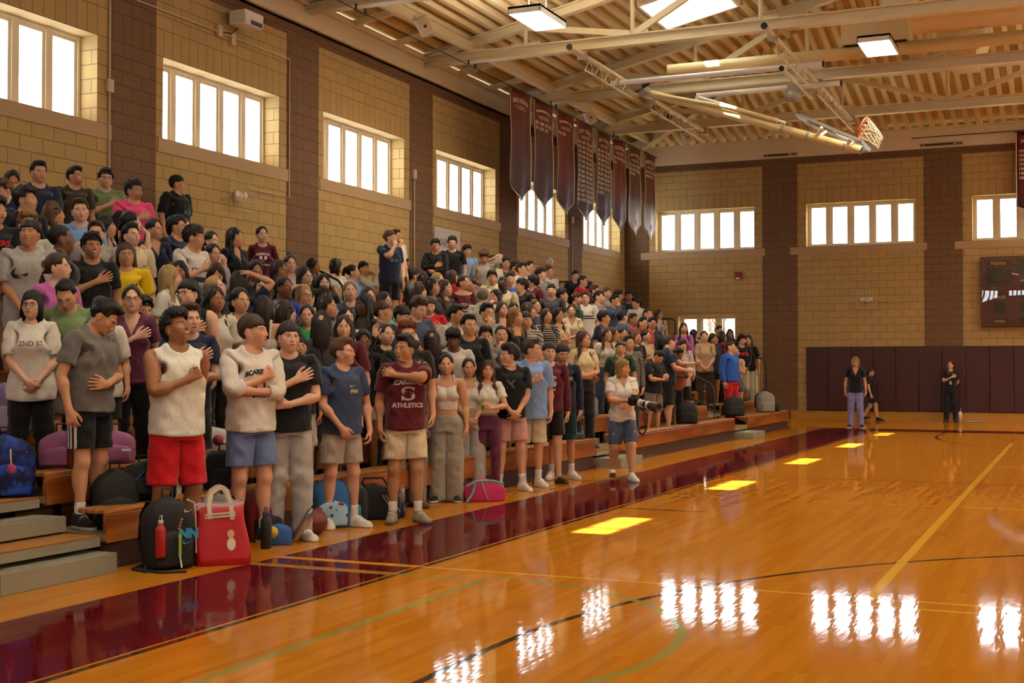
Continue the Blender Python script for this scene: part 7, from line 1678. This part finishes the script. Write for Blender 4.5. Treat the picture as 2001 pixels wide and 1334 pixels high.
wk = floor_person(1684, 716, 1702, 819, 'person walking behind the lavender trousers, one bare leg and black shoe showing', 85, sex='f', head=(0, 0, 0), pose='down', top=('tee', '241e20'), bot=('shorts', '1a1618'), hair=('lowpony', 'b'), sk='p', lod=1, shoe='141416', sole='141416', legs=((.07, .22, .02, 0, -.3), (.07, -.24, 0, 0)), drop=.04)
# things held or worn: each rests on the posed figure's bones
def at_bone(rec, b, p):
    M, sc, root, rz = rec; q = (M[b]@np.append(np.array(p, float), 1))[:3]*sc; c, s = math.cos(rz), math.sin(rz); l = root.location; return Vector((l.x+q[0]*c-q[1]*s, l.y+q[0]*s+q[1]*c, l.z+q[2]))
def bone_dir(rec, b, d):
    M, sc, root, rz = rec; q = M[b][:3, :3]@np.array(d, float); c, s = math.cos(rz), math.sin(rz); return Vector((q[0]*c-q[1]*s, q[0]*s+q[1]*c, q[2])).normalized()
def rec_of(o): return (o[1], o[2], o[0], o[0].rotation_euler.z)
def person_at(u): r_ = [q for q in REC if q['u'] == u][0]; return (r_['M'], r_['sc'], r_['root'], r_['rz'])
rec = rec_of(PH); hl = at_bone(rec, 8, hand_pt(SK['f'], .085, 0, .05)); hr_ = at_bone(rec, 24, hand_pt(SK['f'], .07, 0, .045)*np.array([-1, 1, 1])); ax = Vector(bone_dir(rec, 0, (.0, -1, 0))); ax = (ax+Vector((RT[0], RT[1], 0))*.85+Vector((0, 0, -.28))).normalized()
cmx = empty('camera_with_long_lens', hr_, 0, 'black camera with a pale ringed long lens held by the walking photographer', 'camera'); rq = ax.to_track_quat('Y', 'Z'); cmx.rotation_mode = 'QUATERNION'; cmx.rotation_quaternion = rq
m = MB(); m.box(-.075, .075, -.045, .03, -.055, .05); m.box(-.035, .035, -.04, .03, .05, .085); m.box(-.085, -.05, -.03, .055, -.05, .045); m.build('camera_body', plain('101012', .5), cmx, .008, 2)
m = MB(); m.lathe([(.0, .03), (.042, .03), (.044, .10), (.046, .12), (.046, .20)], (0, 0, 0), 24, 0, 'y'); m.lathe([(.046, .20), (.05, .21), (.05, .27), (.062, .29), (.064, .40), (.056, .40), (.05, .33), (0, .33)], (0, 0, 0), 24, 0, 'y'); lo_ = m.build('lens_barrel', plain('131315', .4), cmx)
m = MB(); [m.lathe([(r, a), (r+.0025, a+.002), (r+.0025, b-.002), (r, b)], (0, 0, 0), 24, 0, 'y') for r, a, b in ((.0455, .085, .135), (.0465, .15, .165), (.0495, .215, .25))]; m.build('pale_ring', plain('cfcabf', .4), lo_)
m = MB(); inv = rq.inverted(); pts = [Vector((-.08, 0, .04))]+[Vector((-.08, 0, .04))+inv@Vector(v) for v in ((-.01, 0, -.12), (-.02, 0, -.30), (.0, .02, -.44), (.05, .04, -.47), (.09, .04, -.40), (.11, .03, -.22))]+[Vector((.08, .0, .04))]
for a, b in zip(pts, pts[1:]): m.bar(a, b+(b-a)*.05, .030, .004, up=(0, 1, 0))
m.build('neck_strap', plain('15151b', .8), cmx)
bp = at_bone(rec_of(sec), 2, (.0, -.135, 1.13)); bo = empty('name_badge', bp, sec[0].rotation_euler.z, 'small white name badge hanging on the black polo by the pads', 'badge'); m = MB(); m.box(-.03, .03, -.012, -.006, -.05, .04); m.build('card', plain('cfccc4', .5), bo); m = MB(); m.tube([(0, -.008, .04), (-.05, .01, .20), (-.07, .06, .28)], .004, 5); m.tube([(0, -.008, .04), (.05, .01, .20), (.07, .06, .28)], .004, 5); m.build('lanyard', plain('1b3a3a', .7), bo)
rc_ = person_at(941.); cp_ = at_bone(rc_, 8, hand_pt(SK['f'], .085, 0, .035)); co_ = empty('drink_can', cp_, 0, 'yellow and green drink can held before the cropped white T-shirt', 'can'); m = MB(); m.lathe([(0, -.055), (.028, -.055), (.032, -.048), (.032, .045), (.027, .055), (0, .055)], (0, 0, 0), 18); m.build('can_body', paint('8e9a2c', .35, .3), co_); m = MB(); m.lathe([(.0323, -.01), (.0325, -.01), (.0325, .03), (.0323, .03)], (0, 0, 0), 18); m.build('label_band', plain('c9c49a', .5), co_)
wb = person_at(327.); w0 = at_bone(wb, 23, (SK['m'].wr-AD*.03)*np.array([-1, 1, 1])); wd_ = bone_dir(wb, 23, AD*np.array([-1, 1, 1])); m = MB(); m.tube([w0-wd_*.022, w0+wd_*.022], .037, 16); tag(m.build('wristband', fabric('6f7682')), 'grey wristband on the arm across the black sleeveless shirt', 'wristband')
# ---- bags, bottles and small things left about --------------------------------------------------------
def pack_mesh(w, d, h, top=.35, puff=.02, nz_=9, nr=20, dome=True, slump=0.):
    """a soft rounded bag: superellipse rings that close over the top"""
    m = MB(); vs = []
    for j in range(nz_+1):
        f = j/nz_; z = h*f; k = 1.; 
        if dome and f > 1-top: q = (f-(1-top))/top; k = max(.0, math.sqrt(max(0, 1-q*q)))*.94+.06
        k *= 1-.06*(1-f)**3+.0; bul = 1+.10*math.sin(math.pi*min(1, f*1.1))
        for i in range(nr):
            t = 2*math.pi*i/nr; c, s = math.cos(t), math.sin(t); e = .55; X = math.copysign(abs(c)**e, c)*w/2*(k*.5+.5 if f < .9 else k)*1.0; Y = math.copysign(abs(s)**e, s)*d/2*(.6+.4*k)*bul
            X *= (k if f > 1-top else 1); wob = .006*math.sin(t*5+j)+.004*math.sin(t*9-j*2)
            vs.append((X*(1+wob*3), Y*(1+wob*4)+slump*f*f*d, z))
    b = len(vs); fs = [(j*nr+i, j*nr+(i+1) % nr, (j+1)*nr+(i+1) % nr, (j+1)*nr+i) for j in range(nz_) for i in range(nr)]; fs += [tuple(range(nr))[::-1], tuple(range(nz_*nr, nz_*nr+nr))]
    m.raw(vs, fs, 0, True); return m
def pattern_mat(name, c1, c2, c3, scale, thr=.35):
    t = NT(name); o = t.coord('Object'); v = t.new('TexVoronoi', {'Scale': scale}); t.put(v.inputs['Vector'], o); n = t.noise(o, scale*.5, 3.)
    c = t.mix(t.ramp(n.outputs[0], .42, .6), lin(c1), lin(c2)); c = t.mix(t.math('LESS_THAN', v.outputs['Distance'], thr), c, lin(c3)); t.bsdf(c, .7, 0, t.bump(t.noise(o, 60.).outputs[0], .3, .006), .3); return t.m
def bag_cloth(c, rough=.75): return paint(c, rough, name='bag_cloth', bump=.35)
def backpack(name, loc, rz, w, d, h, mat, lab, trim=None, pocket=None, tilt=0., straps=True, group=None, extra=None, cat='backpack'):
    o = empty(name, loc, rz, lab, cat, group); o.rotation_euler = (tilt, 0, rz)
    pack_mesh(w, d, h).build('bag_body', mat, o)
    pm_ = pack_mesh(w*.78, d*.35, h*.50, .3); b = pm_.build('front_pocket', pocket or mat, o); b.location = (0, -d*.50, .02)
    m = MB(); m.tube([(-.035, d*.1, h*.97), (-.035, d*.1, h+.05), (.035, d*.1, h+.05), (.035, d*.1, h*.97)], .009, 6); m.build('grab_handle', M_BLACK, o)
    tm = MB(); pts = [(w*.40*math.cos(a), -d*.38, h*.52+h*.40*math.sin(a)) for a in [math.pi*i/14 for i in range(15)]]; tm.tube(pts, .006, 6); tm.build('zip', trim or M_BLACK, o)
    if straps:
        for s in (-1, 1): m = MB(); q = [(s*w*.28, d*.48, h*.9), (s*w*.36, d*.75, h*.7), (s*w*.40, d*.72, h*.35), (s*w*.36, d*.5, .06)]; [m.bar(a, b2, .05, .012, up=(0, 1, 0)) for a, b2 in zip(q, q[1:])]; m.build('shoulder_strap', M_BLACK, o)
    return o
def yaw_to_cam(x, y, off=0.): return math.atan2(-x, y)+off         # local -y turned to the camera
M_BK = bag_cloth('111113'); M_WHT = plain('d8d4ca', .6, name='white_piping'); M_STL = paint('b9b6b0', .25, .9, name='steel')
# black backpack with white piping, red bottle in its pocket
P = Vector((-6.12, 7.62, 0)); rz = yaw_to_cam(P.x, P.y, .25); bk1 = backpack('backpack', P, rz, .36, .27, .52, M_BK, 'large black backpack with white piping on the floor beside the red tote', M_BK, group='bags along the floor')
m = MB(); m.tube([(.10, -.16, .50), (.165, -.10, .47), (.185, -.08, .36), (.185, -.09, .1)], .006, 6); m.build('piping', M_WHT, bk1)
art('tick_mark', [Pg(SWOOSH, .075, .115, .42)], M_WHT, bk1, lambda x, z: (x, -.158+.35*max(0, x-.10), z)); art('tick_mark', [Pg(SWOOSH, .09, .10, .20)], plain('2f8fc4', .6), bk1, lambda x, z: (x, -.206, z)); art('lettering', [txt('NN', .09, .10, .265, .006)], plain('2f8fc4', .6), bk1, lambda x, z: (x, -.206, z))
m = MB(); [m.tube(q, .012, 6) for q in ([(-.15, .0, .03), (-.2, -.14, .008), (-.12, -.30, .007), (.05, -.33, .006)], [(-.12, .05, .05), (-.26, -.05, .01), (-.2, -.22, .006)])]; m.build('loose_strap', M_BK, bk1)
def water_bottle(loc, h, r, body, cap, lab, tilt=(0, 0, 0), clear=None, group=None):
    o = empty('water_bottle', loc, 0, lab, 'bottle', group); o.rotation_euler = tilt; m = MB(); m.lathe([(0, 0), (r*.9, 0), (r, .01), (r, h*.72), (r*.92, h*.78), (r*.55, h*.85), (r*.55, h*.88)], (0, 0, 0), 20); m.build('bottle_body', body, o)
    m = MB(); m.lathe([(r*.6, h*.86), (r*.62, h*.87), (r*.62, h*.98), (r*.5, h), (0, h)], (0, 0, 0), 18); m.tube([(-r*.3, 0, h), (-r*.2, 0, h+.03), (r*.2, 0, h+.03), (r*.3, 0, h)], .005, 6); m.build('cap', cap, o); return o
R2 = Matrix.Rotation(rz, 3, 'Z'); q = P+R2@Vector((-.10, -.195, .10)); water_bottle(q, .27, .037, paint('a81a1c', .35), M_STL, 'red metal bottle with steel cap tucked in the large black backpack'); 
m = MB(); q2 = R2@Vector((.035, -.212, .0))+P; o = empty('keyring_tassel', q2, rz, 'bright green and white tassel hanging on the large black backpack', 'tassel'); m = MB(); m.bar((0, 0, .26), (.0, -.004, .10), .02, .006); m.build('ribbon', plain('8fb13a', .5), o); m = MB(); m.bar((.0, -.004, .10), (.012, -.01, .02), .032, .005); m.build('pale_strip', plain('dfe3dc', .4), o); m = MB(); [m.lathe([(0, -.012), (.012, 0), (0, .012)], (.006*i-.01, -.01, .30+.022*i), 8) for i in range(4)]; m.build('charm', plain('b07a4a', .5), o)
# red tote
P = Vector((-5.86, 7.93, 0)); rz = yaw_to_cam(P.x, P.y, .12); tt_ = empty('tote_bag', P, rz, 'bright red tote bag with cream handles standing on the floor', 'tote bag'); m = MB(); nr = 24; prof = []
for j in range(9):
    f = j/8; w = .40*(1-.10*f)+.02*math.sin(f*6); d = .26-.12*f
    for i in range(nr): t = 2*math.pi*i/nr; c, s = math.cos(t), math.sin(t); prof.append((math.copysign(abs(c)**.35, c)*w/2-.03*f, math.copysign(abs(s)**.35, s)*d/2+.004*math.sin(7*t+j), .44*f+.012*c*f))
m.raw(prof, [(j*nr+i, j*nr+(i+1) % nr, (j+1)*nr+(i+1) % nr, (j+1)*nr+i) for j in range(8) for i in range(nr)]+[tuple(range(nr))[::-1]], 0, True); b = m.build('bag_body', paint('b5121b', .4, name='red_nonwoven'), tt_); sd = b.modifiers.new('s', 'SOLIDIFY'); sd.thickness = .004
m = MB(); top = prof[-nr:]; m.raw([(x, y, z-.03) for x, y, z in top]+[(x*1.01, y*1.03, z+.012) for x, y, z in top], [(i, (i+1) % nr, nr+(i+1) % nr, nr+i) for i in range(nr)], 0, True); m.build('pale_lining', plain('c9c6cc', .6), tt_)
for s in (-1, 1):
    m = MB(); y = s*.075; q = [(-.10, y*1.12, .34), (-.11, y, .44), (-.09, y*.8, .53), (-.03, y*.7, .57), (.02, y*.7, .55), (.05, y*.9, .45), (.06, y*1.15, .33)]; [m.bar(a, b2, .032, .006, up=(0, 1, 0)) for a, b2 in zip(q, q[1:])]; m.build('handle', plain('d6cbb4', .7), tt_)
m = MB(); [m.bar((-.14, -.088, .372-.022*i), (.085, -.086, .384-.022*i), .014, .004, up=(0, 1, 0)) for i in range(2)]; m.build('handle_stitching', plain('d6cbb4', .7), tt_)
art('emblem', [ell_(.045, .23, .026, .030), ell_(.048, .155, .034, .050)], plain('d9b98c', .7), tt_, lambda x, z: (x, -.126+.12*z*.42, z)); art('emblem', [ell_(.048, .155, .026, .040)], plain('e8e2d4', .7), tt_, lambda x, z: (x, -.128+.12*z*.42, z))
# on the decks and seats at the near end
backpack('backpack', (-7.32, 7.25, .5), yaw_to_cam(-7.3, 7.3, .1), .42, .28, .46, pattern_mat('galaxy_print', '0a1238', '1b3f9c', '4a78c8', 22., .12), 'round blue galaxy-print backpack beside the near steps', group='bags in the near rows')
o = empty('keyring_charm', Vector((-7.32, 7.25, .5))+Matrix.Rotation(yaw_to_cam(-7.3, 7.3, .1), 3, 'Z')@Vector((.02, -.24, .2)), 0, 'pink flower charm hanging on the blue galaxy backpack', 'charm'); m = MB(); m.lathe([(0, -.012), (.035, -.01), (.04, 0), (.03, .012), (0, .014)], (0, 0, .02), 12, 0, 'y'); m.build('flower', plain('b04a78', .6), o); m = MB(); m.tube([(0, 0, .04), (-.01, 0, .11), (-.03, .02, .16)], .005, 5); m.build('cord', plain('c9b48a', .6), o)
backpack('backpack', (-6.72, 7.75, .25), yaw_to_cam(-6.7, 7.8, .2), .34, .24, .44, bag_cloth('0e0e10'), 'black backpack with a silver zip pull behind the black and white running shoe', group='bags in the near rows')
bs = backpack('backpack', (-6.62, 8.0, .435), yaw_to_cam(-6.6, 8.0, .3), .44, .24, .30, bag_cloth('0b0c12'), 'black backpack with curved blue stripes lying on the first seat', tilt=-.25, group='bags in the near rows')
for k in range(4):
    m = MB(); m.tube([(-.17+.08*k, -.155, .03+.02*k), (-.14+.085*k, -.158, .12), (-.06+.085*k, -.150, .19), (.10+.03*k, -.140, .215-.045*k)], .006, 6); m.build('stripe', plain('1c45a8', .5), bs)
backpack('backpack', (-7.28, 7.78, .685), yaw_to_cam(-7.3, 7.8), .34, .22, .28, bag_cloth('b06a96'), 'pink backpack on a seat behind the bare legs, one nearer the steps', group='bags in the near rows'); wbp = water_bottle((-7.12, 7.72, .685), .24, .034, paint('6b2118', .3), M_STL, 'dark red bottle leaning beside the pink backpack', (.15, .1, 0))
b = backpack('backpack', (-7.2, 8.3, .685), yaw_to_cam(-7.2, 8.3), .32, .2, .26, bag_cloth('a5658f'), 'pink backpack with a reflective strip behind the bare legs', group='bags in the near rows'); m = MB(); m.box(.05, .12, -.165, -.160, .10, .118); m.build('reflective_strip', plain('e9eaf0', .2), b)
lv = backpack('backpack', (-7.85, 7.75, .935), yaw_to_cam(-7.9, 7.8), .44, .26, .40, bag_cloth('8a78a8'), 'lavender backpack on a seat behind the near handrail', group='bags in the near rows', pocket=bag_cloth('b3a6c2'))
m = MB(); m.box(.08, .20, -.145, -.135, .18, .36); m.build('blue_panel', bag_cloth('2c4f80'), lv)
backpack('backpack', (-6.68, 9.05, .435), yaw_to_cam(-6.7, 9.0, .2), .38, .24, .32, bag_cloth('10182b'), 'navy backpack with white piping on the first seat between standing legs', trim=M_WHT, group='bags in the near rows')
b = backpack('shoulder_bag', (-7.2, 9.55, .685), yaw_to_cam(-7.2, 9.6), .40, .2, .24, bag_cloth('c9c4bd'), 'white bag with a pink printed bow on the second seat', straps=False, pocket=bag_cloth('bcb6b0'), cat='bag', group='bags in the near rows'); m = MB(); m.lathe([(0, -.01), (.05, 0), (0, .01)], (.07, -.14, .12), 10, 0, 'y'); m.build('bow_print', plain('9c3048', .7), b)
backpack('backpack', (-6.28, 8.42, 0), yaw_to_cam(-6.3, 8.4), .40, .24, .46, bag_cloth('6b675f'), 'grey backpack on the floor behind the red tote bag', group='bags along the floor')
water_bottle((-6.02, 8.72, 0), .30, .045, paint('15171c', .5), paint('2b3550', .5), 'tall black water bottle on the floor beside the red tote')
rb = backpack('backpack', (-6.32, 9.12, 0), yaw_to_cam(-6.3, 9.1, .4), .32, .2, .42, bag_cloth('7c1d18'), 'red and black backpack behind the steel flask on the floor', pocket=M_BK, group='bags along the floor')
o = water_bottle((-6.02, 9.12, .02), .36, .034, M_STL, M_BK, 'slim steel flask leaning against the red backpack', (.1, .55, .5))
lb = empty('lunch_bag', (-6.06, 8.95, 0), yaw_to_cam(-6.1, 9.), 'small blue lunch bag with a yellow patch on the floor', 'lunch bag'); pack_mesh(.22, .14, .17, .3).build('bag_body', bag_cloth('2a5aa5'), lb); m = MB(); m.lathe([(0, -.004), (.05, -.002), (.05, .004), (0, .006)], (-.05, -.082, .11), 12, 0, 'y'); m.build('yellow_patch', plain('d0b21e', .6), lb)
bl = empty('basketball', (-6.1, 9.55, .12), 0, 'small dark red ball on the floor behind the white sneakers', 'ball'); m = MB(); m.lathe([(.12*math.sin(math.pi*i/14), -.12*math.cos(math.pi*i/14)) for i in range(15)], (0, 0, 0), 22); m.build('ball_body', paint('6b2a1a', .5, bump=.3), bl); m = MB(); m.tube([(.1205*math.cos(a), .1205*math.sin(a), 0) for a in [2*math.pi*i/24 for i in range(24)]], .002, 5, closed=True); m.tube([(0, .1205*math.cos(a), .1205*math.sin(a)) for a in [2*math.pi*i/24 for i in range(24)]], .002, 5, closed=True); m.build('seam', M_BLACK, bl)
backpack('backpack', (-6.3, 10.15, 0), yaw_to_cam(-6.3, 10.1, .2), .34, .22, .46, bag_cloth('1c5f96'), 'blue backpack with a red-dotted pocket on the floor between legs', pocket=pattern_mat('dotted_print', '8fb6cf', '9fc0d4', '7a1f28', 16., .28), group='bags along the floor')
backpack('backpack', (-6.25, 10.42, 0), yaw_to_cam(-6.2, 10.4, -.2), .30, .2, .40, bag_cloth('141416'), 'black backpack with a red and teal edge on the floor between legs', pocket=pattern_mat('teal_red_print', '1f7f8c', '27919a', 'a81e2e', 12., .3), group='bags along the floor')
df = empty('duffel_bag', (-6.25, 10.85, 0), yaw_to_cam(-6.2, 10.9, .2), 'black sports bag with three white stripes on the floor', 'duffel bag', 'bags along the floor'); pack_mesh(.52, .26, .34, .5).build('bag_body', bag_cloth('101012'), df)
m = MB(); [m.tube([(.05+.03*k, -.155, .24), (.10+.03*k, -.165, .16), (.16+.03*k, -.16, .08)], .004, 5) for k in range(3)]; m.build('stripe', M_WHT, df); m = MB(); m.tube([(-.18, -.10, .28), (-.12, -.12, .40), (.06, -.12, .40), (.14, -.10, .28)], .012, 6); m.build('carry_handle', M_BK, df)
o = water_bottle((-6.05, 11.05, 0), .28, .038, M_GLASS, plain('d0d4d8', .3), 'clear plastic bottle of dark blue drink on the floor'); m = MB(); m.lathe([(0, .005), (.034, .005), (.034, .13), (0, .13)], (0, 0, 0), 16); m.build('blue_drink', paint('1b2560', .2), o)
pk = empty('duffel_bag', (-5.98, 12.78, 0), yaw_to_cam(-6, 12.8, .15), 'bright pink duffel bag with teal trim on the floor', 'duffel bag', 'bags along the floor'); pack_mesh(.46, .24, .24, .5).build('bag_body', bag_cloth('c22a6a'), pk); m = MB(); m.tube([(-.20, -.10, .17), (-.1, -.13, .225), (.08, -.12, .23), (.2, -.08, .19)], .012, 6); m.tube([(-.12, -.135, .20), (-.15, -.15, .10), (-.22, -.2, .01)], .012, 6); m.build('teal_strap', plain('4aa898', .6), pk); m = MB(); m.tube([(-.05, -.13, .22), (-.02, -.15, .12), (.02, -.14, .02)], .008, 5); m.build('grey_strap', plain('9a9a9a', .6), pk)
# further along
backpack('backpack', (-7.22, 19.2, .685), yaw_to_cam(-7.2, 19.2), .42, .24, .36, bag_cloth('6d7684'), 'grey-blue backpack on a seat behind the photographer', group='bags in the far rows')
cp = empty('cap', (-6.6, 17.28, .43), 1.2, 'dark cap lying on the seat beside the middle steps', 'cap'); m = MB(); m.lathe([(.09, 0), (.092, .03), (.07, .075), (.03, .095), (0, .098)], (0, 0, 0), 18); m.build('crown', bag_cloth('17191b'), cp); m = MB(); m.raw([(.08*math.cos(a)+k*.07, .085*math.sin(a), z) for z in (.004, .010) for k in (0, 1) for a in [-.9+1.8*i/8 for i in range(9)]], [(i, i+1, 9+i+1, 9+i) for i in range(8)]+[(18+i, 27+i, 27+i+1, 18+i+1) for i in range(8)]); m.build('peak', bag_cloth('17191b'), cp)
backpack('backpack', (-6.75, 26.95, .435), yaw_to_cam(-6.7, 27, .3), .42, .26, .42, bag_cloth('0d0e0f'), 'black backpack slumped at the end of the far steps', group='bags in the far rows')
backpack('backpack', (-6.62, 29.3, .435), yaw_to_cam(-6.6, 29, .4), .40, .28, .48, bag_cloth('8b857e'), 'pale grey backpack on the first seat by the far end', group='bags in the far rows')
backpack('shoulder_bag', (-6.6, 30.1, .435), yaw_to_cam(-6.6, 30), .30, .2, .18, bag_cloth('101011'), 'small black bag on the first seat at the very end', straps=False, cat='bag', group='bags in the far rows')
backpack('shoulder_bag', (-7.25, 29.6, .685), yaw_to_cam(-7.2, 29.6), .34, .2, .34, bag_cloth('6b4a2c'), 'brown bag on the second seat beside the khaki trousers', straps=False, cat='bag', group='bags in the far rows')
backpack('backpack', (-6.62, 22.9, .435), yaw_to_cam(-6.6, 22.9), .40, .26, .40, bag_cloth('121214'), 'black backpack on the first seat beside the reaching person', group='bags in the far rows')
backpack('backpack', (-11.2, 18.6, 2.25), 1.2, .34, .22, .40, bag_cloth('191b1f'), 'dark backpack on the high deck below the light blue T-shirt', group='bags in the far rows')
# worn backpack on the cream hoodie
rec = person_at(1245.); q = at_bone(rec, 2, (0, .19, 1.08)); wbk = backpack('backpack', q, rec[3]+math.pi, .30, .18, .42, bag_cloth('131416'), 'black backpack worn over the ivory hoodie near the corner', straps=False, group='bags in the far rows')
# corner of the picture: black strap bag on the floor
cb = empty('camera_bag', (-6.02, 5.28, 0), .3, 'black padded bag on the floor at the picture corner, strap end showing', 'bag'); pack_mesh(.40, .26, .26, .4).build('bag_body', M_BK, cb); m = MB(); m.tube([(.1, -.1, .24), (.22, -.02, .20), (.30, .08, .10), (.36, .14, .025), (.24, .2, .02), (.1, .16, .02)], .014, 6); m.build('strap', M_BK, cb); m = MB(); m.box(.33, .39, .11, .17, .0, .035); m.build('buckle', plain('1a1a1c', .3), cb)
# by the maroon pads
tb = empty('tumbler', (-3.0, D-.16, 0), 0, 'tall white tumbler with a straw on the floor against the maroon pads', 'tumbler'); m = MB(); m.lathe([(0, 0), (.036, 0), (.038, .09), (.048, .10), (.05, .25), (0, .25)], (0, 0, 0), 20); m.build('tumbler_body', plain('d9d4c6', .4), tb); m = MB(); m.lathe([(.051, .25), (.051, .27), (0, .275)], (0, 0, 0), 20); m.build('lid', plain('e4e0d6', .3), tb); m = MB(); m.tube([(.01, 0, .27), (.02, 0, .37)], .006, 8); m.build('straw', plain('e8e6e0', .4), tb)
tr = empty('notebook', (-2.6, D-.22, 0), .1, 'thin black notebook lying on the floor beside the white tumbler', 'notebook'); m = MB(); m.box(-.19, .19, -.14, .14, 0, .012); m.build('cover', plain('131315', .5), tr); m = MB(); m.box(-.185, .185, -.135, .142, .012, .022); m.build('pages', plain('b9b4a8', .8), tr)
# ---- light and camera -------------------------------------------------------------------------------
wd = bpy.data.worlds.new('overcast_sky'); SC.world = wd; wd.use_nodes = True; bg = wd.node_tree.nodes['Background']; bg.inputs[0].default_value = lin('f4f6ff'); bg.inputs[1].default_value = SKYS
sl = bpy.data.lights.new('sun', 'SUN'); sl.energy = SUNE; sl.angle = .0093; sl.color = (1., .90, .74); so = link(bpy.data.objects.new('sun', sl)); so.rotation_euler = SUN.to_track_quat('-Z', 'Y').to_euler(); so.location = (-20, 10, 30)
def portal(c, sx, sy, d):
    l = bpy.data.lights.new('window_portal', 'AREA'); l.shape = 'RECTANGLE'; l.size = sx; l.size_y = sy; l.cycles.is_portal = True
    o = link(bpy.data.objects.new('window_portal', l)); o.location = c; o.rotation_euler = Vector(d).to_track_quat('-Z', 'Z').to_euler()
for h in lh: portal((-W-.44, (h[0]+h[1])/2, (ZB+ZT)/2), h[1]-h[0], ZT-ZB, (1, 0, 0))
for h in rh: portal((XR+.44, (h[0]+h[1])/2, (ZB+ZT)/2), h[1]-h[0], ZT-ZB, (-1, 0, 0))
for h in bh: portal(((h[0]+h[1])/2, D+.44, (ZB+ZT)/2), h[1]-h[0], ZT-ZB, (0, -1, 0))
portal(((lw[0]+lw[1])/2, D+.44, (1.55+lowz)/2), lw[1]-lw[0], lowz-1.55, (0, -1, 0))
for h in fh: portal(((h[0]+h[1])/2, YF-.44, (ZB+ZT)/2), h[1]-h[0], ZT-ZB, (0, 1, 0))
cd = bpy.data.cameras.new('camera'); co = link(bpy.data.objects.new('camera', cd)); co.location = CAM.tolist(); cd.sensor_width = 36.; cd.sensor_fit = 'HORIZONTAL'; cd.lens = FPX/2001*36
co.matrix_world = Matrix(((RT[0], UP[0], -FW[0], CAM[0]), (RT[1], UP[1], -FW[1], CAM[1]), (RT[2], UP[2], -FW[2], CAM[2]), (0, 0, 0, 1))); cd.clip_end = 300; SC.camera = co
vs_ = SC.view_settings; vs_.view_transform = 'Standard'; vs_.look = 'None'; vs_.gamma = 1.; vs_.exposure = EXPO; vs_.use_curve_mapping = False
cy_ = SC.cycles; cy_.use_denoising = True; cy_.denoiser = 'OPENIMAGEDENOISE'; cy_.max_bounces = 7; cy_.diffuse_bounces = 4; cy_.glossy_bounces = 3; cy_.transparent_max_bounces = 12; cy_.sample_clamp_indirect = 6.; cy_.caustics_reflective = False; cy_.caustics_refractive = False; cy_.use_light_tree = True
